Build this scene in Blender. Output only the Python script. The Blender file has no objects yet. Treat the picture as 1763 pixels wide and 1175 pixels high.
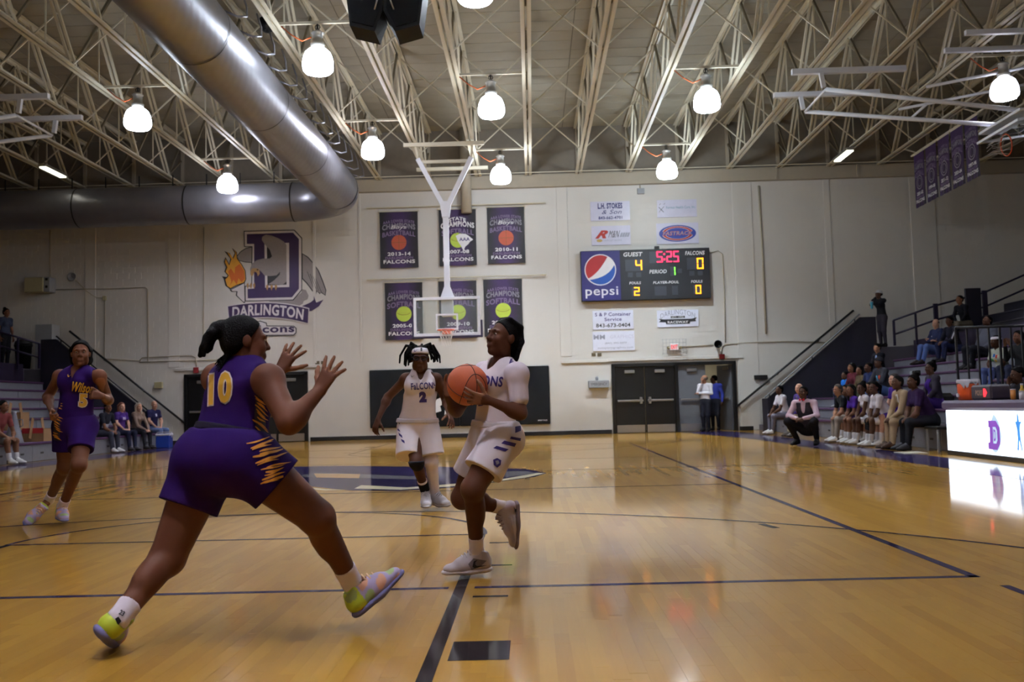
import bpy, bmesh, math, random
import numpy as np
from mathutils import Vector, Matrix
from mathutils.bvhtree import BVHTree
C = bpy.context.scene.collection
SC = bpy.context.scene
random.seed(7)
V = lambda *a: np.array(a, float)
def nrm(v):
    v = np.asarray(v, float); return v / max(1e-9, np.linalg.norm(v))
# ---------------- camera (35 mm lens, low behind the baseline) ----------------
YAW, PITCH, ROLL, FPX, CAMH = .01935, .0671, .02579, 1665., .964
def cam_axes():
    cy, sy, cp, sp = math.cos(YAW), math.sin(YAW), math.cos(PITCH), math.sin(PITCH)
    f = V(-sy*cp, cy*cp, sp); r = V(cy, sy, 0); u = np.cross(r, f)
    cr, sr = math.cos(ROLL), math.sin(ROLL)
    return cr*r - sr*u, sr*r + cr*u, f
CR, CU, CF = cam_axes()
def ray(x, y): return CR*((x-881.5)/FPX) - CU*((y-587.5)/FPX) + CF
def atY(x, y, Y):                       # real point on the depth plane Y seen at photo pixel x, y
    d = ray(x, y); return d*(Y/d[1]) + V(0, 0, CAMH)
def atZ(x, y, z=0.):
    d = ray(x, y); return d*((z-CAMH)/d[2]) + V(0, 0, CAMH)
cam = bpy.data.cameras.new('camera'); camo = bpy.data.objects.new('camera', cam); C.objects.link(camo)
cam.lens = FPX/1763*36; cam.sensor_width = 36; cam.clip_start = .05; cam.clip_end = 200
M = Matrix.Identity(4)
for i in range(3): M[i][0], M[i][1], M[i][2] = CR[i], CU[i], -CF[i]
M[2][3] = CAMH
camo.matrix_world = M
cam.dof.use_dof = True; cam.dof.focus_distance = 6.4; cam.dof.aperture_fstop = 4.0
SC.camera = camo
# ---------------- world, view, lamps ----------------
SC.view_settings.view_transform = 'Standard'; SC.view_settings.look = 'None'
SC.view_settings.exposure = -0.06; SC.view_settings.gamma = 1.0; SC.view_settings.use_curve_mapping = False
w = bpy.data.worlds.new('world'); SC.world = w; w.use_nodes = True
w.node_tree.nodes['Background'].inputs[0].default_value = (.5, .48, .45, 1)
w.node_tree.nodes['Background'].inputs[1].default_value = .004
LAMP_GLOW = 28.      # brightness of the prismatic bowls of the high-bay lamps (the only strong light of the hall)
LENS_GLOW = 960.     # brightness of their open undersides, which send most of the light down
# ---------------- materials ----------------
MATS = {}
def lin(c):
    return tuple(((v/255.)/12.92 if v/255. <= .04045 else ((v/255.+.055)/1.055)**2.4) for v in c)
def mat(name, rgb, rough=.6, metal=0., var=.08, scale=6., bump=0., bscale=60., emit=0., coat=0., spec=.5, alpha=1., trans=0.):
    """procedural surface: colour with soft noise variation, optional fine bump"""
    if name in MATS: return MATS[name]
    m = bpy.data.materials.new(name); m.use_nodes = True; nt = m.node_tree; n = nt.nodes; L = nt.links
    b = n['Principled BSDF']; c = lin(rgb)
    tc = n.new('ShaderNodeTexCoord'); no = n.new('ShaderNodeTexNoise'); no.inputs['Scale'].default_value = scale; no.inputs['Detail'].default_value = 4
    L.new(tc.outputs['Object'], no.inputs['Vector'])
    mx = n.new('ShaderNodeMix'); mx.data_type = 'RGBA'
    mx.inputs[6].default_value = tuple(max(0, v*(1-var)) for v in c) + (1,); mx.inputs[7].default_value = tuple(min(1, v*(1+var)) for v in c) + (1,)
    L.new(no.outputs['Fac'], mx.inputs[0]); L.new(mx.outputs[2], b.inputs['Base Color'])
    b.inputs['Roughness'].default_value = rough; b.inputs['Metallic'].default_value = metal
    b.inputs['Specular IOR Level'].default_value = spec; b.inputs['Coat Weight'].default_value = coat; b.inputs['Coat Roughness'].default_value = .08; b.inputs['Coat IOR'].default_value = 1.3
    if trans: b.inputs['Transmission Weight'].default_value = trans; b.inputs['IOR'].default_value = 1.05
    if emit:
        L.new(mx.outputs[2], b.inputs['Emission Color']); b.inputs['Emission Strength'].default_value = emit
    if bump:
        n2 = n.new('ShaderNodeTexNoise'); n2.inputs['Scale'].default_value = bscale; n2.inputs['Detail'].default_value = 3
        L.new(tc.outputs['Object'], n2.inputs['Vector'])
        bp = n.new('ShaderNodeBump'); bp.inputs['Strength'].default_value = bump; bp.inputs['Distance'].default_value = .01
        L.new(n2.outputs['Fac'], bp.inputs['Height']); L.new(bp.outputs['Normal'], b.inputs['Normal'])
    MATS[name] = m; return m
def vcol_mat(name, rough=.5, spec=.4, sss=0.):
    """colour carried by the mesh itself (skin with lips and palms, shoes)"""
    if name in MATS: return MATS[name]
    m = bpy.data.materials.new(name); m.use_nodes = True; nt = m.node_tree; n = nt.nodes; L = nt.links
    b = n['Principled BSDF']; a = n.new('ShaderNodeAttribute'); a.attribute_name = 'Col'
    tc = n.new('ShaderNodeTexCoord'); no = n.new('ShaderNodeTexNoise'); no.inputs['Scale'].default_value = 9; no.inputs['Detail'].default_value = 5
    L.new(tc.outputs['Object'], no.inputs['Vector'])
    mr = n.new('ShaderNodeMapRange'); mr.inputs[3].default_value = .86; mr.inputs[4].default_value = 1.14; L.new(no.outputs['Fac'], mr.inputs[0])
    vm = n.new('ShaderNodeVectorMath'); vm.operation = 'SCALE'; L.new(a.outputs['Color'], vm.inputs[0]); L.new(mr.outputs[0], vm.inputs['Scale'])
    L.new(vm.outputs[0], b.inputs['Base Color']); b.inputs['Roughness'].default_value = rough; b.inputs['Specular IOR Level'].default_value = spec
    MATS[name] = m; return m
# ---------------- object helpers ----------------
ROOT = {}                                # world position of every root, children are stored relative to it
def tagp(o, label=None, cat=None, group=None, kind=None):
    if label: o['label'] = label
    if cat: o['category'] = cat
    if group: o['group'] = group
    if kind: o['kind'] = kind
    return o
def thing(name, loc, label, cat, group=None):
    o = bpy.data.objects.new(name, None); C.objects.link(o); o.location = tuple(loc); o.empty_display_size = .1
    ROOT[o] = np.array(loc, float); return tagp(o, label, cat, group)
def link_mesh(name, me, m, parent=None, loc=None):
    o = bpy.data.objects.new(name, me); C.objects.link(o)
    if m is not None and len(me.materials) == 0: me.materials.append(m)
    if parent is not None: o.parent = parent; ROOT[o] = ROOT[parent]
    else:
        ROOT[o] = V(0, 0, 0) if loc is None else np.array(loc, float); o.location = tuple(ROOT[o])
    return o
def mesh_from(name, verts, faces, smooth=False):
    me = bpy.data.meshes.new(name); me.from_pydata([tuple(v) for v in verts], [], faces); me.update()
    if smooth: me.shade_smooth()
    return me
def frame_of(d):
    d = nrm(d); a = V(0, 0, 1) if abs(d[2]) < .9 else V(1, 0, 0)
    u = nrm(np.cross(a, d)); return u, np.cross(d, u)
class MB:
    def __init__(s): s.v, s.f = [], []
    def add(s, vs, fs):
        k = len(s.v); s.v += [tuple(map(float, p)) for p in vs]; s.f += [tuple(i+k for i in f) for f in fs]; return s
    def box(s, x0, x1, y0, y1, z0, z1, c=0.):
        """box, optionally with chamfered edges (c)"""
        if not c:
            return s.add([(x, y, z) for x in (x0, x1) for y in (y0, y1) for z in (z0, z1)],
                         [(0, 1, 3, 2), (4, 6, 7, 5), (0, 4, 5, 1), (2, 3, 7, 6), (0, 2, 6, 4), (1, 5, 7, 3)])
        vs, idx = [], {}
        X, Y, Z = (x0, x1), (y0, y1), (z0, z1)
        for i in (0, 1):
            for j in (0, 1):
                for k in (0, 1):
                    p = (X[i], Y[j], Z[k]); q = [c if e == 0 else -c for e in (i, j, k)]
                    for ax in range(3):
                        idx[i, j, k, ax] = len(vs); vs.append(tuple(p[a] + (q[a] if a != ax else 0) for a in range(3)))
        fs = []
        for ax in range(3):
            for e in (0, 1):
                a, b = [t for t in range(3) if t != ax]; lp = []
                for (m_, n_) in ((0, 0), (1, 0), (1, 1), (0, 1)):
                    t = [0, 0, 0]; t[ax] = e; t[a] = m_; t[b] = n_; lp.append(idx[t[0], t[1], t[2], ax])
                if (e == 0) == (ax != 1): lp = lp[::-1]
                fs.append(tuple(lp))
        for ax in range(3):
            a, b = [t for t in range(3) if t != ax]
            for (m_, n_) in ((0, 0), (1, 0), (1, 1), (0, 1)):
                t = [0, 0, 0]; t[a] = m_; t[b] = n_; t2 = list(t); t2[ax] = 1
                lp = [idx[t[0], t[1], t[2], a], idx[t2[0], t2[1], t2[2], a], idx[t2[0], t2[1], t2[2], b], idx[t[0], t[1], t[2], b]]
                fs.append(tuple(lp))
        for key in [(i, j, k) for i in (0, 1) for j in (0, 1) for k in (0, 1)]:
            fs.append(tuple(idx[key + (ax,)] for ax in range(3)))
        return s.add(vs, fs)
    def bar(s, a, b, w, h=None, up=None):
        """square bar from a to b"""
        a, b = np.array(a, float), np.array(b, float); h = h or w; d = nrm(b-a)
        if up is None: u, v = frame_of(d)
        else: u = nrm(np.cross(up, d)); v = np.cross(d, u)
        vs = [p + u*sx*w/2 + v*sy*h/2 for p in (a, b) for sx, sy in ((-1, -1), (1, -1), (1, 1), (-1, 1))]
        return s.add(vs, [(3, 2, 1, 0), (4, 5, 6, 7), (0, 1, 5, 4), (1, 2, 6, 5), (2, 3, 7, 6), (3, 0, 4, 7)])
    def tube(s, pts, r, n=10, closed=False, caps=True):
        pts = [np.array(p, float) for p in pts]; m = len(pts); rs = r if isinstance(r, (list, tuple)) else [r]*m
        vs, fs = [], []; u = None
        for i, p in enumerate(pts):
            if closed: d = pts[(i+1) % m] - pts[i-1]
            else: d = pts[min(i+1, m-1)] - pts[max(i-1, 0)]
            d = nrm(d)
            if u is None: u, v = frame_of(d)
            else:
                u = nrm(u - d*np.dot(u, d)); v = np.cross(d, u)
            for k in range(n):
                a = 2*math.pi*k/n; vs.append(p + (u*math.cos(a) + v*math.sin(a))*rs[i])
        for i in range(m if closed else m-1):
            j = (i+1) % m
            for k in range(n): fs.append((i*n+k, i*n+(k+1) % n, j*n+(k+1) % n, j*n+k))
        if caps and not closed: fs += [tuple(range(n))[::-1], tuple((m-1)*n+k for k in range(n))]
        return s.add(vs, fs)
    def lathe(s, prof, c=(0, 0, 0), n=20, axis=2, caps=True):
        vs, fs = [], []; m = len(prof)
        for r, z in prof:
            for k in range(n):
                a = 2*math.pi*k/n; p = [r*math.cos(a), r*math.sin(a), z]
                if axis == 1: p = [p[0], p[2], -p[1]]
                if axis == 0: p = [p[2], p[0], p[1]]
                vs.append((p[0]+c[0], p[1]+c[1], p[2]+c[2]))
        for i in range(m-1):
            for k in range(n): fs.append((i*n+k, i*n+(k+1) % n, (i+1)*n+(k+1) % n, (i+1)*n+k))
        if caps and prof[0][0] > 1e-6: fs.append(tuple(range(n))[::-1])
        if caps and prof[-1][0] > 1e-6: fs.append(tuple((m-1)*n+k for k in range(n)))
        return s.add(vs, fs)
    def prism(s, pts, o, ex, ey, ez, d):
        """polygon (list of 2-D points) in frame o, ex, ey pushed out by d along ez"""
        o, ex, ey, ez = (np.array(t, float) for t in (o, ex, ey, ez)); n = len(pts)
        A = [o + ex*p[0] + ey*p[1] for p in pts]; B = [p + ez*d for p in A]
        return s.add(A+B, [tuple(range(n))[::-1], tuple(range(n, 2*n))] + [(i, (i+1) % n, n+(i+1) % n, n+i) for i in range(n)])
    def obj(s, name, m, parent=None, smooth=False, **t):
        if parent is not None: off = ROOT[parent]
        else: off = V(*np.mean(np.array(s.v), axis=0)); off[2] = min(p[2] for p in s.v)
        me = mesh_from(name, [(p[0]-off[0], p[1]-off[1], p[2]-off[2]) for p in s.v], s.f, smooth)
        o = link_mesh(name, me, m, parent, off if parent is None else None)
        return tagp(o, **t)
def smooth_by_angle(o, deg=40):
    o.data.shade_smooth()
    bm = bmesh.new(); bm.from_mesh(o.data); lim = math.radians(deg)
    for e in bm.edges:
        if len(e.link_faces) == 2 and e.calc_face_angle(0) > lim: e.smooth = False
    bm.to_mesh(o.data); bm.free(); return o
def copy_tree(o, loc, label=None, group=None):
    r = o.copy(); C.objects.link(r); r.location = tuple(loc); ROOT[r] = np.array(loc, float)
    if label: r['label'] = label
    if group: r['group'] = group
    for ch in list(o.children):
        c = ch.copy(); C.objects.link(c); c.parent = r; ROOT[c] = ROOT[r]
        for g in list(ch.children):
            d = g.copy(); C.objects.link(d); d.parent = c; ROOT[d] = ROOT[r]
    return r
# ---------------- lettering and flat marks ----------------
_tx = {}
def text_mesh(s, bold=.0, shear=0.):
    """outline of a string scaled into the unit box (0..1, 0..1)"""
    k = (s, bold, shear)
    if k not in _tx:
        cu = bpy.data.curves.new('lettering', 'FONT'); cu.body = s; cu.size = 1.; cu.offset = bold; cu.shear = shear; cu.resolution_u = 3; cu.space_character = 1.05+bold
        ob = bpy.data.objects.new('lettering', cu); C.objects.link(ob)
        me = bpy.data.meshes.new_from_object(ob); bpy.data.objects.remove(ob); bpy.data.curves.remove(cu)
        v = np.zeros(len(me.vertices)*3); me.vertices.foreach_get('co', v); v = v.reshape(-1, 3)[:, :2]
        f = [tuple(p.vertices) for p in me.polygons]; bpy.data.meshes.remove(me)
        lo, hi = v.min(0), v.max(0); _tx[k] = ((v-lo)/np.maximum(hi-lo, 1e-6), f)
    return _tx[k]
WALL = (V(0, 31, 0), V(1, 0, 0), V(0, 0, 1), V(0, -1, 0))
def lettering(parent, s, cx, cy, w, h, m, fr=WALL, lift=.004, bold=.03, shear=0., arch=0., name='lettering'):
    v, f = text_mesh(s, bold, shear); o, ex, ey, n = fr
    x = (v[:, 0]-.5)*w; y = (v[:, 1]-.5)*h - arch*((2*x/w)**2)
    P = o + np.outer(x+cx, ex) + np.outer(y+cy, ey) + n*lift
    mb = MB(); mb.add(P, f); return mb.obj(name, m, parent)
def plate(parent, name, pts, m, fr=WALL, lift=0., d=.004):
    o, ex, ey, n = fr; mb = MB(); mb.prism(pts, o + n*lift, ex, ey, n, d); return mb.obj(name, m, parent)
def disc(cx, cy, rx, ry=None, n=28, a0=0., a1=2*math.pi):
    ry = rx if ry is None else ry
    return [(cx+rx*math.cos(a0+(a1-a0)*i/n), cy+ry*math.sin(a0+(a1-a0)*i/n)) for i in range(n if a1-a0 > 6.28 else n+1)]
def rect(x0, y0, x1, y1): return [(x0, y0), (x1, y0), (x1, y1), (x0, y1)]
def ringm(pts_out, pts_in, fr, lift, d):
    """flat ring between two outlines of equal count"""
    o, ex, ey, n = fr; k = len(pts_out); mb = MB()
    P = [o + ex*p[0] + ey*p[1] + n*(lift+e) for e in (0, d) for q in (pts_out, pts_in) for p in q]
    fs = []
    for i in range(k):
        j = (i+1) % k; fs += [(2*k+i, 2*k+j, 3*k+j, 3*k+i), (i, j, 2*k+j, 2*k+i)[::-1], (k+i, k+j, 3*k+j, 3*k+i)]
    mb.add(P, fs); return mb
def wl(x, y, Y=31.): p = atY(x, y, Y); return p[0], p[2]
# ======================= THE HALL =======================
HX0, HX1, HY0, HY1, HZ = -20.5, 17.5, -5., 31., 9.97
# floor: maple strips running the length of the court
def floor_mat():
    m = bpy.data.materials.new('maple_floor'); m.use_nodes = True; nt = m.node_tree; n = nt.nodes; L = nt.links; b = n['Principled BSDF']
    g = n.new('ShaderNodeNewGeometry'); sp = n.new('ShaderNodeSeparateXYZ'); L.new(g.outputs['Position'], sp.inputs[0])
    def mth(op, a, bb=None):
        t = n.new('ShaderNodeMath'); t.operation = op
        for i, q in enumerate((a, bb)):
            if q is None: continue
            if isinstance(q, (int, float)): t.inputs[i].default_value = q
            else: L.new(q, t.inputs[i])
        return t.outputs[0]
    col = mth('FLOOR', mth('DIVIDE', sp.outputs[0], .064))
    w1 = n.new('ShaderNodeTexWhiteNoise'); w1.noise_dimensions = '1D'; L.new(col, w1.inputs['W'])
    row = mth('FLOOR', mth('DIVIDE', mth('ADD', sp.outputs[1], mth('MULTIPLY', w1.outputs['Value'], 4.)), .95))
    cb = n.new('ShaderNodeCombineXYZ'); L.new(col, cb.inputs[0]); L.new(row, cb.inputs[1])
    w2 = n.new('ShaderNodeTexWhiteNoise'); w2.noise_dimensions = '3D'; L.new(cb.outputs[0], w2.inputs['Vector'])
    no = n.new('ShaderNodeTexNoise'); no.inputs['Scale'].default_value = 1.; no.inputs['Detail'].default_value = 6
    mp = n.new('ShaderNodeMapping'); mp.inputs['Scale'].default_value = (60, 3, 1); L.new(g.outputs['Position'], mp.inputs[0]); L.new(mp.outputs[0], no.inputs['Vector'])
    n3 = n.new('ShaderNodeTexNoise'); n3.inputs['Scale'].default_value = .8; n3.inputs['Detail'].default_value = 3; L.new(g.outputs['Position'], n3.inputs['Vector'])
    t = mth('ADD', mth('MULTIPLY', w2.outputs['Value'], .55), mth('ADD', mth('MULTIPLY', no.outputs['Fac'], .3), mth('MULTIPLY', n3.outputs['Fac'], .3)))
    r = n.new('ShaderNodeValToRGB'); r.color_ramp.elements[0].position = .1; r.color_ramp.elements[1].position = 1.
    r.color_ramp.elements[0].color = lin((160, 112, 38)) + (1,); r.color_ramp.elements[1].color = lin((184, 138, 52)) + (1,)
    L.new(t, r.inputs[0]); L.new(r.outputs[0], b.inputs['Base Color'])
    b.inputs['Roughness'].default_value = .42; b.inputs['Specular IOR Level'].default_value = .06
    b.inputs['Coat Weight'].default_value = .8; b.inputs['Coat Roughness'].default_value = .07; b.inputs['Coat IOR'].default_value = 1.3
    n4 = n.new('ShaderNodeTexNoise'); n4.inputs['Scale'].default_value = 1.; n4.inputs['Detail'].default_value = 2
    mp2 = n.new('ShaderNodeMapping'); mp2.inputs['Scale'].default_value = (9, 1.6, 1); L.new(g.outputs['Position'], mp2.inputs[0]); L.new(mp2.outputs[0], n4.inputs['Vector'])
    bp = n.new('ShaderNodeBump'); bp.inputs['Strength'].default_value = .012; bp.inputs['Distance'].default_value = .01; L.new(n4.outputs['Fac'], bp.inputs['Height'])
    L.new(bp.outputs[0], b.inputs['Coat Normal'])
    return m
MFLOOR = floor_mat()
floor = MB().box(HX0, HX1, HY0, 34.5, -.2, 0).obj('floor', MFLOOR, kind='structure')
# the nearest 300 strips as boards of their own (the material carries the same strip grid beyond)
ROOT[floor] = V(*floor.location)
cells = []
for ix in range(-60, 60):
    xx = ix*.064
    st = (math.sin(ix*12.9898)*43758.5453) % 1.
    y = 3.1 + st*.95 - .95
    while y < 7.5:
        cells.append((y + .5*abs(xx), ix, y)); y += .95
cells = sorted(c for c in cells if abs(c[1]*.064) < (c[2]+.95)*.56 and c[2] > 2.6)[:300]
bme = None
for _, ix, y in cells:
    if bme is None:
        q = MB().box(.0005, .0635, .0008, .9492, -.02, .0006); bme = mesh_from('floor_board', q.v, q.f)
    o = link_mesh('floor_board', bme, MFLOOR, floor); o.location = tuple(V(ix*.064, y, 0) - ROOT[floor])
# painted lines (flat paint on the floor)
MLINE = mat('navy_line_paint', (50, 44, 76), .5, spec=0., coat=.6); MDARK = mat('dark_lane_paint', (46, 40, 42), .5, spec=0., coat=.6); MPURP = mat('purple_floor_paint', (52, 44, 84), .5, spec=0., coat=.7)
FLR = (V(0, 0, 0), V(1, 0, 0), V(0, 1, 0), V(0, 0, 1))
def fline(x0, y0, x1, y1, w=.056, m=None, name='court_line', z=.0012):
    a, b = V(x0, y0), V(x1, y1); d = nrm(b-a); p = V(-d[1], d[0])*w/2
    return plate(floor, name, [a-p, b-p, b+p, a+p], m or MLINE, FLR, z, .0004)
def farc(cx, cy, r, a0, a1, w=.056, m=None, n=64):
    a0, a1 = math.radians(a0), math.radians(a1)
    pts = [(cx+(r+w/2)*math.cos(a0+(a1-a0)*i/n), cy+(r+w/2)*math.sin(a0+(a1-a0)*i/n)) for i in range(n+1)]
    pts2 = [(cx+(r-w/2)*math.cos(a0+(a1-a0)*i/n), cy+(r-w/2)*math.sin(a0+(a1-a0)*i/n)) for i in range(n+1)]
    mb = MB(); k = n+1
    mb.add([(p[0], p[1], .0018) for p in pts+pts2], [(i+1, i, k+i, k+i+1) for i in range(n)]); return mb.obj('court_line', m or MLINE, floor)
CXC, BY0, BY1 = -2.22, 1.61, 27.2
FT0, FT1 = BY0+5.79, BY1-5.79
fline(-6.9, 5.24, -.475, 5.24); fline(-.335, 5.24, 2.33, 5.24)           # volleyball end line, cut at the lane
fline(2.31, 5.22, 2.31, 23.4); fline(-6.86, 5.22, -6.86, 23.4)
fline(2.40, 4.86, 2.46, 4.78, .05); fline(2.345, 4.98, 2.345, 4.74, .05)
fline(-6.9, 23.4, 2.33, 23.4); fline(-6.86, 11.3, 2.31, 11.3, .04); fline(-6.86, 17.3, 2.31, 17.3, .04)
fline(-9.84, 14.4, 5.4, 14.4, .05)
for s_, by, ft in ((1, BY0, FT0), (-1, BY1, FT1)):
    fline(CXC+1.81, by, CXC+1.81, ft, .06, MDARK); fline(CXC-1.81, by, CXC-1.81, ft, .06, MDARK)
    fline(CXC-1.83, ft, CXC+1.83, ft, .04); a = 90 if s_ > 0 else 270
    farc(CXC, ft, 1.83, a-90, a+90, .04)
    farc(CXC, by+1.6*s_, 6.02, a-95, a+95, .04)
    for k in (1, -1):
        xk = CXC + 1.87*k
        plate(floor, 'lane_block', [(xk, by+2.14*s_), (xk+.235*k, by+2.14*s_), (xk+.235*k, by+2.44*s_), (xk, by+2.44*s_)][::k*s_], MDARK, FLR, .0014, .0004)
        for q in (3.38, 4.34, 5.31): fline(xk+.02*k, by+q*s_, xk+.2*k, by+q*s_, .04, MDARK)
fline(1.75, 7.62, 1.80, 7.36, .06, MDARK)
# purple border in front of the stands
plate(floor, 'floor_border', [(5.42, -3), (6.32, -3), (6.32, 29), (5.9, 30.9), (4.6, 30.9), (5.42, 24)], MPURP, FLR, .0012, .0004)
plate(floor, 'floor_border', [(-10.85, -3), (-9.85, -3), (-9.85, 29.5), (-10.4, 30.9), (-10.85, 30.9)], MPURP, FLR, .0012, .0004)
# centre-court emblem
MGREYP = mat('grey_floor_paint', (112, 108, 112), .5, spec=0., coat=.7); MCREAM = mat('cream_floor_paint', (206, 190, 150), .45, coat=.7); MGOLDP = mat('gold_floor_paint', (196, 140, 60), .45, coat=.7)
def fp(pts, m, z): plate(floor, 'court_emblem', [tuple(atZ(*p)[:2]) for p in pts][::-1], m, FLR, z, .0003)
fp([(500, 804), (620, 803), (800, 805), (905, 808), (941, 815), (920, 822), (860, 830), (780, 840), (690, 846), (600, 845), (535, 838), (500, 822), (480, 806)], MPURP, .0012)
fp([(622, 836), (700, 840), (790, 833), (868, 825), (925, 815), (938, 815.5), (905, 823), (845, 831), (780, 838), (690, 844), (610, 842)], MCREAM, .0016)
fp([(840, 812), (905, 812), (925, 815), (880, 821), (838, 824)], MGREYP, .0016)
fp([(520, 818), (560, 815), (720, 821), (715, 826), (560, 823), (520, 822)], MGREYP, .0016)
fp([(540, 816), (620, 817), (618, 824), (545, 823)], MGOLDP, .002)
fp([(470, 829), (500, 836), (560, 843), (600, 844), (560, 845), (500, 840), (460, 831)], MCREAM, .0016)
# back wall of painted concrete blocks
MWALL = mat('cream_block_paint', (212, 208, 201), .5, var=.03, scale=2, bump=.15, bscale=220, spec=.4)
DR = (2.57, 6.5, 2.22); DL = (-11.2, -7.2, 2.25)
wb = MB()
for x0, x1, z0, z1 in ((HX0, DL[0], 0, HZ), (DL[0], DL[1], DL[2], HZ), (DL[1], DR[0], 0, HZ), (DR[0], DR[1], DR[2], HZ), (DR[1], HX1, 0, HZ)):
    wb.box(x0, x1, 31.006, 31.3, z0, z1)
wall = wb.obj('wall_back', MWALL, kind='structure')
q = MB().box(.004, .396, -.006, .044, .004, .196); blk = mesh_from('concrete_block', q.v, q.f); blk.materials.append(MWALL)
mbst = MB(); nind = 0
for r in range(40):
    for c in range(-51, 43):
        x = c*.4 + (.2 if r % 2 else 0); z = r*.2
        if any(x+.4 > d0 and x < d1 and z < d2 for d0, d1, d2 in (DR, DL)) or x < HX0 or x+.4 > HX1: continue
        if nind < 300 and -3.0 < x < 1.5 and 2.3 < z < 7.2 or (nind < 300 and 5.8 < x < 8 and 2.4 < z < 7):
            o = link_mesh('concrete_block', blk, None, wall); o.location = tuple(V(x, 31.006, z) - ROOT[wall]); nind += 1
        else: mbst.box(x+.004, x+.396, 31., 31.05, z+.004, z+.196)
mbst.obj('block_field', MWALL, wall, kind='stuff')
# other shell pieces
MSIDE = mat('dim_wall_paint', (196, 186, 170), .6, var=.04)
MB().box(HX0-.3, HX0, HY0, 34.5, 0, HZ).obj('wall_left', MSIDE, kind='structure')
MB().box(HX1, HX1+.3, HY0, 34.5, 0, HZ).obj('wall_right', MSIDE, kind='structure')
MB().box(HX0, HX1, HY0-.3, HY0, 0, HZ).obj('wall_front', MSIDE, kind='structure')
MDECK = mat('roof_deck_paint', (150, 144, 128), .8, var=.22, scale=1.3, bump=.4, bscale=40)
ceil = MB().box(HX0, HX1, HY0, 31, HZ+.012, HZ+.25).obj('ceiling', mat('deck_joint', (96, 90, 78), .9), kind='structure')
q = MB().box(.008, 2.705, .008, .622, 0, .03, .006); pan = mesh_from('deck_panel', q.v, q.f); pan.materials.append(MDECK)
cells = [(x, y) for y in range(16) for x in range(14)]
for x, y in cells:
    o = link_mesh('deck_panel', pan, None, ceil); o.location = tuple(V(HX0+x*2.7143, 31-(y+1)*.63, HZ) - ROOT[ceil])
rest = MB()
for y in range(16, 57):
    for x in range(14):
        X, Y = HX0+x*2.7143, 31-(y+1)*.63; rest.box(X+.008, X+2.705, Y+.008, Y+.622, HZ, HZ+.02)
rest.obj('deck_field', MDECK, ceil, kind='stuff')
# upper band, ledge and bond beam on the back wall
MBEAM = mat('beam_paint', (170, 160, 142), .6, var=.06); MUP = mat('upper_wall_panel', (128, 120, 108), .7, var=.12)
MB().box(HX0, HX1, 30.94, 31.006, 8.42, HZ).obj('trim_1', MUP, kind='structure')
MB().box(HX0, HX1, 30.82, 31.006, 8.0, 8.42, .01).obj('trim_2', MBEAM, kind='structure')
MBB = mat('black_rubber_base', (22, 21, 24), .5)
MB().box(DL[1]+.06, DR[0]-.06, 30.97, 31., 0, .13, .006).obj('baseboard_back', MBB, kind='structure')
MB().box(DR[1]+.06, 7., 30.97, 31., 0, .13, .006).obj('baseboard_right', MBB, kind='structure')
MB().box(-12, DL[0]-.06, 30.97, 31., 0, .13, .006).obj('baseboard_left', MBB, kind='structure')
k = 3
for x0, x1 in ((-14.45, -14.1), (-11.72, -11.35), (6.62, 7.25), (.95, 1.3), (9.55, 9.75), (12.3, 13.1), (-7.0, -6.9), (-5.5, -5.42)):
    MB().box(x0, x1, 30.978, 31., (2.5 if -12 < x0 < 2 else .0), 8.0, .008).obj('trim_%d' % k, MWALL, kind='structure'); k += 1
for x0, x1, z in ((.95, 2.45, 2.28), (-11.5, -6.3, 2.36), (2.45, 6.75, 2.3)):
    MB().box(x0, x1, 30.945, 31., z, z+.1, .008).obj('trim_%d' % k, MWALL, kind='structure'); k += 1
for xx in (.4, 4.9, -3.0, -7.1, 8.0, 10.6):                                # short studs on the bond beam
    MB().box(xx, xx+.07, 30.79, 30.82, 8.0, 8.42).obj('trim_%d' % k, MBEAM, kind='structure'); k += 1
MB().tube([(-1.95, 30.7, 7.2), (-1.95, 30.7, 9.96)], .17, 16).obj('trim_%d' % k, MBEAM, smooth=True, kind='structure'); k += 1
for i in range(-11, 10):                                                     # posts of the upper wall between the joist ends
    MB().box(.07+1.61*i-.05, .07+1.61*i+.05, 30.86, 30.94, 8.42, HZ).obj('trim_%d' % k, MBEAM, kind='structure'); k += 1
# corridor behind the open doors
MCOR = mat('corridor_paint', (190, 184, 162), .6)
MB().box(2.2, 7., 34.2, 34.5, 0, 2.6).box(6.62, 6.9, 31.3, 34.2, 0, 2.6).box(2.2, 2.5, 31.3, 34.2, 0, 2.6).obj('wall_corridor', MCOR, kind='structure')
MB().box(2.2, 7., 31.3, 34.5, 2.6, 2.7).obj('ceiling_corridor', MCOR, kind='structure')
l = bpy.data.lights.new('corridor_light', 'AREA'); l.energy = 14; l.size = .6; l.color = (1, .95, .85); lo = bpy.data.objects.new('corridor_light', l); C.objects.link(lo); lo.location = (5.6, 33, 2.55)
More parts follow.
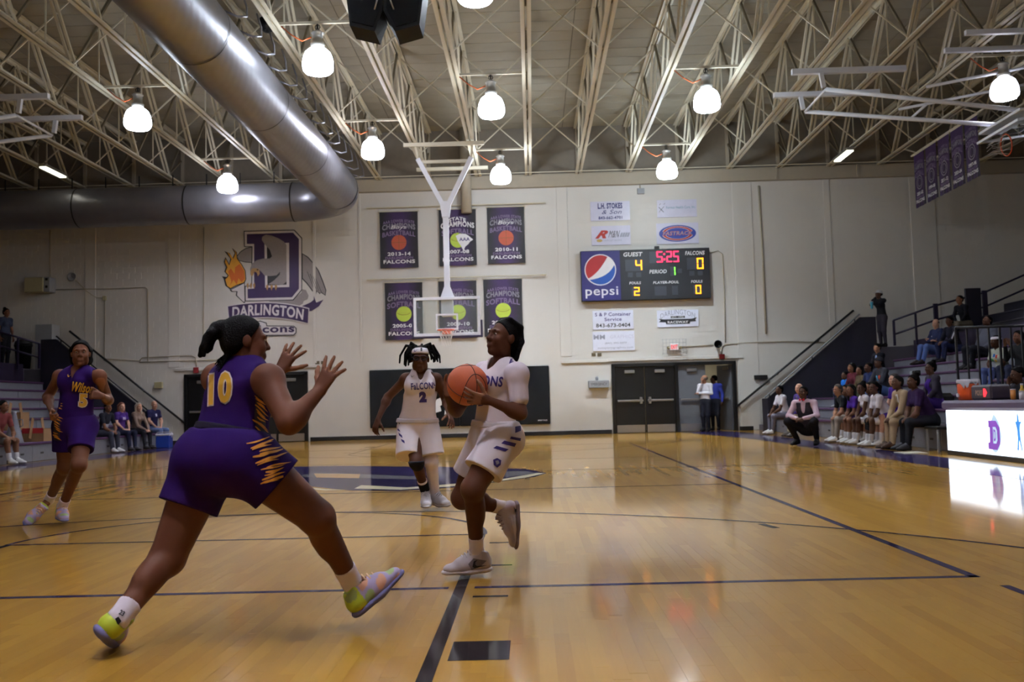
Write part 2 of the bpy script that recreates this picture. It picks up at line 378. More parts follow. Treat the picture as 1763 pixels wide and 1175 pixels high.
# doors
MBLK = mat('black_door_paint', (11, 11, 12), .38, var=.05); MSTEEL = mat('brushed_steel', (190, 188, 186), .3, .9, bump=.05); MGRD = mat('grey_door_paint', (104, 106, 112), .4)
MFRB = mat('black_door_frame', (10, 10, 11), .4)
def leaf(name, x0, x1, z1, hinge_right, dm, y=31.03):
    o = MB().box(x0, x1, y, y+.05, .01, z1, .004).obj(name, dm, kind='structure')
    cx = (x0+x1)/2; wd = x1-x0; sx = 1 if hinge_right else -1
    MB().box(x0+.06, x1-.06, y-.09, y-.045, 1.0, 1.065, .01).box(cx-sx*wd*.36-.04, cx-sx*wd*.36+.04, y-.09, y, .93, 1.14, .01).obj('push_bar', MSTEEL, o)
    MB().box(x0+.03, x1-.03, y-.012, y, .02, .26).obj('kick_plate', MSTEEL, o)
    MB().box(cx-.16, cx+.16, y-.07, y, z1-.2, z1-.1, .01).obj('door_closer', MSTEEL, o)
    return o
def door_frame(n, xs, z1):
    f = MB()
    for x in xs: f.box(x-.05, x+.05, 30.93, 31.3, 0, z1+.05, .004)
    f.box(xs[0]-.05, xs[-1]+.05, 30.93, 31.3, z1, z1+.1, .004)
    f.obj('trim_%d' % n, MFRB, kind='structure')
door_frame(k, (2.6, 4.62, 6.46), 2.12); door_frame(k+1, (-11.15, -9.2, -7.25), 2.15); k += 2
leaf('door_1', 2.66, 3.6, 2.11, False, MBLK); leaf('door_2', 3.62, 4.56, 2.11, True, MBLK)
leaf('door_3', 4.68, 5.55, 2.11, False, MGRD)
leaf('door_5', -11.09, -10.18, 2.14, False, MBLK); leaf('door_6', -10.16, -9.26, 2.14, True, MBLK)
leaf('door_7', -9.14, -8.22, 2.14, False, MBLK); leaf('door_8', -8.2, -7.31, 2.14, True, MBLK)
d4 = MB().bar((6.38, 31.1, 1.06), (6.12, 31.98, 1.06), .05, 2.1, (0, 0, 1)).obj('door_4', MGRD, kind='structure')   # swung open into the corridor
MB().bar((6.31, 31.16, 1.03), (6.07, 31.9, 1.03), .05, .06, (0, 0, 1)).obj('push_bar', MSTEEL, d4)
MB().bar((6.3, 31.2, 2.0), (6.2, 31.5, 2.0), .05, .09, (0, 0, 1)).obj('door_closer', MSTEEL, d4)
# ---------------- roof joists ----------------
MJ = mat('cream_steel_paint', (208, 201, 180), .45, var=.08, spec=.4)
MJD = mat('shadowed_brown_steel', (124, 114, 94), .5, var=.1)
ZB, ZT, YJ0 = 8.38, 9.9, 7.0
def joist(x, label):
    r = thing('roof_joist', (x, 31, ZB), label, 'joist', 'steel roof joists')
    for z, nm in ((ZB, 'bottom_chord'), (ZT, 'top_chord')):
        mb = MB()
        for s_ in (-1, 1):
            a = .02*s_; b = .105*s_; zz = z+.09 if nm == 'bottom_chord' else z-.09
            mb.box(min(a, b)+x, max(a, b)+x, YJ0, 30.9, min(z, z+.014), z+.014)
            mb.box(min(a, a+.014*s_)+x, max(a, a+.014*s_)+x, YJ0, 30.9, min(z, zz), max(z, zz))
        mb.obj(nm, MJ, r)
    y = 30.8; i = 0
    while y > 12:
        up = i % 2 == 0
        z0, z1 = (ZT-.05, ZB+.05) if up else (ZB+.05, ZT-.05)
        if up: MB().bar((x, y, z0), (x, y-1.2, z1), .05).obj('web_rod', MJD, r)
        else:
            MB().bar((x-.05, y, z0), (x-.05, y-1.2, z1), .045, .06).bar((x+.05, y, z0), (x+.05, y-1.2, z1), .045, .06).obj('web_diagonal', MJ, r)
            MB().bar((x, y-1.2, ZB+.05), (x, y-1.2, ZT-.05), .028).obj('web_post', MJ, r)
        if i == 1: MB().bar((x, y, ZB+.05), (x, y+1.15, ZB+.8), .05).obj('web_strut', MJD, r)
        y -= 1.2; i += 1
    return r
ordn = ['', 'first', 'second', 'third', 'fourth', 'fifth', 'sixth', 'seventh', 'eighth', 'ninth', 'tenth', 'eleventh', 'twelfth', 'thirteenth']
j0 = joist(.07, 'cream steel roof joist seen end on, just right of the basket mast')
for i in range(-12, 11):
    if i == 0: continue
    copy_tree(j0, (.07+1.61*i, 31, ZB), 'cream steel roof joist, %s to the %s of the one seen end on' % (ordn[abs(i)], 'left' if i < 0 else 'right'))
for k_, (yb, wd) in enumerate(((19.9, 'nearest'), (23.9, 'second'), (28., 'farthest'))):
    r = thing('joist_bracing', (0, yb, ZB), 'row of thin crossed steel braces between the roof joists, %s' % ('row nearest the camera' if wd == 'nearest' else wd + ' row from the camera' if wd != 'farthest' else 'row closest to the back wall'), 'bracing', 'crossed braces between joists')
    q1 = MB().bar((0, 0, .03), (1.61, 0, ZT-ZB-.03), .03); q2 = MB().bar((0, .05, ZT-ZB-.03), (1.61, .05, .03), .03)
    m1 = mesh_from('brace', q1.v, q1.f); m2 = mesh_from('brace', q2.v, q2.f); m1.materials.append(MJ); m2.materials.append(MJ)
    for i in range(-12, 10):
        for mm in (m1, m2):
            o = link_mesh('brace', mm, None, r); o.location = (.07+1.61*i, 0, 0)
MB().tube([(HX0+.2, 30.2, 8.33), (HX1-.2, 30.2, 8.33)], .014, 6).obj('pipe', MJ, label='thin sprinkler line running right across under the joists at the back wall', cat='pipe')
# ---------------- high-bay lamps ----------------
_bw = {}
def bowl_mat(tint, k, glow=LAMP_GLOW):
    key = (tint, k, glow)
    if key not in _bw:
        m = bpy.data.materials.new('prismatic_bowl'); m.use_nodes = True; b_ = m.node_tree.nodes['Principled BSDF']
        b_.inputs['Base Color'].default_value = (.9, .9, .9, 1); b_.inputs['Emission Color'].default_value = tint + (1,); b_.inputs['Emission Strength'].default_value = glow*k; _bw[key] = m
    return _bw[key]
MCAP = mat('lamp_cap_metal', (180, 178, 172), .35, .7); MWIRE = mat('orange_flex', (190, 90, 40), .5); MDK = mat('dark_metal', (40, 38, 38), .45, .4)
def high_bay(x, y, label, tint=(1, .95, .88), k=1., group='bell lamps under the roof joists'):
    r = thing('high_bay_lamp', (x, y, 7.45), label, 'lamp', group)
    MB().lathe([(0, 0), (.27, 0)], (x, y, 7.72), 16).obj('lens', bowl_mat(tint, k, LENS_GLOW), r)
    MB().lathe([(.245, 0), (.285, .04), (.30, .11), (.295, .2), (.275, .3), (.235, .39), (.17, .45), (.11, .48)], (x, y, 7.45), 16, 2, False).obj('bowl', bowl_mat(tint, k), r, True)
    MB().lathe([(.05, .48), (.13, .49), (.14, .56), (.10, .6), (.10, .76), (.13, .77), (.05, .83)], (x, y, 7.45), 14).obj('ballast_cap', MCAP, r, True)
    MB().tube([(x, y, 8.26), (x, y, 8.4)], .018, 6).tube([(x+.05*math.cos(t), y, 8.34+.05*math.sin(t)) for t in np.linspace(0, 6.28, 8)], .01, 5).obj('hook', MDK, r)
    MB().tube([(x-.12, y, 8.15), (x-.3, y, 8.08), (x-.5, y, 8.2), (x-.7, y, 8.38)], .014, 6).obj('flex', MWIRE, r, True)
    MB().bar((x-.8, y, 8.43), (x+.8, y, 8.43), .05).obj('mounting_rail', MJ, r)
    return r
WARM, COOL, PINK = (.80, .885, 1.), (.76, .885, 1.), (.86, .875, 1.)
for x, y, lb, tn, kk in (
    (-.74, 21.27, 'glowing bell lamp high above the basket, larger of the two in the middle', WARM, .9),
    (-.74, 27.71, 'glowing bell lamp low in the middle just right of the basket mast', WARM, 2.1),
    (-.74, 15.1, 'glowing bell lamp cut by the top edge of the picture', WARM, .7),
    (4.08, 21.3, 'glowing bell lamp right of centre above the scoreboard, larger of that pair', COOL, 1.3),
    (4.08, 27.7, 'glowing bell lamp right of centre close over the scoreboard, smaller of that pair', COOL, 2.3),
    (-3.94, 18.1, 'largest glowing bell lamp, right of the silver duct near the black speakers', WARM, 1),
    (-3.94, 24.5, 'glowing bell lamp between the silver duct and the basket mast', PINK, 1.3),
    (-8.76, 21.34, 'glowing bell lamp left of the silver duct, larger of that pair', WARM, .6),
    (-8.76, 27.8, 'glowing bell lamp left of the silver duct close to the wall duct, smaller one', PINK, .85),
    (10.6, 21.15, 'glowing bell lamp at the far right beside the folded side basket', PINK, .2)):
    high_bay(x, y, lb, tn, kk)
for x, y, kk, wh in ((-3.94, 11.6, .5, 'left of centre above the near half court'), (-3.94, 5.1, .5, 'above the defender near the lane'), (-.74, 8.6, .8, 'above the free throw circle edge'), (-.74, 2.1, 1.2, 'straight over the photographer'),
        (4.08, 14.9, .6, 'above midcourt to the right'), (4.08, 8.4, 1.1, 'to the right above the near half court'), (-8.76, 14.9, .5, 'above the runner at the left'), (10.6, 14.6, .12, 'above the scorers table'), (-3.94, -1.4, .5, 'behind the photographer')):
    high_bay(x, y, 'bell lamp outside the picture, ' + wh, PINK if y < 6 else WARM, kk, 'bell lamps above the picture')
# two strip lights over the stands
MTUBE = mat('strip_light_lens', (255, 250, 225), .4, emit=3.)
for x, y, lb in ((9.57, 28.9, 'short glowing strip light under the roof at the right of the back wall'), (-14.0, 27.95, 'short glowing strip light under the roof at the left end of the wall duct')):
    r = thing('strip_light', (x, y, 8.2), lb, 'lamp', 'strip lights under the roof')
    MB().box(x-.12, x+.12, y-.65, y+.65, 8.24, 8.32, .01).obj('housing', MCAP, r); MB().box(x-.1, x+.1, y-.62, y+.62, 8.2, 8.24, .01).obj('lens', MTUBE, r)
    MB().bar((x, y-.5, 8.32), (x, y-.5, 8.4), .02).bar((x, y+.5, 8.32), (x, y+.5, 8.4), .02).obj('hanger', MDK, r)
# ---------------- spiral duct ----------------
def duct_mat():
    m = mat('galvanised_duct', (142, 142, 150), .36, .6, var=.12, scale=3)
    n = m.node_tree.nodes; L = m.node_tree.links; b = n['Principled BSDF']
    tc = n.new('ShaderNodeTexCoord'); wv = n.new('ShaderNodeTexWave'); wv.wave_type = 'BANDS'; wv.bands_direction = 'DIAGONAL'; wv.inputs['Scale'].default_value = 2.2; wv.inputs['Distortion'].default_value = 0
    L.new(tc.outputs['Object'], wv.inputs[0]); bp = n.new('ShaderNodeBump'); bp.inputs['Strength'].default_value = .05; bp.inputs['Distance'].default_value = .02
    L.new(wv.outputs['Fac'], bp.inputs['Height']); L.new(bp.outputs[0], b.inputs['Normal']); return m
MDUCT = duct_mat()
DXc, DZc, DRr, DYw = -5.5, 7.4, .6, 29.25
duct = thing('spiral_duct', (DXc, 20, DZc-DRr), 'big round grey spiral duct running down the hall and turning left along the back wall', 'duct')
ys = [4, 7.9, 11.8, 15.7, 19.6, 23.5, 27.6]
for a, b in zip(ys[:-1], ys[1:]): MB().tube([(DXc, a, DZc), (DXc, b, DZc)], DRr, 40, caps=False).obj('duct_section', MDUCT, duct, True)
RB = DYw-27.6
el = [(DXc-RB+RB*math.cos(t), 27.6+RB*math.sin(t), DZc) for t in np.linspace(0, math.pi/2, 10)]
MB().tube(el, DRr, 40, caps=False).obj('duct_elbow', MDUCT, duct, True)
xs = [DXc-RB, -10.4, -13.8, -17.2, HX0+.05]
for a, b in zip(xs[:-1], xs[1:]): MB().tube([(a, DYw, DZc), (b, DYw, DZc)], DRr, 40, caps=False).obj('duct_section', MDUCT, duct, True)
for y in ys[1:]: MB().tube([(DXc, y-.02, DZc), (DXc, y+.02, DZc)], DRr+.012, 40, caps=False).obj('joint_band', MDK, duct, True)
for x in xs[:-1]: MB().tube([(x-.02, DYw, DZc), (x+.02, DYw, DZc)], DRr+.012, 40, caps=False).obj('joint_band', MDK, duct, True)
for i in range(20):                                        # looped hanger straps along the right side
    y = 10.6+i*.9
    MB().tube([(DXc+.42, y, DZc+.43), (DXc+.62, y+.1, DZc+.36), (DXc+.72, y+.3, DZc+.44), (DXc+.66, y+.5, DZc+.7), (DXc+.55, y+.62, ZB+.02)], .02, 6).obj('hanger_strap', MDUCT, duct, True)
for i in range(12):
    x = -7.8-i*1.05
    MB().bar((x, DYw+.1, DZc+DRr-.03), (x, DYw+.1, ZB), .03).obj('hanger_rod', MDK, duct)
# ======================= BASKET, BANNERS, SIGNS =======================
MWHITE = mat('white_steel_paint', (226, 228, 236), .35, spec=.5); MNAVYPAD = mat('navy_edge_pad', (44, 38, 70), .6); MORANGE = mat('orange_rim_paint', (226, 84, 30), .4)
MNET = mat('white_net_cord', (232, 230, 226), .8)
MGLASS = bpy.data.materials.new('backboard_glass'); MGLASS.use_nodes = True
_n = MGLASS.node_tree; _b = _n.nodes['Principled BSDF']; _t = _n.nodes.new('ShaderNodeBsdfTransparent'); _t.inputs[0].default_value = (.93, .95, .94, 1)
_m = _n.nodes.new('ShaderNodeMixShader'); _m.inputs[0].default_value = .1; _b.inputs['Base Color'].default_value = (.5, .55, .55, 1); _b.inputs['Roughness'].default_value = .04
_n.links.new(_t.outputs[0], _m.inputs[1]); _n.links.new(_b.outputs[0], _m.inputs[2]); _n.links.new(_m.outputs[0], _n.nodes['Material Output'].inputs[0])
bx, by, bz = -2.27, 26.3, 2.92
hoop = thing('basketball_hoop', (bx, by, bz), 'ceiling-hung basketball hoop with clear backboard and white mast in front of the banners', 'hoop')
MB().box(bx-.86, bx+.86, by, by+.015, bz+.06, bz+1.0).obj('backboard_glass', MGLASS, hoop)
fo, fi = .915, .84
fm = MB()
fm.box(bx-fo, bx+fo, by-.02, by+.05, bz+.99, bz+1.07, .006).box(bx-fo, bx+fo, by-.02, by+.05, bz, bz+.08, .006).box(bx-fo, bx-fi, by-.02, by+.05, bz+.08, bz+.99, .006).box(bx+fi, bx+fo, by-.02, by+.05, bz+.08, bz+.99, .006)
fm.obj('backboard_frame', MWHITE, hoop)
HF = (V(bx, by, bz), V(1, 0, 0), V(0, 0, 1), V(0, -1, 0))
for r_ in (rect(-.305, .16, .305, .21), rect(-.305, .56, .305, .61), rect(-.305, .21, -.255, .56), rect(.255, .21, .305, .56)):
    plate(hoop, 'target_line', r_, MWHITE, HF, .004, .003)
MB().box(bx-.96, bx+.96, by-.03, by+.06, bz-.06, bz+.0, .012).box(bx-.97, bx-.915, by-.03, by+.06, bz-.06, bz+.42, .012).box(bx+.915, bx+.97, by-.03, by+.06, bz-.06, bz+.42, .012).obj('edge_pad', MNAVYPAD, hoop)
rz = 3.05; rc = V(bx, by-.38, rz)
MB().tube([rc+V(.2286*math.cos(t), .2286*math.sin(t), 0) for t in np.linspace(0, 2*math.pi, 28, endpoint=False)], .012, 8, True).obj('rim', MORANGE, hoop, True)
MB().box(bx-.12, bx+.12, by-.16, by-.02, rz-.09, rz+.01, .01).bar(rc+V(-.1, .2, 0), (bx-.06, by-.1, rz-.05), .02).bar(rc+V(.1, .2, 0), (bx+.06, by-.1, rz-.05), .02).obj('rim_bracket', MORANGE, hoop)
nb = MB(); NN = 12
lv = [(.225, 0), (.185, -.09), (.155, -.19), (.13, -.3), (.125, -.42)]
for i in range(NN):
    for s_ in (-1, 1):
        pts = [rc + V(r_*math.cos(2*math.pi*(i+s_*.5*j)/NN), r_*math.sin(2*math.pi*(i+s_*.5*j)/NN), z) for j, (r_, z) in enumerate(lv)]
        nb.tube(pts, .0045, 4)
nb.obj('net', MNET, hoop)
my = 26.62
mast = MB().bar((bx-.005, my, bz+.9), (bx-.005, my, 6.62), .15)
mast.obj('mast', MWHITE, hoop)
MB().prism([(-.2, 0), (.2, 0), (.085, .32), (-.085, .32)], (bx, my-.09, bz+1.06), (1, 0, 0), (0, 0, 1), (0, 1, 0), .18).obj('mast_foot', MWHITE, hoop)
MB().box(bx-.16, bx+.16, by+.05, my+.05, bz+.55, bz+1.0, .01).obj('board_bracket', MWHITE, hoop)
for s_ in (-1, 1): MB().bar((bx+.02*s_, my, 6.5), (bx+.75*s_, my, 7.93), .13, .13).obj('mast_arm', MWHITE, hoop)
MB().prism([(-.1, -.25), (.1, -.25), (.16, .2), (-.16, .2)], (bx, my-.085, 6.5), (1, 0, 0), (0, 0, 1), (0, 1, 0), .17).obj('mast_gusset', MWHITE, hoop)
MB().bar((bx-.72, my, 7.84), (bx+.72, my, 7.84), .08).obj('cross_tube', MJ, hoop)
MB().bar((bx-1.12, my-.2, 8.28), (bx+1.12, my-.2, 8.28), .1).obj('header_beam', MJ, hoop)
MB().bar((bx-1.1, 29.3, 8.3), (bx+1.1, 29.3, 8.3), .1).obj('header_beam', MJ, hoop)
for s_ in (-1, 1):
    MB().bar((bx+.74*s_, my, 7.92), (bx+.8*s_, my-.2, 8.3), .05).obj('hanger_plate', MJ, hoop)
# folded side baskets under the roof
def side_basket(sx, label):
    hx = 6.05 if sx > 0 else -10.88
    r = thing('side_basket', (hx, 22.3, 7.3), label, 'hoop')
    for y in (23.15, 21.5):
        MB().bar((hx, y, 8.32), (hx+2.55*sx, y, 8.32), .12).obj('header_beam', MWHITE, r)
        MB().bar((hx+.65*sx, y, 8.3), (hx+.7*sx, y, 7.95), .09).obj('hanger', MWHITE, r)
        a = V(hx+.75*sx, y, 7.9); b = V(hx+4.6*sx, 20.3+.5*(1 if y > 22 else -1), 6.72)
        MB().tube([a, b], .05, 8).obj('boom', MWHITE, r, True)
        MB().tube([a+V(2.2*sx, -.1, -.05), V(hx+6.2*sx, y-.5, 8.3)], .035, 8).obj('stay', MWHITE, r, True)
    MB().tube([(hx+.75*sx, 23.15, 7.9), (hx+.75*sx, 21.5, 7.9)], .03, 8).obj('cross_tube', MWHITE, r, True)
    MB().tube([(hx+3.*sx, 22.5, 7.45), (hx+3.*sx, 21.6, 7.5)], .03, 8).obj('cross_tube', MWHITE, r, True)
    for y in (19.5, 20.5):
        MB().bar((hx+3.0*sx, y, 8.34), (hx+5.6*sx, y, 8.34), .1).obj('header_beam', MWHITE, r)
    o = V(hx+3.9*sx, 20.3, 6.45); ex, ey, n = V(0, 1, 0), nrm(V(sx, 0, .12)), nrm(V(-.12*sx, 0, 1))
    F = (o, ex, ey, n)
    for rr in (rect(-.9, 0, .9, .07), rect(-.9, 1., .9, 1.07), rect(-.9, .07, -.83, 1.), rect(.83, .07, .9, 1.)): plate(r, 'backboard_frame', rr, MWHITE, F, 0, .05)
    plate(r, 'backboard_glass', rect(-.83, .07, .83, 1.), MGLASS, F, .02, .012)
    for rr in (rect(-.3, .6, .3, .65), rect(-.3, .2, -.25, .6), rect(.25, .2, .3, .6)): plate(r, 'target_line', rr, MWHITE, F, -.004, .003)
    MB().bar(o+ey*.6+n*.1, o+ey*.6+n*.4, .1).obj('mast', MWHITE, r)
    MB().box(o[0]+.3*sx-.25, o[0]+.3*sx+.25, 19.4, 21.2, 6.66, 6.72, .01).obj('board_frame_tube', MWHITE, r)
    c = o + ey*.16 - n*.28
    MB().tube([c + ex*.2286*math.cos(t) + n*.2286*math.sin(t) for t in np.linspace(0, 2*math.pi, 24, endpoint=False)], .012, 6, True).obj('rim', MORANGE, r, True)
    nn = MB()
    for i in range(10):
        t = 2*math.pi*i/10; nn.tube([c+ex*.22*math.cos(t)+n*.22*math.sin(t), c+ex*.15*math.cos(t+.3)+n*.15*math.sin(t+.3)-ey*.2, c+ex*.12*math.cos(t)+n*.12*math.sin(t)-ey*.36-V(0, 0, .06)], .005, 4)
    nn.obj('net', MNET, r)
side_basket(1, 'side basket folded up under the roof at the right, white tubes and tilted clear board')
side_basket(-1, 'side basket folded up under the roof at the left edge, only white tubes in view')
# loudspeakers and spotlight hung from the joists
MSPK = mat('black_speaker_shell', (9, 9, 10), .6, spec=.15); MGRL = mat('speaker_grille', (13, 13, 14), .8, bump=.6, bscale=300, spec=.1)
for sx, lb, px in ((-1, 'left of two black faceted loudspeakers hanging at the top edge', [(590, -60), (602, 44), (645, 54), (658, 18), (655, -60)]), (1, 'right of two black faceted loudspeakers hanging at the top edge', [(668, -60), (660, 18), (680, 54), (722, 42), (735, -60)])):
    P = [atY(x, y, 13.) for x, y in px]; o = V(np.mean([p[0] for p in P]), 13., min(p[2] for p in P)); r = thing('loudspeaker', o, lb, 'speaker', 'loudspeakers at the top edge')
    pts = [(p[0]-o[0], p[2]-o[2]) for p in P]
    MB().prism(pts, o, (1, 0, 0), (0, 0, 1), (0, 1, 0), .5).obj('cabinet', MSPK, r)
    cx, cz = np.mean(pts, 0); MB().prism([((p[0]-cx)*.86+cx, (p[1]-cz)*.86+cz) for p in pts], o, (1, 0, 0), (0, 0, 1), (0, -1, 0), .02).obj('grille', MGRL, r)
    MB().bar(o+V(0, .25, .7), V(o[0], 13.25, 8.4), .03).obj('hanger', MDK, r)
    MB().tube([o+V(-.12*sx, -.02, .3), o+V(-.17*sx, -.05, .45), o+V(-.14*sx, -.02, .62)], .012, 6).obj('cable', MCAP, r, True)
sp_ = atY(457, 41, 18.3); r = thing('spotlight', sp_-V(0, 0, .1), 'small black spotlight clamped under the joist left of the black loudspeakers', 'lamp')
MB().lathe([(.05, -.16), (.1, -.14), (.12, .1), (.13, .16), (.1, .16), (.09, .1)], sp_, 14, 1).obj('barrel', MSPK, r, True)
MB().bar(sp_+V(0, 0, .1), V(sp_[0], 18.3, 8.4), .025).obj('yoke', MDK, r)
# ---------------- championship banners ----------------
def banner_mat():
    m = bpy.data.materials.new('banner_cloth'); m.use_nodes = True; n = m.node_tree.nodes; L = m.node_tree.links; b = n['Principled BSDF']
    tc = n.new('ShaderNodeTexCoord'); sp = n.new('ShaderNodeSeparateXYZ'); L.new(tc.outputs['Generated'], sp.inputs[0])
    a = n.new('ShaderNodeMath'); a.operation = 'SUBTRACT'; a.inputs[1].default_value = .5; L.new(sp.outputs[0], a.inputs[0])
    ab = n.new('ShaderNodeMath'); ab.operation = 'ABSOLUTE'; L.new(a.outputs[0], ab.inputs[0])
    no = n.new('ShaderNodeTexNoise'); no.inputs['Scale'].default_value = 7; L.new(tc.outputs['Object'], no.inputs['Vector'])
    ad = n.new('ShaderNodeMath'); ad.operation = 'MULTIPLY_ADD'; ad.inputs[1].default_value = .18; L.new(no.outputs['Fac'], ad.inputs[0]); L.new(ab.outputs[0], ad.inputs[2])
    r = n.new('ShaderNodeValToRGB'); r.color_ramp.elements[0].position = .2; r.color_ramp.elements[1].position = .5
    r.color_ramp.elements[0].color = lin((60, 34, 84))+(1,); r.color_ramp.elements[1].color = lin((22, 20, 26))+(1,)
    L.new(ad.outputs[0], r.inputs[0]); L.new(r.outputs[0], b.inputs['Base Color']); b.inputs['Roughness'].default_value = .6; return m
MBAN = banner_mat(); MLIL = mat('lilac_print', (124, 106, 140), .6); MGRYP = mat('grey_print', (138, 134, 144), .6); MWHP = mat('white_print', (232, 230, 232), .6)
MBALLO = mat('orange_ball_print', (190, 86, 58), .6); MBALLY = mat('yellow_ball_print', (186, 208, 74), .6); MSEAM = mat('ball_seam_print', (120, 90, 40), .6); MPURT = mat('purple_print', (62, 40, 120), .6)
def banner(fr, w, h, lines, kind, year, label, group, par_label=None, wave=.012):
    """cloth hanging in frame fr (origin at the top centre)"""
    o, ex, ey, n = fr
    r = thing('championship_banner', o + ey*-h, label, 'banner', group)
    nx, nz = 12, 16; vs, fs = [], []
    for k in (0, 1):
        for j in range(nz+1):
            for i in range(nx+1):
                x = (i/nx-.5)*w; y = -h*j/nz
                vs.append(o + ex*x*(1-.012*math.sin(3*j/nz)) + ey*y + n*(wave*math.sin(i*1.1+j*.15)*(j/nz) - .004*k))
    q = (nx+1)*(nz+1)
    for j in range(nz):
        for i in range(nx):
            a = j*(nx+1)+i; fs += [(a, a+nx+1, a+nx+2, a+1), (q+a, q+a+1, q+a+nx+2, q+a+nx+1)]
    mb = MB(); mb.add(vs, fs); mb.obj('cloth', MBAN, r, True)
    s = h/1.86
    def tx(t, y, wd, ht, m, arch=0, bold=.03, sh=0): lettering(r, t, 0, y*s, wd*w, ht*s, m, (o, ex, ey, n), .016, bold, sh, arch*s)
    y = -.3
    for t, m, ht, wd in lines: tx(t, y, wd, ht, m, .07); y -= ht+.06
    cy = -1.02*s; rb = .25*s
    F2 = (o, ex, ey, n)
    if kind != 'o': plate(r, 'ball_print', disc(0, cy, rb), MBALLO if kind == 'b' else MBALLY, F2, .014, .002)
    if kind == 'o':
        for q_ in (1., .62): ringm(disc(0, cy, rb*q_), disc(0, cy, rb*q_*.86), F2, .016, .002).obj('ball_outline', MGRYP, r)
    elif kind == 'b':
        for a, b in ((-.008, .008),): plate(r, 'ball_seam', rect(-rb, cy-.006, rb, cy+.006), MSEAM, F2, .017, .001); plate(r, 'ball_seam', rect(-.006, cy-rb, .006, cy+rb), MSEAM, F2, .017, .001)
    else:
        ringm([(rb*.85*math.cos(t), cy+.05+rb*.35*math.sin(t)) for t in np.linspace(3.3, 6.1, 12)], [(rb*.8*math.cos(t), cy+.05+rb*.3*math.sin(t)) for t in np.linspace(3.3, 6.1, 12)], F2, .017, .001).obj('ball_seam', MSEAM, r)
    tx(year, -1.4, .6, .12, MWHP); tx('DARLINGTON', -1.53, .72, .085, MLIL); tx('FALCONS', -1.655, .82, .12, MWHP)
    MB().tube([o-ex*w*.54+ey*.02-n*.01, o+ex*w*.54+ey*.02-n*.01], .018, 6).obj('top_rod', MJ, r)
    for s_ in (-1, 1):
        p = o + ex*w*.5*s_ + ey*.02 - n*.01; MB().bar(p, p+ey*.06-n*.055, .02).obj('bracket', MJ, r)
    return r
ch = [('AAA LOWER STATE', MLIL, .1, .82), ('CHAMPIONS', MGRYP, .18, .86)]
BW = 1.17
def bframe(px0, px1, py): a = atY(px0, py, 30.92); b = atY(px1, py, 30.92); return ((a+b)/2 - V(0, 0, .02), V(1, 0, 0), V(0, 0, 1), V(0, -1, 0)), b[0]-a[0]
F, w_ = bframe(653, 719, 364); bl = ch + [('BASKETBALL', MLIL, .16, .86)]; sb = ch + [('SOFTBALL', MLIL, .18, .88)]
GB = 'championship banners on the back wall'
r = banner(F, w_, 1.83, bl, 'b', '2013-14', 'purple 2013-14 basketball banner, top left of the six on the back wall', GB)
lettering(r, 'Boys', 0, -.52, .5, .16, MWHP, F, .02, .0, .3)
F, w_ = bframe(755, 819, 360); r = banner(F, w_, 1.83, [('STATE', MWHP, .12, .46), ('CHAMPIONS', MWHP, .18, .9), ('SOFTBALL', MLIL, .18, .86)], 's', '2007-08', 'purple 2007-08 softball state banner with a white state outline, behind the hoop mast', GB)
plate(r, 'state_outline', [(-.06, -.86), (.06, -.8), (.24, -.8), (.34, -.86), (.5, -1.0), (.4, -1.06), (.34, -1.14), (.24, -1.22), (.18, -1.36), (.1, -1.2), (.0, -1.04)][::-1], MWHP, F, .02, .002)
lettering(r, 'AAA', .22, -.98, .34, .11, MPURT, F, .024)
F, w_ = bframe(838, 902, 356); r = banner(F, w_, 1.83, bl, 'b', '2010-11', 'purple 2010-11 basketball banner, top right of the six on the back wall', GB)
lettering(r, 'Boys', 0, -.52, .5, .16, MWHP, F, .02, .0, .3)
F, w_ = bframe(662, 727, 486); banner(F, w_, 1.85, sb, 's', '2005-06', 'purple 2005-06 softball banner, lower left of the six, left of the backboard', GB)
F, w_ = bframe(755, 820, 483); banner(F, w_, 1.85, sb, 's', '2009-10', 'purple 2009-10 softball banner seen through the clear backboard', GB)
F, w_ = bframe(832, 898, 480); banner(F, w_, 1.85, sb, 's', '2006-07', 'purple softball banner right of the backboard, behind the head of the ball carrier', GB)
for (x0, y0, x1, y1), lb in (((631, 358.7, 939, 348), 'thin cream rail holding the upper three banners on the back wall'), ((631, 482, 941, 472.2), 'thin cream rail holding the lower three banners on the back wall')):
    a = atY(x0, y0, 30.9); b = atY(x1, y1, 30.9); q = MB().tube([a, V(b[0], 30.9, a[2])], .022, 8)
    for x in np.linspace(a[0]+.1, b[0]-.1, 6): q.bar((x, 30.9, a[2]), (x, 31., a[2]), .03)
    q.obj('banner_rail', MJ, label=lb, cat='rail')
for i, (lbx) in enumerate(('nearest the back wall', 'second from the back wall', 'third from the back wall', 'fourth from the back wall', 'fifth, by the folded side basket')):
    yc = 28.75-.86*i
    banner((V(11.75, yc, 8.2), V(0, -1, 0), V(0, 0, 1), V(-1, 0, 0)), .74, 1.6, bl if i % 2 else sb, 'o', ('2001-02', '1999-00', '2011-12', '2003-04', '1997-98')[i],
           'dark purple banner hanging over the right stands, ' + lbx, 'banners over the right stands')
MB().tube([(11.8, 29.4, 8.28), (11.8, 24.6, 8.28)], .03, 8).bar((11.8, 29, 8.28), (11.43, 29, 8.4), .03).bar((11.8, 25, 8.28), (11.43, 25, 8.4), .03).obj('banner_rail', MJ, label='cream rail under the roof carrying the five dark banners over the right stands', cat='rail')
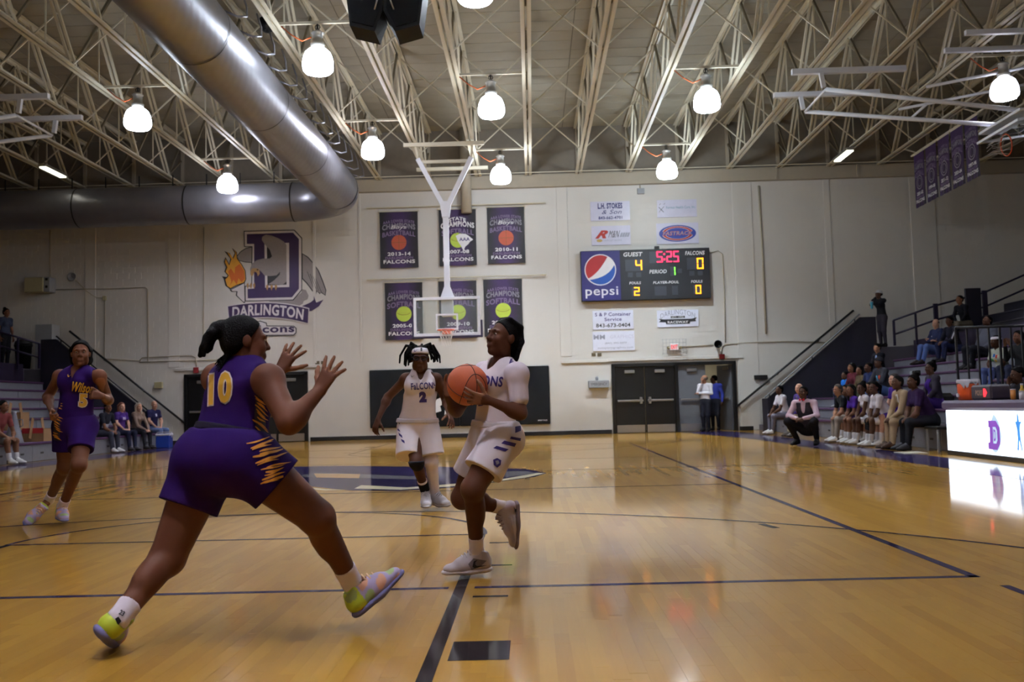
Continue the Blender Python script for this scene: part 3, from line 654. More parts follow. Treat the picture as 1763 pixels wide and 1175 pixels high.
# ---------------- scoreboard ----------------
MSB = mat('black_scoreboard_face', (26, 27, 32), .45); MSW = mat('smoked_digit_window', (62, 64, 72), .3); MSBLUE = mat('blue_panel', (48, 44, 110), .4); MRED = mat('red_panel_paint', (176, 44, 46), .4); MBLU = mat('blue_panel_paint', (34, 84, 170), .4)
MLR = mat('lit_red_digit', (255, 40, 80), .4, emit=3.); MLA = mat('lit_amber_digit', (255, 165, 30), .4, emit=2.4); MLG = mat('lit_green_digit', (110, 255, 60), .4, emit=2.4)
a = wl(998.4, 435.7); b = wl(1222.3, 514.7); sx0, sz1, sx1, sz0 = a[0], a[1]+.02, b[0], b[1]
SBY = 30.78
sbd = thing('scoreboard', ((sx0+sx1)/2, 31, sz0), 'black electronic scoreboard with a blue drink panel on the back wall', 'scoreboard')
MB().box(sx0, sx1, SBY, 31., sz0, sz1, .012).obj('cabinet', MSB, sbd)
SF = (V(sx0, SBY, sz0), V(1, 0, 0), V(0, 0, 1), V(0, -1, 0)); SWd, SHt = sx1-sx0, sz1-sz0
def spx(x, y):     # zoom-picture pixels of the scoreboard (115..1022, 408..768) -> board units
    t = (x-118)/900.; return t*SWd, (1-(y-(428-t*20))/342.)*SHt
def sp2(x0, y0, x1, y1): p, q = spx(x0, y1), spx(x1, y0); return rect(p[0], p[1], q[0], q[1])
plate(sbd, 'advert_panel', rect(.02, .02, .305*SWd, SHt-.02), MSBLUE, SF, 0, .012)
gc = spx(254, 556); rg = .123*SWd
plate(sbd, 'globe_mark', disc(*gc, rg), MWHP, SF, .012, .003)
def wavecut(top):
    r1 = rg*.93; pts = []
    if top:
        a0, a1 = math.radians(60), math.radians(215); pts = [(gc[0]+r1*math.cos(t), gc[1]+r1*math.sin(t)) for t in np.linspace(a0, a1, 22)]
        p0, p1 = pts[-1], pts[0]; c1 = (gc[0]-.1*rg, gc[1]-.2*rg)
    else:
        a0, a1 = math.radians(222), math.radians(378); pts = [(gc[0]+r1*math.cos(t), gc[1]+r1*math.sin(t)) for t in np.linspace(a0, a1, 22)]
        p0, p1 = pts[-1], pts[0]; c1 = (gc[0]+.5*rg, gc[1]-.5*rg)
    for t in np.linspace(0, 1, 9)[1:-1]: pts.append(tuple((1-t)**2*p0[i]+2*t*(1-t)*c1[i]+t*t*p1[i] for i in (0, 1)))
    return pts
plate(sbd, 'globe_mark', wavecut(True), MRED, SF, .015, .003); plate(sbd, 'globe_mark', wavecut(False), MBLU, SF, .015, .003)
def stx(s, x0, y0, x1, y1, m=MWHP, bold=.03, sh=.15):
    p, q = spx(x0, y1), spx(x1, y0); lettering(sbd, s, (p[0]+q[0])/2, (p[1]+q[1])/2, q[0]-p[0], q[1]-p[1], m, SF, .014, bold, sh)
stx('pepsi', 146, 668, 374, 750, MWHP, .01, 0)
stx('GUEST', 418, 436, 552, 468); stx('FALCONS', 848, 430, 984, 460); stx('PERIOD', 595, 555, 716, 584); stx('FOULS', 453, 636, 534, 656); stx('PLAYER-FOUL', 618, 632, 798, 654); stx('FOULS', 882, 628, 962, 648)
for q in ((430, 486, 552, 566), (600, 430, 810, 512), (860, 474, 975, 556), (742, 536, 776, 598), (792, 550, 822, 580), (446, 574, 480, 606), (504, 574, 538, 606), (874, 566, 908, 598), (932, 566, 966, 596), (470, 672, 524, 734), (628, 668, 710, 732), (750, 666, 790, 728), (898, 660, 952, 722)):
    plate(sbd, 'digit_window', sp2(*q), MSW, SF, .0, .008)
SEG = {'0': 'abcdef', '1': 'bc', '2': 'abged', '4': 'fgbc', '5': 'afgcd'}
def digit(ch_, x0, y0, x1, y1, m):
    p, q = spx(x0, y1), spx(x1, y0); X0, Z0, X1, Z1 = p[0], p[1], q[0], q[1]; t = .2*(X1-X0); mz = (Z0+Z1)/2
    R = dict(a=(X0, Z1-t, X1, Z1), d=(X0, Z0, X1, Z0+t), g=(X0+t*.2, mz-t/2, X1-t*.2, mz+t/2), f=(X0, mz+t*.3, X0+t, Z1-t*.3), e=(X0, Z0+t*.3, X0+t, mz-t*.3), b=(X1-t, mz+t*.3, X1, Z1-t*.3), c=(X1-t, Z0+t*.3, X1, mz-t*.3))
    for s_ in SEG[ch_]: plate(sbd, 'lit_segment', rect(*R[s_]), m, SF, .009, .006)
digit('5', 650, 432, 690, 508, MLR); digit('2', 718, 431, 755, 506, MLR); digit('5', 766, 430, 803, 506, MLR)
for z in (450, 486): plate(sbd, 'lit_segment', sp2(697, z-5, 708, z+7), MLR, SF, .009, .006)
digit('4', 500, 488, 546, 562, MLA); digit('0', 928, 478, 973, 554, MLA); digit('1', 742, 538, 776, 596, MLG); digit('2', 484, 674, 523, 732, MLA); digit('0', 912, 662, 950, 722, MLA)
MB().box(4.05, 4.2, 30.8, 30.9, sz1, sz1+.1, .01).obj('horn', MDK, sbd)
# ---------------- sponsor signs ----------------
MSIGN = mat('white_sign_panel', (206, 204, 222), .35); MSIGN2 = mat('bright_sign_panel', (226, 228, 242), .35); MNVY = mat('navy_print', (40, 40, 110), .5); MBLKP = mat('black_print', (34, 34, 40), .5); MREDP = mat('red_print', (176, 52, 44), .5); MTEAL = mat('teal_print', (96, 150, 170), .5); MGP = mat('pale_grey_print', (160, 160, 176), .5); MBLUP = mat('blue_print', (44, 62, 150), .5)
def sign(px0, py0, px1, py1, label, m=MSIGN, oval=False):
    a, b = wl(px0, py1, 30.97), wl(px1, py0, 30.97); x0, x1, z0, z1 = a[0], b[0], a[1], b[1]
    r = thing('sponsor_sign', ((x0+x1)/2, 31, z0), label, 'sign'); F = (V((x0+x1)/2, 30.97, (z0+z1)/2), V(1, 0, 0), V(0, 0, 1), V(0, -1, 0)); w_, h_ = x1-x0, z1-z0
    plate(r, 'panel', rect(-w_/2, -h_/2, w_/2, h_/2), m, (F[0]+V(0, .03, 0),)+F[1:], 0, .03)
    return r, F, w_, h_
r, F, w_, h_ = sign(1017, 346, 1084, 381, 'white sign with navy L.H. Stokes lettering and phone number, top left above the scoreboard')
lettering(r, 'L.H. STOKES', 0, .14*h_+.08, .62*w_, .3*h_, MNVY, F, bold=.04); lettering(r, '& Son', .04*w_, -.08*h_+.02, .5*w_, .22*h_, MNVY, F, shear=.3, bold=.0); lettering(r, '843-662-4701', 0, -.35*h_, .6*w_, .16*h_, MNVY, F)
r, F, w_, h_ = sign(1132, 343, 1199, 375, 'white sign with pale teal health care lettering, top right above the scoreboard')
lettering(r, 'Forrest Health Care, Inc.', .1*w_, .05*h_, .74*w_, .17*h_, MTEAL, F, bold=.0)
for q in ((-.46, .1, -.34, -.2), (-.46, -.2, -.33, .12), (-.44, .22, -.41, .3), (-.33, .24, -.3, .32)):
    mb = MB().bar(F[0]+V(q[0]*w_, -.006, q[1]*h_), F[0]+V(q[2]*w_, -.006, q[3]*h_), .02, .01); mb.obj('figure_mark', MBLKP, r)
r, F, w_, h_ = sign(1019, 388, 1085, 423, 'white sign with a red slanted R and grey racing print, lower left above the scoreboard')
lettering(r, 'R', -.24*w_, .06*h_, .34*w_, .42*h_, MREDP, F, bold=.05, shear=.5); lettering(r, 'M&N', .08*w_, .06*h_, .3*w_, .36*h_, MBLKP, F, shear=.6, bold=-.005)
for q in range(4): plate(r, 'checker', [(.22*w_+.06*q*w_, -.1*h_), (.27*w_+.06*q*w_, -.1*h_), (.31*w_+.06*q*w_, .12*h_), (.26*w_+.06*q*w_, .12*h_)], MGP, F, .004, .002)
lettering(r, 'CHEVROLET RACING', .02*w_, -.26*h_, .5*w_, .09*h_, MGP, F, bold=.0); plate(r, 'small_badge', disc(-.3*w_, -.26*h_, .09, .05), mat('gold_print', (190, 160, 90), .5), F, .004, .002)
r, F, w_, h_ = sign(1131, 383, 1202, 421, 'white sign with a red and blue Fastrack oval, lower right above the scoreboard')
for k_, m_, s_ in ((1., MBLUP, 0), (.86, MWHP, 1), (.83, MREDP, 2), (.68, MWHP, 3), (.655, MBLUP, 4)): plate(r, 'oval_mark', disc(0, 0, .44*w_*k_, .4*h_*k_, 40), m_, F, .003*s_, .003)
plate(r, 'oval_mark', rect(-.4*w_, -.09*h_, .4*w_, .1*h_), MBLUP, F, .016, .002); lettering(r, 'FASTRACK', 0, 0, .72*w_, .21*h_, MREDP, F, .02, .05, .2); lettering(r, 'FASTRACK', 0, 0, .7*w_, .17*h_, MGP, F, .022, .0, .2)
r, F, w_, h_ = sign(1021, 534, 1090, 568, 'white S and P Container Service sign with phone number, left under the scoreboard', MSIGN2)
lettering(r, 'S & P Container', 0, .3*h_, .88*w_, .19*h_, MPURT, F, bold=.015); lettering(r, 'Service', 0, .03*h_, .42*w_, .18*h_, MPURT, F, bold=.015); lettering(r, '843-673-0404', 0, -.29*h_, .84*w_, .21*h_, MBLKP, F, bold=.02)
r, F, w_, h_ = sign(1021, 570, 1092, 605, 'white sign with a grey MM monogram and faint web address, lowest left under the scoreboard', MSIGN2)
lettering(r, 'MM', -.34*w_, .22*h_, .27*w_, .24*h_, MGP, F, bold=.03); lettering(r, 'GRAPHICS', .2*w_, .22*h_, .56*w_, .18*h_, MSIGN, F, bold=.0); lettering(r, '(843) 393-5077', .05*w_, -.12*h_, .52*w_, .12*h_, MGP, F, bold=.01); lettering(r, 'mmsportsgraphics.com', .04*w_, -.36*h_, .84*w_, .14*h_, MGP, F, bold=.0)
r, F, w_, h_ = sign(1132, 533, 1202, 564, 'white Darlington Raceway sign with black ribbon, right under the scoreboard', MSIGN2)
lettering(r, 'DARLINGTON', 0, .2*h_+.1, .84*w_, .3*h_, MGP, F, arch=.14, bold=.0); plate(r, 'ribbon', [(-.46*w_, .0*h_), (-.34*w_, -.04*h_), (.34*w_, -.04*h_), (.46*w_, .04*h_), (.42*w_, -.1*h_), (.44*w_, -.2*h_), (.3*w_, -.22*h_), (.28*w_, -.34*h_), (-.28*w_, -.34*h_), (-.3*w_, -.22*h_), (-.46*w_, -.2*h_), (-.42*w_, -.1*h_)], MBLKP, F, .003, .003)
lettering(r, 'RACEWAY', 0, -.22*h_, .5*w_, .15*h_, MWHP, F, .008, .03); plate(r, 'ribbon', rect(-.17*w_, .02*h_, .17*w_, .14*h_), MBLKP, F, .003, .003); lettering(r, 'EST. 1950', 0, .08*h_, .28*w_, .08*h_, MWHP, F, .008, .01)
# ---------------- school emblem painted-board on the wall ----------------
MEMW = mat('emblem_white', (214, 208, 208), .55); MEMP = mat('emblem_purple', (54, 34, 78), .5); MEMK = mat('emblem_black', (28, 26, 30), .55); MEMG = mat('emblem_grey', (146, 138, 136), .6, var=.15, scale=20); MEMGD = mat('emblem_dark_grey', (76, 72, 74), .6); MFO = mat('flame_orange', (206, 104, 34), .6); MFY = mat('flame_yellow', (222, 160, 52), .6); MTAN = mat('talon_tan', (176, 136, 84), .6)
E1 = wl(470, 490); em = thing('school_emblem', (E1[0], 31, wl(470, 578)[1]), 'large purple letter D wall emblem with grey bird, torch and Darlington ribbon', 'emblem')
def ez(x, y): return wl(360+x/5.342, 380+y/5.342, 30.98)     # emblem traced in its own detail units, then placed on the wall plane
EF = (V(0, 30.99, 0), V(1, 0, 0), V(0, 0, 1), V(0, -1, 0))
def ep(nm, pts, m, lift, grow=0):
    P = [ez(*p) for p in pts]
    ar = sum(P[i][0]*P[(i+1) % len(P)][1]-P[(i+1) % len(P)][0]*P[i][1] for i in range(len(P)))
    if ar < 0: P = P[::-1]
    return plate(em, nm, P, m, EF, lift, .004)
wing = [(860, 310), (905, 340), (950, 390), (1000, 460), (1040, 560), (1070, 640), (1066, 684), (1030, 655), (1020, 668), (985, 640), (985, 668), (950, 640), (930, 610), (900, 570), (862, 530)]
ep('wing', [(855, 300), (910, 332), (960, 390), (1010, 460), (1050, 560), (1078, 640), (1070, 692), (1028, 664), (1018, 678), (992, 652), (984, 678), (945, 648), (920, 612), (890, 575), (855, 540)], MEMK, 0); ep('wing', wing, MEMG, .004)
for i in range(4): ep('feather_line', [(900+i*26, 470+i*22), (905+i*26, 468+i*22), (965+i*24, 620+i*14), (960+i*24, 622+i*14)], MEMGD, .008)
ep('tail', [(855, 630), (890, 640), (915, 690), (905, 725), (870, 740), (860, 765), (820, 790), (560, 760), (550, 742), (760, 735), (850, 660)], MEMG, .002)
ep('wing', [(250, 330), (285, 285), (340, 250), (395, 240), (395, 390), (330, 385), (270, 370)], MEMK, 0); ep('wing', [(258, 330), (290, 290), (342, 257), (392, 247), (392, 384), (332, 378), (275, 365)], MEMG, .004)
Dout = [(318, 95), (785, 84), (856, 160), (856, 640), (775, 735), (330, 745), (328, 600), (388, 600), (392, 243), (322, 243)]
ep('letter_d', Dout, MEMK, .006)
ep('letter_d', [(326, 103), (780, 92), (848, 164), (848, 636), (770, 727), (338, 737), (336, 608), (396, 608), (400, 236), (330, 236)], MEMW, .010)
ep('letter_d', [(348, 125), (772, 112), (826, 170), (826, 628), (762, 706), (356, 716), (354, 630), (415, 626), (415, 215), (348, 215)], MEMP, .014)
ep('letter_d', [(510, 218), (736, 205), (738, 612), (516, 618)], MEMW, .018)
ep('letter_d', [(532, 238), (712, 228), (714, 590), (538, 598)], MEMK, .021)
bird = [(490, 150), (520, 130), (575, 138), (640, 165), (690, 195), (712, 225), (714, 560), (680, 590), (600, 590), (545, 588), (600, 550), (650, 500), (655, 470), (620, 505), (560, 512), (510, 505), (480, 470), (450, 445), (420, 450), (400, 500), (382, 495), (380, 440), (400, 395), (440, 365), (500, 350), (560, 350), (580, 330), (560, 270), (510, 215), (486, 180)]
ep('bird', bird, MEMG, .025)
ep('beak', [(382, 470), (400, 440), (440, 440), (462, 450), (468, 490), (450, 515), (440, 480), (420, 470), (408, 500), (395, 515), (382, 500)], MTAN, .030)
ep('eye', [(436, 452), (450, 446), (458, 456), (446, 462)], MEMK, .034)
for x in (345, 375, 405): ep('talon', [(x, 590), (x+15, 570), (x+22, 600), (x+12, 630), (x+4, 612)], MTAN, .026)
for x in (525, 565, 605): ep('talon', [(x, 600), (x+12, 588), (x+24, 606), (x+12, 645), (x+2, 625)], MTAN, .026)
ep('flame', [(150, 600), (135, 540), (118, 512), (160, 520), (170, 505), (140, 470), (155, 430), (135, 380), (150, 335), (185, 400), (195, 350), (138, 280), (190, 300), (215, 345), (235, 300), (208, 250), (255, 290), (262, 350), (300, 400), (335, 460), (342, 540), (325, 575), (250, 600), (195, 632)], MEMK, .002)
ep('flame', [(165, 600), (148, 540), (165, 528), (182, 505), (152, 470), (168, 430), (146, 385), (152, 352), (185, 412), (205, 355), (165, 290), (195, 310), (222, 352), (245, 300), (225, 265), (250, 295), (255, 350), (295, 405), (328, 462), (334, 540), (318, 570), (250, 592), (198, 622)], MFY, .006)
ep('flame', [(190, 600), (205, 560), (175, 470), (200, 440), (235, 490), (240, 430), (280, 400), (322, 465), (328, 535), (300, 568), (270, 530), (255, 590), (225, 545)], MFO, .010)
ep('torch', [(190, 638), (255, 602), (328, 568), (330, 760), (318, 758), (245, 690), (250, 655), (205, 655)], MEMK, .002); ep('torch', [(202, 638), (258, 610), (322, 578), (326, 745), (316, 748), (256, 688), (262, 650), (212, 648)], MEMW, .006)
ep('ribbon', [(850, 790), (930, 755), (962, 730), (965, 695), (985, 755), (1052, 728), (1010, 790), (945, 832), (900, 838)], MEMP, .012)
rb_ = lambda t, o: (175+(915-175)*t, 795-75*math.sin(math.pi*t*.6+.35)+35*t*t*1.6+20+o)
def ribbon(o0, o1, x0=0., x1=1.): return [(rb_(t, o0)) for t in np.linspace(x0, x1, 15)] + [(rb_(t, o1)[0]-18*t+12, rb_(t, o1)[1]) for t in np.linspace(x1, x0, 15)]
ep('ribbon', ribbon(-8, 142, -.01, 1.01), MEMW, .016); ep('ribbon', ribbon(2, 132), MEMP, .020)
v, f = text_mesh('DARLINGTON', .03, 0); P = []
for x, y in v:
    t = .055+.89*x; b0 = rb_(t, 116); b1 = rb_(t, 14); p = (b0[0]+(b1[0]-b0[0])*y - 10*t*(1-y), b0[1]+(b1[1]-b0[1])*y); q_ = ez(*p); P.append((q_[0], 30.99-.028, q_[1]))
mb = MB(); mb.add(P, f); mb.obj('lettering', MEMW, em)
ep('falcons_plate', [(300, 950), (430, 930), (470, 920), (530, 940), (535, 965), (780, 968), (806, 990), (804, 1035), (780, 1058), (300, 1066), (280, 1040)], MEMGD, .012)
ep('falcons_plate', [(308, 958), (432, 938), (470, 930), (522, 948), (528, 974), (776, 976), (796, 994), (795, 1030), (776, 1048), (308, 1056), (290, 1036)], MEMW, .016)
a_, b_ = ez(310, 1040), ez(785, 955); lettering(em, 'Falcons', (a_[0]+b_[0])/2, (a_[1]+b_[1])/2, b_[0]-a_[0], b_[1]-a_[1], MEMP, EF, .022, .03)
# ---------------- black wall pad with white bird marks ----------------
a, b = wl(638, 738), wl(945, 630); x0, x1, z0, z1 = a[0], b[0], a[1], b[1]
pad = thing('wall_pad', ((x0+x1)/2, 31, z0), 'long black padded wall mat behind the white players', 'mat')
MPAD = mat('black_vinyl', (13, 13, 15), .6, bump=.1, bscale=30, spec=.15)
for i in range(4): MB().box(x0+(x1-x0)*i/4+.003, x0+(x1-x0)*(i+1)/4-.003, 30.9, 31., z0, z1, .02).obj('pad_panel', MPAD, pad)
PF = (V(0, 30.9, 0), V(1, 0, 0), V(0, 0, 1), V(0, -1, 0))
def pp(pts, m=MWHP):
    P = [wl(*p, 30.9) for p in pts]; ar = sum(P[i][0]*P[(i+1) % len(P)][1]-P[(i+1) % len(P)][0]*P[i][1] for i in range(len(P)))
    plate(pad, 'white_mark', P if ar > 0 else P[::-1], m, PF, .002, .003)
pp([(765, 655), (770, 654), (772, 672), (768, 684), (764, 675)]); pp([(744, 700), (752, 688), (766, 682), (770, 690), (760, 698), (752, 704)]); pp([(762, 690), (772, 694), (770, 712), (765, 715), (767, 700)]); pp([(745, 706), (758, 700), (760, 708), (748, 712)])
lettering(pad, 'SPORT PADS', x1-.25, z0+.12, .3, .04, MWHP, PF)
# ---------------- small fittings on the back wall ----------------
MBOX = mat('beige_unit', (176, 166, 128), .5); MREDB = mat('red_alarm_box', (130, 30, 34), .4); MGBOX = mat('grey_box', (150, 152, 156), .4)
def wbox(nm, px0, py0, px1, py1, d, m, label, cat, c=.008, Y=31.):
    a, b = wl(px0, py1, Y), wl(px1, py0, Y); return MB().box(a[0], b[0], Y-d, Y, a[1], b[1], c).obj(nm, m, label=label, cat=cat)
a, b = wl(54, 506), wl(96, 480)
r = thing('wall_unit', ((a[0]+b[0])/2, 31, a[1]), 'beige air unit high on the wall at far left under the duct', 'air unit')
MB().box(a[0], b[0]-.2, 30.55, 31., a[1], b[1], .01).obj('housing', MBOX, r); MB().box(b[0]-.2, b[0], 30.6, 31., a[1], b[1], .01).obj('control_panel', MGBOX, r)
for z in (.12, .36): MB().box(b[0]-.14, b[0]-.06, 30.585, 30.6, a[1]+z, a[1]+z+.08).obj('vent', MDK, r)
a = wl(125, 477); r = thing('wall_clock', (a[0], 31, a[1]-.14), 'small round grey wall clock near the beige air unit', 'clock')
MB().lathe([(.14, 0), (.15, -.05), (.13, -.07), (.12, -.05), (0, -.05)][::-1], (a[0], 31, a[1]), 20, 1).obj('case', MGBOX, r, True)
MB().bar((a[0], 30.94, a[1]), (a[0], 30.94, a[1]+.09), .012).bar((a[0], 30.94, a[1]), (a[0]+.06, 30.94, a[1]-.03), .012).obj('hands', MBLKP, r)
wbox('junction_box', 178, 510, 184, 518, .08, MBOX, 'small tan junction box at the end of the slanting cable, far left wall', 'box')
wbox('junction_box', 1097, 325, 1109, 335, .1, MGBOX, 'small grey junction box at the top of the wall above the scoreboard', 'box')
wbox('alarm_box', 334, 633, 343, 643, .08, MREDB, 'small red alarm box above the left black doors', 'alarm')
wbox('alarm_box', 1238, 610, 1247, 619, .08, MREDB, 'small red alarm box over the open right doorway', 'alarm')
wbox('wall_sensor', 268, 658, 281, 669, .12, MBOX, 'small tan wall sensor left of the left black doors', 'box')
wbox('wall_light', 1298, 646, 1320, 654, .1, MDK, 'low black wall box right of the open doorway', 'box')
for x, lb in ((546, 'left small socket plate over the left black doors'), (556, 'right small socket plate over the left black doors'), (1021.5, 'left small socket plate left of the right doors'), (1031.5, 'right small socket plate left of the right doors')):
    y = 625 if x < 600 else 611; wbox('socket_plate', x-3, y-3, x+4, y+3, .02, mat('bronze_plate', (92, 82, 62), .4), lb, 'socket', .002)
r = thing('wall_shelf_unit', V(wl(1031, 672)[0], 31, wl(1031, 672)[1]), 'grey wall-mounted emergency unit left of the right black doors', 'fixture')
a, b = wl(1013, 669), wl(1048, 655); MB().box(a[0], b[0], 30.82, 31., a[1], b[1], .012).obj('housing', MGBOX, r)
lettering(r, 'EMERGENCY', (a[0]+b[0])/2, (a[1]+b[1])/2, .5, .08, MBLKP, (V(0, 30.82, 0), V(1, 0, 0), V(0, 0, 1), V(0, -1, 0)), .002, 0.)
MB().lathe([(.03, 0), (.05, .02), (.05, .1), (.02, .13)], ((a[0]+b[0])/2-.05, 30.92, b[1]), 10).obj('lamp_head', MGBOX, r, True)
a = wl(1160, 598); r = thing('exit_sign', (a[0], 31, a[1]-.12), 'white EXIT sign with red letters behind a wire cage over the right doors', 'sign')
MEX = mat('exit_face', (238, 226, 226), .4, emit=.15); MB().box(a[0]-.13, a[0]+.13, 30.88, 31., a[1]-.1, a[1]+.1, .01).obj('case', MEX, r)
lettering(r, 'EXIT', a[0], a[1], .2, .13, mat('lit_red_letters', (235, 40, 50), .4, emit=.8), (V(0, 30.88, 0), V(1, 0, 0), V(0, 0, 1), V(0, -1, 0)), .003, .03)
for s_ in (-1, 1): MB().lathe([(.05, .05), (.055, 0), (.03, -.06), (0, -.06)], (a[0]+.18*s_, 30.9, a[1]-.02), 10, 1).obj('lamp_head', MBOX, r, True)
cg = MB()
for i in range(8): cg.bar((a[0]-.37+.74*i/7, 30.8, a[1]-.22), (a[0]-.37+.74*i/7, 30.8, a[1]+.24), .007)
for i in range(5): cg.bar((a[0]-.37, 30.8, a[1]-.22+.46*i/4), (a[0]+.37, 30.8, a[1]-.22+.46*i/4), .007)
for x in (-.37, .37):
    for z in (-.22, .24): cg.bar((a[0]+x, 30.8, a[1]+z), (a[0]+x, 31., a[1]+z), .01)
cg.obj('wire_cage', MGBOX, r)
lettering(r, 'NO EXIT', a[0]+.0, a[1]-.34, .26, .06, mat('faded_tan_print', (190, 160, 130), .6), WALL, .002, .0)
a = wl(1233, 594); r = thing('horn_speaker', (a[0], 30.75, a[1]-.12), 'black round horn speaker above the open right doorway', 'speaker')
MB().lathe([(.03, .25), (.05, .12), (.1, .02), (.13, -.05), (.11, -.05), (.06, .05), (0, .06)], (a[0], 30.72, a[1]), 18, 1).obj('horn', MSPK, r, True); MB().bar((a[0], 30.85, a[1]), (a[0], 31, a[1]), .04).obj('bracket', MDK, r)
MPIPE = mat('wall_conduit_paint', (176, 166, 146), .5)
def conduit(pts, label, rr=.016, Y=30.975):
    P = [atY(x, y, Y) for x, y in pts]; MB().tube(P, rr, 6).obj('conduit', MPIPE, smooth=True, label=label, cat='pipe')
conduit([(96, 499), (140, 498), (200, 497), (250, 495), (254, 498), (255, 560), (255, 622)], 'thin conduit from the beige air unit along the wall and down, far left')
conduit([(130, 482), (150, 502), (165, 512), (180, 514)], 'slack cable from the round clock to the tan junction box', .012)
conduit([(181, 518), (181, 560), (180, 618), (240, 621)], 'thin conduit dropping from the tan junction box, left wall')
conduit([(240, 622), (245, 616), (330, 612), (337, 616), (338, 632)], 'conduit with a bend ending at the red alarm box over the left doors')
conduit([(240, 624), (290, 622), (390, 619)], 'straight conduit passing above the left black doors')
conduit([(351.5, 391), (351, 470), (350, 565), (350, 600)], 'long vertical conduit left of the large emblem')
conduit([(86, 396), (86, 480)], 'vertical conduit dropping to the beige air unit')
conduit([(1306, 320), (1313, 440), (1319, 575)], 'long vertical pipe on the wall right of the scoreboard', .03)
conduit([(1173, 597), (1228, 594)], 'short straight conduit from the EXIT sign to the horn speaker')
conduit([(1242, 610), (1243, 597), (1248, 593), (1290, 590), (1352, 588), (1420, 590)], 'conduit with a bend running right from the red alarm box to the stairs')
conduit([(1222, 436), (1236, 432), (1244, 438), (1247, 500), (1249, 590)], 'conduit from the scoreboard bending down to the alarm box')
conduit([(1100, 280), (1102, 325)], 'short conduit dropping into the grey junction box above the scoreboard', .02)
# ======================= STANDS =======================
MRIS = mat('grey_bleacher_panel', (118, 118, 128), .5, var=.14, scale=14); MNOSE = mat('purple_seat_edge', (78, 44, 84), .5); MTREAD = mat('bleacher_tread', (92, 88, 98), .55, var=.15); MNAVY = mat('navy_guard_paint', (17, 14, 32), .55); MPWALL = mat('purple_wall_paint', (36, 24, 52), .6); MRAILB = mat('black_rail_paint', (20, 20, 24), .4); MRAILP = mat('purple_rail_paint', (30, 22, 52), .45)
def row_z(k): return .43+.27*k
def bleachers(sx, fx, y0, y1, n, label):
    r = thing('bleachers', (fx, (y0+y1)/2, 0), label, 'bleachers')
    for k in range(n):
        a = fx+.62*k*sx; b = a+.62*sx; x0, x1 = min(a, b), max(a, b); z0 = 0 if k == 0 else row_z(k-1)
        e = .03*sx; p = sorted((a+e, a+e+.03*sx))
        m = int(round((y1-y0)/2.6))
        for i in range(m):
            ya = y0+(y1-y0)*i/m; yb = y0+(y1-y0)*(i+1)/m
            MB().box(p[0], p[1], ya+.006, yb-.006, z0+.005, row_z(k)-.05).obj('riser_panel', MRIS, r)
        p = sorted((a, a+.09*sx)); MB().box(p[0], p[1], y0, y1, row_z(k)-.055, row_z(k), .012).obj('seat_edge', MNOSE, r)
        p = sorted((a+.09*sx, b+.06*sx)); MB().box(p[0], p[1], y0, y1, row_z(k)-.05, row_z(k)-.006).obj('tread', MTREAD, r)
        if k == 0:
            for i in range(m*3):
                y = y0+(y1-y0)*(i+.5)/(m*3); q = sorted((a+e-.004*sx, a+e+.004*sx)); MB().box(q[0], q[1], y-.07, y+.07, .16, .2).obj('vent_slot', MDK, r)
    for y in (y0, y1):
        pts = [(fx+.03*sx, 0)]
        for k in range(n): pts += [(fx+(.62*k+.03)*sx, row_z(k)-.02), (fx+(.62*(k+1)+.03)*sx, row_z(k)-.02)]
        pts += [(fx+.62*n*sx, 0)]
        MB().prism(pts, (0, y-.015 if y == y0 else y-.005, 0), (1, 0, 0), (0, 0, 1), (0, 1, 0), .02).obj('end_panel', MNAVY, r)
    return r
RFX, LFX = 7.12, -11.15
bleachers(1, RFX, 6., 29.2, 7, 'grey bleachers with purple seat edges along the right side')
bleachers(-1, LFX, 6., 29.2, 7, 'grey bleachers with purple seat edges along the left side')
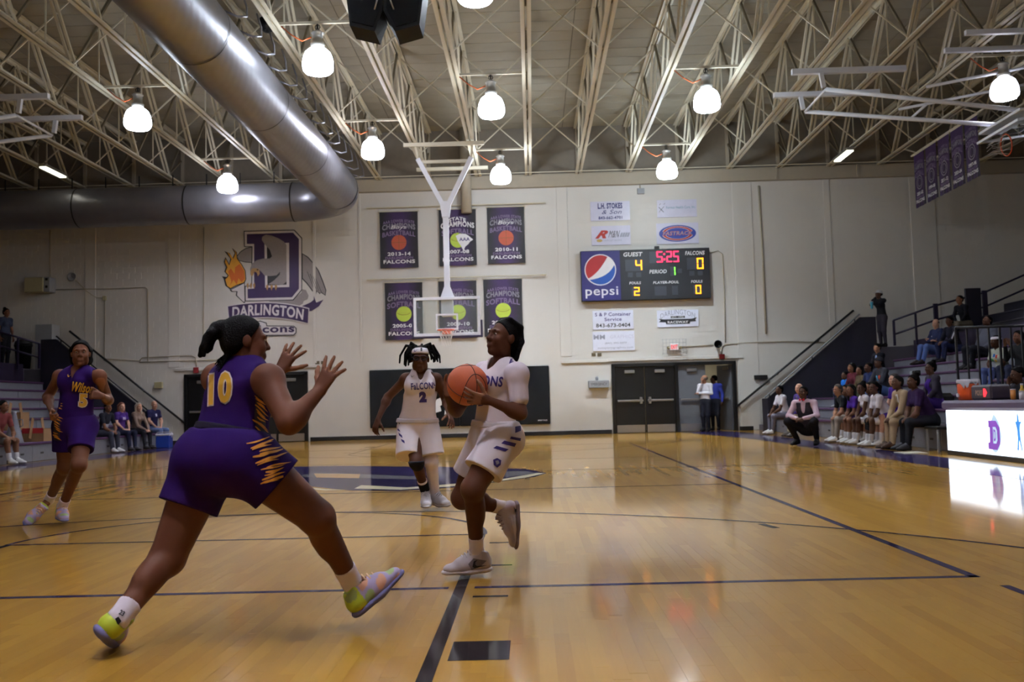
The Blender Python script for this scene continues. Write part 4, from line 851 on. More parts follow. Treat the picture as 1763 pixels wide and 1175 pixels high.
# raised concourse behind each stand, its purple front and the upper rows
for sx, fx, nm in ((1, RFX+4.36, 'right'), (-1, LFX-4.36, 'left')):
    xs = sorted((fx, fx+.1*sx)); MB().box(xs[0], xs[1], 6., 29.2, 0, 2.62).obj('trim_%d' % (90 if sx > 0 else 91), MPWALL, kind='structure')
    xs = sorted((fx+.1*sx, (HX1 if sx > 0 else HX0))); MB().box(xs[0], xs[1], 6., 31., 0, 2.5).obj('floor_concourse_' + nm, MTREAD, kind='structure')
    xs = sorted((fx-1.1*sx, fx+.1*sx)); MB().box(xs[0], xs[1], 29.44, 31., 0, 2.46).obj('floor_landing_' + nm, MTREAD, kind='structure')
    r = thing('upper_bleachers', (fx+.9*sx, 17, 2.5), 'dark purple upper rows of seats above the %s stand' % nm, 'bleachers')
    for k in range(6):
        a = fx+(.9+.75*k)*sx
        if abs(a) > (16.7 if sx > 0 else 19.7): break
        xs = sorted((a, a+.03*sx)); MB().box(xs[0], xs[1], 6., 28.5, 2.5+.36*k, 2.86+.36*k-.05).obj('riser_panel', MNAVY, r)
        xs = sorted((a, a+.78*sx)); MB().box(xs[0], xs[1], 6., 28.5, 2.81+.36*k, 2.86+.36*k, .01).obj('seat_board', MNAVY, r)
    P = lambda px, py: atY(px, py, 28.7)
    rr = thing('guard_rail', (fx+.5*sx, 28.7, 2.5), 'purple two-bar rail with posts climbing beside the upper rows on the %s' % nm, 'railing')
    tp = [(fx-.75*sx, 3.2), (fx+.5*sx, 3.6), (fx+1.95*sx, 3.95), (fx+3.3*sx, 4.5), (fx+4.8*sx, 5.2)]
    for d_ in (0, -.42):
        MB().tube([(x, 28.7, z+d_) for x, z in tp], .03, 8).obj('rail', MRAILP, rr, True)
    for (x, z), w_ in zip(tp, (.05, .12, .14, .08, .08)): MB().box(x-w_/2, x+w_/2, 28.66, 28.74, 2.45, z+(.06 if w_ > .1 else 0)).obj('post', MRAILP, rr)
    MB().box(fx-.1*sx-.025, fx-.1*sx+.025, 28.67, 28.73, 2.45, 3.38).obj('post', MRAILP, rr)
MB().box(12.7, 13.15, 28.3, 28.38, 2.86, 4.05, .01).obj('barrier', MNAVY, label='dark purple panel standing behind the rail at the top right', cat='barrier')
# stairs at both ends with a navy guard wall
for sx, ox, nm in ((1, 0, 'right'), (-1, -4.6, 'left')):
    X = lambda x: (x if sx > 0 else -x + ox)
    pts = [(X(7.0), 0), (X(10.42), 0), (X(10.42), 3.37), (X(9.95), 3.37), (X(7.0), .93)]
    if sx < 0: pts = pts[::-1]
    MB().prism(pts, (0, 29.28, 0), (1, 0, 0), (0, 0, 1), (0, 1, 0), .12).obj('guard_wall', MNAVY, label='dark navy sloping guard wall of the %s stairs at the back' % nm, cat='wall')
    st = thing('staircase', (X(8.5), 30.2, 0), 'steep steps behind the navy guard wall on the %s' % nm, 'stairs')
    for i in range(13):
        xa = X(7.15+.235*i); xb = X(10.36); q = sorted((xa, xb)); MB().box(q[0], q[1], 29.42, 30.85, .18*i, .18*(i+1)).obj('step', MTREAD, st)
    hr = thing('handrail', (X(7.7), 30.9, .8), 'black handrail on the back wall climbing the %s stairs' % nm, 'railing')
    P0, P1 = (V(6.5, 30.88, .78), V(10.3, 30.88, 3.72)) if sx > 0 else (V(-11.2, 30.88, .72), V(-14.9, 30.88, 3.75))
    MB().tube([P0+V(0, .1, -.02), P0, P1], .035, 8).obj('rail', MRAILB, hr, True)
    for t in (.02, .35, .7): p = P0+(P1-P0)*t; MB().bar(p, p+V(0, .12, -.06), .04).obj('bracket', MRAILB, hr)
    g2 = thing('handrail', (X(8.5), 29.2, .9), 'grey rail along the top edge of the %s navy guard wall' % nm, 'railing')
    MB().tube([(X(6.98), 29.26, 1.02), (X(9.93), 29.26, 3.46)], .025, 8).obj('rail', MGBOX if sx > 0 else MRAILB, g2, True)
    for t in (.05, .5, .95): x = 6.98+(9.93-6.98)*t; z = 1.02+2.44*t; MB().bar((X(x), 29.26, z), (X(x), 29.29, z-.14), .025).obj('bracket', MRAILB, g2)
    p2 = thing('rail_end', (X(6.95), 29.2, 0), 'navy end panel at the foot of the %s stairs guard' % nm, 'panel')
    MB().box(min(X(6.9), X(7.0)), max(X(6.9), X(7.0)), 28.6, 29.28, 0, 1.0, .01).obj('panel', MNAVY, p2)
# black barred rail over the right stand
br = thing('barred_rail', (8.3, 17.0, .4), 'black barred aisle rail over the right bleachers behind the scorers table', 'railing')
MB().tube([(7.42, 17, 2.13), (9.8, 17, 2.13)], .025, 8).obj('top_rail', MRAILB, br, True)
for i in range(13):
    x = 7.42+.19*i; k = max(0, int((x-RFX)/.62)); MB().bar((x, 17, row_z(k)-.01), (x, 17, 2.13), .035 if i % 4 == 0 else .026).obj('bar', MRAILB, br)
# ---------------- scorer's table ----------------
MTP = mat('mauve_table_pad', (92, 78, 104), .45, bump=.1); MLED = mat('lit_white_screen', (232, 242, 255), .3, emit=3.2, var=.02); MSCP = mat('screen_purple', (122, 72, 168), .4, emit=1.); MSCB = mat('screen_blue', (60, 130, 205), .4, emit=1.2); MSCG = mat('screen_grey', (170, 200, 222), .4, emit=1.)
tb = thing('scorers_table', (6.9, 13, 0), 'long scorers table with a glowing white sponsor screen, right foreground', 'table')
TX = 6.69
for i in range(2):
    ya, yb = 15.86-3.3*i, 12.6-3.3*i
    MB().box(TX+.02, TX+.1, yb, ya, .02, .8, .006).obj('screen_case', MSB, tb); MB().box(TX, TX+.02, yb+.015, ya-.015, .075, .715).obj('screen', MLED, tb)
    MB().box(TX-.005, TX+.06, yb, ya, .0, .07, .006).obj('screen_foot', MSB, tb)
MB().box(TX-.05, TX+.42, 9.3, 15.92, .72, .87, .04).obj('padded_top', MTP, tb)
for y in (15.7, 12.6, 9.5): MB().box(TX+.1, TX+.4, y-.03, y+.03, 0, .72).obj('leg', MSB, tb)
TF = (V(TX, 14.22, .37), V(0, -1, 0), V(0, 0, 1), V(-1, 0, 0))
plate(tb, 'screen_print', [(-.16, .14), (.0, .3), (.14, .18), (.2, -.02), (.12, -.2), (.0, -.27), (-.1, -.24)][::-1], MSCG, TF, .001, .001)
plate(tb, 'screen_print', [(-.19, .2), (.05, .2), (.15, .1), (.15, -.12), (.05, -.22), (-.22, -.22), (-.22, -.12), (-.17, -.12), (-.15, .1), (-.19, .1)][::-1], MSCP, TF, .002, .001)
plate(tb, 'screen_print', [(-.05, .11), (.03, .11), (.07, .06), (.07, -.08), (.03, -.13), (-.06, -.13)][::-1], MSCG, TF, .003, .001); lettering(tb, 'D', .0, -.01, .07, .17, MSCP, TF, .005, .03)
T2 = (V(TX, 13.53, .37),)+TF[1:]
plate(tb, 'screen_print', [(-.02, .27), (.0, .33), (.02, .27), (.03, .2), (.1, .2), (.05, .15), (.04, .06), (.05, -.05), (.09, -.2), (.06, -.2), (.01, -.05), (-.02, -.2), (-.06, -.2), (-.03, -.03), (-.04, .1), (-.08, .2), (-.03, .2)][::-1], MSCB, T2, .002, .001)
for i, t in enumerate(('Statewide', 'Community', 'Insurance', 'Services')): lettering(tb, t, .36, .18-.13*i, .36, .06, MSCG, T2, .002, .0)
# things on the table
cl = thing('drink_cooler', (6.92, 15.5, .87), 'orange drink cooler draped with a white towel at the end of the scorers table', 'cooler')
c0 = V(6.92, 15.5, .87)
MCOOL = mat('orange_cooler_plastic', (224, 84, 28), .4); MTOW = mat('white_towel', (196, 190, 200), .8, bump=.4)
MB().lathe([(.14, 0), (.155, .01), (.165, .13), (.17, .25), (.155, .265)], c0, 24).obj('body', MCOOL, cl, True)
MB().lathe([(.172, .262), (.172, .30), (.12, .315), (0, .32)], c0, 24).obj('lid', MTOW, cl, True)
MB().box(c0[0]-.19, c0[0]-.16, c0[1]-.03, c0[1]+.03, .92, .98, .008).obj('spigot', MTOW, cl)
for s_ in (-1, 1): MB().box(c0[0]-.03, c0[0]+.03, c0[1]+.165*s_-.02, c0[1]+.165*s_+.02, 1.03, 1.07, .005).obj('handle', MCOOL, cl)
tv, tf_ = [], []
for i in range(13):
    for j in range(9):
        u = -1+2*i/12; v_ = -1+2*j/8; d = max(abs(u), abs(v_)); z = .327 + .006*math.sin(5*u+3*v_)
        x = u*.2; y = v_*.2; rr_ = math.hypot(x, y)
        if rr_ > .165: z -= (rr_-.165)*1.5*(1+.5*math.sin(9*u)); x, y = x*.178/rr_ if rr_ > .178 else x, y*.178/rr_ if rr_ > .178 else y
        tv.append(c0+V(x, y, z))
for i in range(12):
    for j in range(8): tf_.append((i*9+j, i*9+9+j, i*9+10+j, i*9+j+1))
mb = MB(); mb.add(tv, tf_); t_ = mb.obj('towel', MTOW, cl, True)
ps = thing('possession_box', (6.86, 14.62, .87), 'dark possession indicator box with a lit red arrow on the scorers table', 'indicator')
MB().box(6.7, 7.0, 14.3, 14.95, .87, 1.1, .03).obj('case', mat('dark_case', (58, 50, 64), .45), ps)
PSF = (V(6.7, 14.62, .98), V(0, -1, 0), V(0, 0, 1), V(-1, 0, 0)); lettering(ps, 'POSS', -.05, 0, .22, .08, mat('dim_amber_letters', (150, 120, 100), .5, emit=.2), PSF, .003, .03)
plate(ps, 'arrow', [(.1, -.06), (.15, -.06), (.21, 0), (.15, .06), (.1, .06)], mat('lit_red_arrow', (255, 40, 50), .4, emit=2.5), PSF, .002, .004)
def cup(x, y, rgb, h, label, cat='cup', rad=.035):
    r = thing('drink_cup' if cat == 'cup' else 'bottle', (x, y, .87), label, cat)
    m = mat('cup_%d_%d_%d' % rgb, rgb, .35); MB().lathe([(rad*.8, 0), (rad, .01), (rad*1.05, h)] if cat == 'cup' else [(rad, 0), (rad*1.05, .02), (rad, h*.6), (rad*.45, h*.8), (rad*.45, h)], (x, y, .87), 14).obj('body', m, r, True)
    MB().lathe([(rad*1.1, h), (rad*1.1, h+.012), (0, h+.014)] if cat == 'cup' else [(rad*.5, h), (rad*.5, h+.025), (0, h+.026)], (x, y, .87), 14).obj('lid', MTOW, r, True)
cup(6.85, 13.95, (190, 120, 50), .14, 'amber drink cup next to the possession box')
cup(6.88, 13.75, (214, 170, 50), .2, 'yellow drink bottle on the scorers table', 'bottle', .04)
cup(6.8, 13.6, (200, 190, 200), .11, 'pale plastic cup right of the yellow bottle')
cup(6.85, 13.4, (110, 140, 80), .13, 'green drink cup farthest right on the scorers table')
# ---------------- loose things by the left stand ----------------
p = V(0, 21.0, 0); r = thing('megaphone', (LFX-.2, p[1], .43), 'grey cone megaphone standing on the first row of the left bleachers', 'megaphone')
MCONE = mat('grey_cone_plastic', (128, 128, 140), .4); c0 = V(LFX-.2, p[1], .424)
MB().lathe([(.2, 0), (.205, .015), (.13, .3), (.045, .66), (.06, .7), (.05, .7), (.035, .66)], c0, 20).obj('horn', MCONE, r, True); MB().tube([c0+V(.12, 0, .36), c0+V(.2, 0, .38), c0+V(.19, 0, .52), c0+V(.08, 0, .52)], .012, 6).obj('handle', MCONE, r, True)
MCARD = mat('cardboard', (150, 112, 76), .8); MREDC = mat('red_carton', (178, 34, 40), .5); MPAPER = mat('white_paper', (206, 200, 180), .6)
def carton(x, y, z, w_, d, h, m, label, flaps=True):
    r = thing('cardboard_box', (x, y, z), label, 'box'); t = .008
    MB().box(x-w_/2, x+w_/2, y-d/2, y+d/2, z, z+t).box(x-w_/2, x-w_/2+t, y-d/2, y+d/2, z, z+h).box(x+w_/2-t, x+w_/2, y-d/2, y+d/2, z, z+h).box(x-w_/2, x+w_/2, y-d/2, y-d/2+t, z, z+h).box(x-w_/2, x+w_/2, y+d/2-t, y+d/2, z, z+h).obj('carton', m, r)
    if flaps:
        for s_ in (-1, 1): MB().bar((x, y+s_*d/2, z+h), (x, y+s_*(d/2+.11), z+h+.03), w_*.96, .006, (1, 0, 0)).obj('flap', m, r)
    return r
p = V(0, 22.1, 0); r = carton(LFX-.3, p[1]+.1, .424, .5, .42, .3, MCARD, 'open cardboard box with a red lid edge on the first left row'); MB().box(LFX-.54, LFX-.06, p[1]-.12, p[1]-.105, .62, .74).obj('red_band', MREDC, r)
carton(LFX-.95, p[1]+.35, .694, .45, .4, .42, MCARD, 'tall plain cardboard box on the second left row behind the cone megaphone')
r = thing('paper_stack', (LFX-.9, p[1]-1.0, .7), 'pale stack of folded papers on the second left row at the picture edge', 'paper')
for i in range(4): MB().box(LFX-1.05+.02*i, LFX-.75+.01*i, p[1]-1.2, p[1]-.8+.02*i, .7+.035*i, .73+.035*i).obj('sheet', MPAPER, r)
p = atZ(283, 772); r = thing('ice_chest', (p[0], p[1], 0), 'small blue ice chest with white lid beside the left seated trio', 'cooler'); MBC = mat('blue_chest_plastic', (30, 58, 150), .4)
MB().box(p[0]-.2, p[0]+.2, p[1]-.15, p[1]+.15, 0, .36, .02).obj('chest', MBC, r); MB().box(p[0]-.21, p[0]+.21, p[1]-.16, p[1]+.16, .36, .42, .015).obj('lid', MTOW, r); MB().tube([p+V(-.22, 0, .3), p+V(-.22, 0, .46), p+V(.22, 0, .46), p+V(.22, 0, .3)], .012, 6).obj('handle', MTOW, r)
a = atY(66, 584, 30.2); b = atY(95, 559, 30.2); MB().box(a[0], b[0], 30.0, 30.5, 2.46, b[2], .01).obj('steel_cabinet', MGBOX, label='grey steel cabinet standing behind the left navy guard wall', cat='cabinet')
a = atY(40, 636, 29.9); r = thing('trash_can', (a[0], 29.9, 2.5), 'dark trash can on the left concourse beside the guard wall', 'bin')
MB().lathe([(.2, 0), (.25, .7), (.27, .72), (.27, .76)], (a[0], 29.9, 2.5), 18).obj('bin', MSPK, r, True); MB().lathe([(.27, .76), (.24, .88), (.1, .95), (0, .95)], (a[0], 29.9, 2.5), 18).obj('lid', MDK, r, True)
# bench chairs' gap, video camera on the right stand
r = thing('backpack', (8.2, 19.6, row_z(1)), 'dark backpack lying on the second right row behind the bench', 'bag')
MB().box(8.05, 8.4, 19.4, 19.85, row_z(1), row_z(1)+.3, .07).obj('sack', MDK, r); MB().tube([(8.05, 19.5, row_z(1)+.25), (7.98, 19.55, row_z(1)+.15), (8.05, 19.6, row_z(1)+.05)], .015, 6).obj('strap', MSPK, r)
MB().box(6.15, 6.55, 16.3, 16.75, .002, .012, .003).obj('clipboard', MPAPER, label='white sheet lying on the floor by the end of the scorers table', cat='paper')
st = thing('stool', (7.0, 16.9, 0), 'low dark stool at the end of the bench by the scorers table', 'stool')
MB().box(6.82, 7.1, 16.55, 17.1, .38, .43, .01).obj('seat', MDK, st)
for x in (6.85, 7.07):
    for y in (16.6, 17.05): MB().bar((x, y, 0), (x, y, .38), .03).obj('leg', MGBOX, st)
# ======================= PEOPLE: implicit bodies meshed to one continuous surface =======================
class Field:
    """smooth union of tapered limbs and ellipsoids, polygonised with surface nets"""
    def __init__(s): s.ops = []
    def cone(s, a, b, r1, r2=None, k=.03, ax=None, fl=1., sub=False):
        a, b = np.array(a, float), np.array(b, float); r2 = r1 if r2 is None else r2
        def fn(X, Y, Z):
            P = [X-a[0], Y-a[1], Z-a[2]]; d = b-a
            if ax is not None:
                q = (P[0]*ax[0]+P[1]*ax[1]+P[2]*ax[2])*(1/fl-1); P = [P[i]+q*ax[i] for i in range(3)]
                d = d + np.array(ax)*np.dot(d, ax)*(1/fl-1)
            L2 = max(1e-9, d@d); t = np.clip((P[0]*d[0]+P[1]*d[1]+P[2]*d[2])/L2, 0, 1)
            dist = np.sqrt((P[0]-t*d[0])**2+(P[1]-t*d[1])**2+(P[2]-t*d[2])**2) - (r1+(r2-r1)*t)
            return dist*(.5+.5*fl) if fl < 1 else dist
        R = max(r1, r2); s.ops.append((fn, np.minimum(a, b)-R, np.maximum(a, b)+R, k, sub)); return s
    def ell(s, c, rad, B=None, k=.03, sub=False):
        c = np.array(c, float); rad = np.array(rad, float); B = np.eye(3) if B is None else B
        def fn(X, Y, Z):
            P = (X-c[0], Y-c[1], Z-c[2]); q = [(P[0]*B[i][0]+P[1]*B[i][1]+P[2]*B[i][2]) for i in range(3)]
            k0 = np.sqrt(sum((q[i]/rad[i])**2 for i in range(3))); k1 = np.sqrt(sum((q[i]/rad[i]**2)**2 for i in range(3)))
            return k0*(k0-1)/np.maximum(k1, 1e-6)
        R = rad.max(); s.ops.append((fn, c-R, c+R, k, sub)); return s
    def cut(s, p, n):
        """drop what lies on the n side of the plane"""
        p, n = np.array(p, float), nrm(n)
        s.ops.append((lambda X, Y, Z: (X-p[0])*n[0]+(Y-p[1])*n[1]+(Z-p[2])*n[2], None, None, 0, 'cut')); return s
    def shell(s, t, p, n, depth):
        """hollow out the solid behind the opening plane p, n (loose hems)"""
        p, n = np.array(p, float), nrm(n); s.ops.append((lambda X, Y, Z: (X-p[0])*n[0]+(Y-p[1])*n[1]+(Z-p[2])*n[2], t, depth, 0, 'shell')); return s
    def mesh(s, vox):
        lo = np.min([o[1] for o in s.ops if o[4] is False], axis=0)-3*vox; hi = np.max([o[2] for o in s.ops if o[4] is False], axis=0)+3*vox
        n = np.ceil((hi-lo)/vox).astype(int)+1; F = np.full(n, 1., np.float32)
        ax = [lo[i]+vox*np.arange(n[i]) for i in range(3)]
        for fn, l, h, k, sub in s.ops:
            if sub in ('cut', 'shell'):
                D = fn(ax[0][:, None, None], ax[1][None, :, None], ax[2][None, None, :]).astype(np.float32)
                if sub == 'cut': F = np.maximum(F, D)
                else: F = np.maximum(F, np.minimum(-(F+l), D+h)) if False else np.where(D > -h, np.maximum(F, -(F+l)), F)
                continue
            m = k+2.5*vox; i0 = np.clip(np.floor((l-m-lo)/vox).astype(int), 0, n); i1 = np.clip(np.ceil((h+m-lo)/vox).astype(int)+1, 0, n)
            if np.any(i1 <= i0): continue
            sl = tuple(slice(i0[i], i1[i]) for i in range(3))
            D = fn(ax[0][sl[0]][:, None, None], ax[1][sl[1]][None, :, None], ax[2][sl[2]][None, None, :]).astype(np.float32); G = F[sl]
            if sub:
                D = -D; hh = np.maximum(k-np.abs(G-D), 0)/max(k, 1e-6); F[sl] = np.maximum(G, D)+hh*hh*k*.25
            else:
                hh = np.maximum(k-np.abs(G-D), 0)/max(k, 1e-6); F[sl] = np.minimum(G, D)-hh*hh*k*.25
        S = F < 0
        c = np.zeros(n-1, np.int8)
        for i in (0, 1):
            for j in (0, 1):
                for l in (0, 1): c += S[i:n[0]-1+i, j:n[1]-1+j, l:n[2]-1+l]
        I = np.argwhere((c > 0) & (c < 8)); idx = np.full(n-1, -1, np.int32); idx[tuple(I.T)] = np.arange(len(I))
        cv = {}
        for i in (0, 1):
            for j in (0, 1):
                for l in (0, 1): cv[i, j, l] = F[I[:, 0]+i, I[:, 1]+j, I[:, 2]+l]
        acc = np.zeros((len(I), 3)); cnt = np.zeros(len(I))
        for a, b in [(p, q) for p in cv for q in cv if p < q and sum(abs(p[t]-q[t]) for t in range(3)) == 1]:
            fa, fb = cv[a], cv[b]; mk = (fa < 0) != (fb < 0); t = np.where(mk, fa/np.where(mk, fa-fb, 1), 0)
            for d in range(3): acc[:, d] += np.where(mk, a[d]+(b[d]-a[d])*t, 0)
            cnt += mk
        P = lo+vox*(I+acc/np.maximum(cnt, 1)[:, None]); Q = []
        for d in range(3):
            u, v = (d+1) % 3, (d+2) % 3
            sl0 = [slice(None)]*3; sl1 = [slice(None)]*3; sl0[d] = slice(0, n[d]-1); sl1[d] = slice(1, n[d])
            E = np.argwhere(S[tuple(sl0)] != S[tuple(sl1)]); E = E[(E[:, u] > 0) & (E[:, v] > 0) & (E[:, u] < n[u]-1) & (E[:, v] < n[v]-1)]
            if not len(E): continue
            def at(du, dv):
                e = E.copy(); e[:, u] += du; e[:, v] += dv; return idx[tuple(e.T)]
            q = np.stack([at(-1, -1), at(0, -1), at(0, 0), at(-1, 0)], 1); inside = S[tuple(E.T)]
            q[~inside] = q[~inside][:, ::-1]; Q.append(q)
        Q = np.concatenate(Q) if Q else np.zeros((0, 4), int)
        return P, Q[(Q >= 0).all(1)]
HOST = {}
def field_obj(name, F, vox, m, root, col=None, **t):
    """col: function(P) -> per-vertex sRGB colours"""
    P, Q = F.mesh(vox); me = bpy.data.meshes.new(name); off = ROOT[root]
    me.vertices.add(len(P)); me.vertices.foreach_set('co', (P-off).astype(np.float32).ravel())
    me.loops.add(len(Q)*4); me.loops.foreach_set('vertex_index', Q.astype(np.int32).ravel())
    me.polygons.add(len(Q)); me.polygons.foreach_set('loop_start', np.arange(0, len(Q)*4, 4, dtype=np.int32)); me.polygons.foreach_set('loop_total', np.full(len(Q), 4, np.int32))
    me.update(calc_edges=True); me.validate(); me.shade_smooth()
    if col is not None:
        c = np.asarray(col(P), float)/255.; c = np.where(c <= .04045, c/12.92, ((c+.055)/1.055)**2.4)
        at = me.color_attributes.new('Col', 'FLOAT_COLOR', 'POINT'); at.data.foreach_set('color', np.concatenate([c, np.ones((len(c), 1))], 1).astype(np.float32).ravel())
    o = link_mesh(name, me, m, root); HOST[o] = (P, Q); return tagp(o, **t)
MSKIN = vcol_mat('skin', .55, .14); MSHOE = vcol_mat('shoe_fabric', .55, .3)
def cloth(rgb, var=.06): return mat('cloth_%d_%d_%d' % tuple(rgb), rgb, .85, var=var, scale=12, bump=.08, bscale=160, spec=.06)
MHAIR = mat('black_hair', (9, 7, 7), .75, var=.3, scale=40, bump=.8, bscale=150, spec=.06)
def hairm(rgb): return MHAIR if rgb is None else mat('hair_%d_%d_%d' % tuple(rgb), rgb, .6, var=.2, scale=30, bump=.4, bscale=120)
# little meshes shared by every face
def _eye(rgb_iris=(40, 26, 18)):
    q = MB().lathe([(0, -1.)] + [(math.sin(t), -math.cos(t)) for t in np.linspace(.25, 2.9, 9)] + [(0, 1.)], (0, 0, 0), 12, 1); me = mesh_from('eye', q.v, q.f, True)
    at = me.color_attributes.new('Col', 'FLOAT_COLOR', 'POINT'); c = []
    for v in q.v: c += list(lin(rgb_iris) if max(v[1], -v[1]) > .82 else lin((158, 148, 140)))+[1]
    at.data.foreach_set('color', c); return me
EYE = _eye(); EYE.materials.append(vcol_mat('eyeball', .15, .6))
q = MB().lathe([(0, -1.), (.55, -.8), (1, 0), (.55, .8), (0, 1.)], (0, 0, 0), 8, 0); LIPS = mesh_from('lips', q.v, q.f, True); BROW = mesh_from('eyebrow', q.v, q.f, True)
def face_bits(root, hc, hf, hu, s, skin, brow=True, hair=None):
    hr = np.cross(hf, hu); R = Matrix(((hr[0], hf[0], hu[0]), (hr[1], hf[1], hu[1]), (hr[2], hf[2], hu[2])))
    def put(nm, me, p, sc, m=None):
        o = bpy.data.objects.new(nm, me); C.objects.link(o); o.parent = root; ROOT[o] = ROOT[root]
        w_ = hc + (hr*p[0]+hf*p[1]+hu*p[2])*s - ROOT[root]
        mm = R.to_4x4() @ Matrix.Diagonal((*[v*s for v in sc], 1)); mm.translation = tuple(w_); o.matrix_local = mm
        return o
    for x in (-1, 1):
        put('eye', EYE, (.031*x, .083, .006), (.0115, .0125, .0065))
        if brow:
            o = put('eyebrow', BROW, (.029*x, .094, .028), (.014, .0045, .0035)); o.material_slots[0].link = 'OBJECT' if o.material_slots else 'DATA'
    o = put('lips', LIPS, (0, .0965, -.067), (.022, .0065, .0075))
BROW.materials.append(MHAIR); LIPS.materials.append(mat('lip_colour', (98, 54, 48), .4))
def head(F, hc, hf, hu, s, k=.02, ears=True):
    hr = np.cross(hf, hu); B = np.array([hr, hf, hu]); L = lambda x, y, z: hc+(hr*x+hf*y+hu*z)*s
    F.ell(L(0, -.012, .032), np.array([.074, .094, .084])*s, B, k); F.ell(L(0, .03, -.03), np.array([.06, .066, .082])*s, B, .03)
    F.ell(L(0, .068, -.1), np.array([.026, .022, .02])*s, B, .03)
    for x in (-1, 1):
        F.ell(L(.038*x, .062, -.03), np.array([.024, .026, .026])*s, B, .025); F.ell(L(.05*x, .015, -.07), np.array([.018, .035, .03])*s, B, .03)
        F.cone(L(.012*x, .09, .024), L(.045*x, .078, .022), .012*s, .01*s, .015)
    for x in (-1, 1): F.ell(L(.031*x, .102, .006), np.array([.017, .014, .011])*s, B, .008, True)
    F.cone(L(0, .092, .012), L(0, .112, -.026), .008*s, .0125*s, .01); F.ell(L(.013, .1, -.03), np.array([.011]*3)*s, B, .008); F.ell(L(-.013, .1, -.03), np.array([.011]*3)*s, B, .008)
    F.ell(L(0, .09, -.066), np.array([.026, .014, .018])*s, B, .012)
    if ears:
        for x in (-1, 1): F.ell(L(.077*x, -.008, -.005), np.array([.012, .02, .032])*s, B, .008)
def hand(F, wr, d, n, right, s=1., curl=(.3, .35, .4, .45), spread=.18, thumb=.5, k=.012):
    """palm with four unequal, bent fingers and a side thumb: d = pointing direction, n = way the palm faces"""
    d = nrm(d); n = nrm(n - d*np.dot(n, d)); t = np.cross(d, n)*(1 if right else -1)
    offs = (.030, .010, -.010, -.028); lens = (.072, .080, .075, .058)
    for o_ in offs: F.cone(wr+d*.01*s+t*o_*.55*s, wr+(d*.084-n*.0+t*o_)*s, .0145*s, .0118*s, k)
    for i, (o_, L_) in enumerate(zip(offs, lens)):
        p = wr+(d*.086+t*o_)*s; dd = nrm(d+t*spread*(o_/.03)); c = curl[i] if isinstance(curl, (tuple, list)) else curl; ang = 0
        for seg, r1, r2 in ((.45, .0102, .0094), (.31, .0094, .0086), (.26, .0086, .0072)):
            ang += c; q_ = p+(dd*math.cos(ang)+n*math.sin(ang))*L_*seg*s; F.cone(p, q_, r1*s, r2*s, .003); p = q_
    p = wr+(d*.022+t*.022+n*.006)*s; dd = nrm(d*.75+t*thumb*1.6+n*.3)
    for L_, r1, r2, b in ((.045, .0135, .0115, 0), (.034, .0115, .0105, .25), (.027, .0105, .0085, .3)):
        dd = nrm(dd+d*b*.6+n*b*.5); q_ = p+dd*L_*s; F.cone(p, q_, r1*s, r2*s, .008); p = q_
def fr(J):
    r = nrm(J['shR']-J['shL']); u = nrm(J['nec']-J['pel']); f = nrm(np.cross(u, r)); return r, np.cross(r, f)*1., f
def torso(F, J, s, inf=0., g=1., bust=True, belly=0., low=True, shw=1., k=.05):
    r, u, f = fr(J); pel, wai, che, nec = J['pel'], J['wai'], J['che'], J['nec']; i = inf
    hp = nrm(J['hiR']-J['hiL']); fp_ = nrm(np.cross(u, hp))
    if low: F.cone(pel+hp*.045*s, wai, .135*s*g+i, .118*s*g+i, k, fp_, .76); F.cone(pel-hp*.045*s, wai, .135*s*g+i, .118*s*g+i, k, fp_, .76)
    F.cone(wai, che, .118*s*g+i, .14*s*g+i, k, f, .7)
    F.cone(che, nec-u*.075*s, .14*s*g+i, .095*s*g+i, k, f, .66)
    if bust:
        for x in (-1, 1): F.ell(che+(f*.075+r*.068*x+u*.01)*s, np.array([.064, .052, .062])*s*g+i, np.array([r, f, u]), .04)
    if belly: F.ell(wai+f*.05*s+u*.03*s, np.array([.16, .13, .17])*s*belly+i, np.array([r, f, u]), .06)
    a = J['shL']*(.5+.5*shw)+J['shR']*(.5-.5*shw); b = J['shR']*(.5+.5*shw)+J['shL']*(.5-.5*shw)
    F.cone(a-u*.01*s, b-u*.01*s, .05*s*g**.5+i, None, .05, f, .95)
    for e in (a, b): F.cone(nec+u*.01*s, e+u*.008*s, .042*s+i, .036*s+i, .04)
def arm(F, J, S, s, g=1., inf=0., k=.03, t0=0., t1=2., dl=True):
    sh, el, wr = J['sh'+S], J['el'+S], J['wr'+S]
    if dl and t0 == 0: F.ell(sh, np.array([.056]*3)*s*g+inf, None, k)
    a = lambda t: sh+(el-sh)*t; b = lambda t: el+(wr-el)*t
    R1 = lambda t: (.047-.008*t)*s*g+inf; R2 = lambda t: (.041-.017*t)*s*g**.7+inf
    if t0 < 1: F.cone(a(t0), a(min(1, t1)), R1(t0), R1(min(1, t1)), k)
    if t1 > 1:
        q0 = max(0, t0-1); q1 = t1-1; F.cone(b(q0), b(q1), R2(q0), R2(q1), .02)
        if q0 == 0 and not inf: F.ell(b(.22), np.array([.043]*3)*s*g**.7, None, .03)
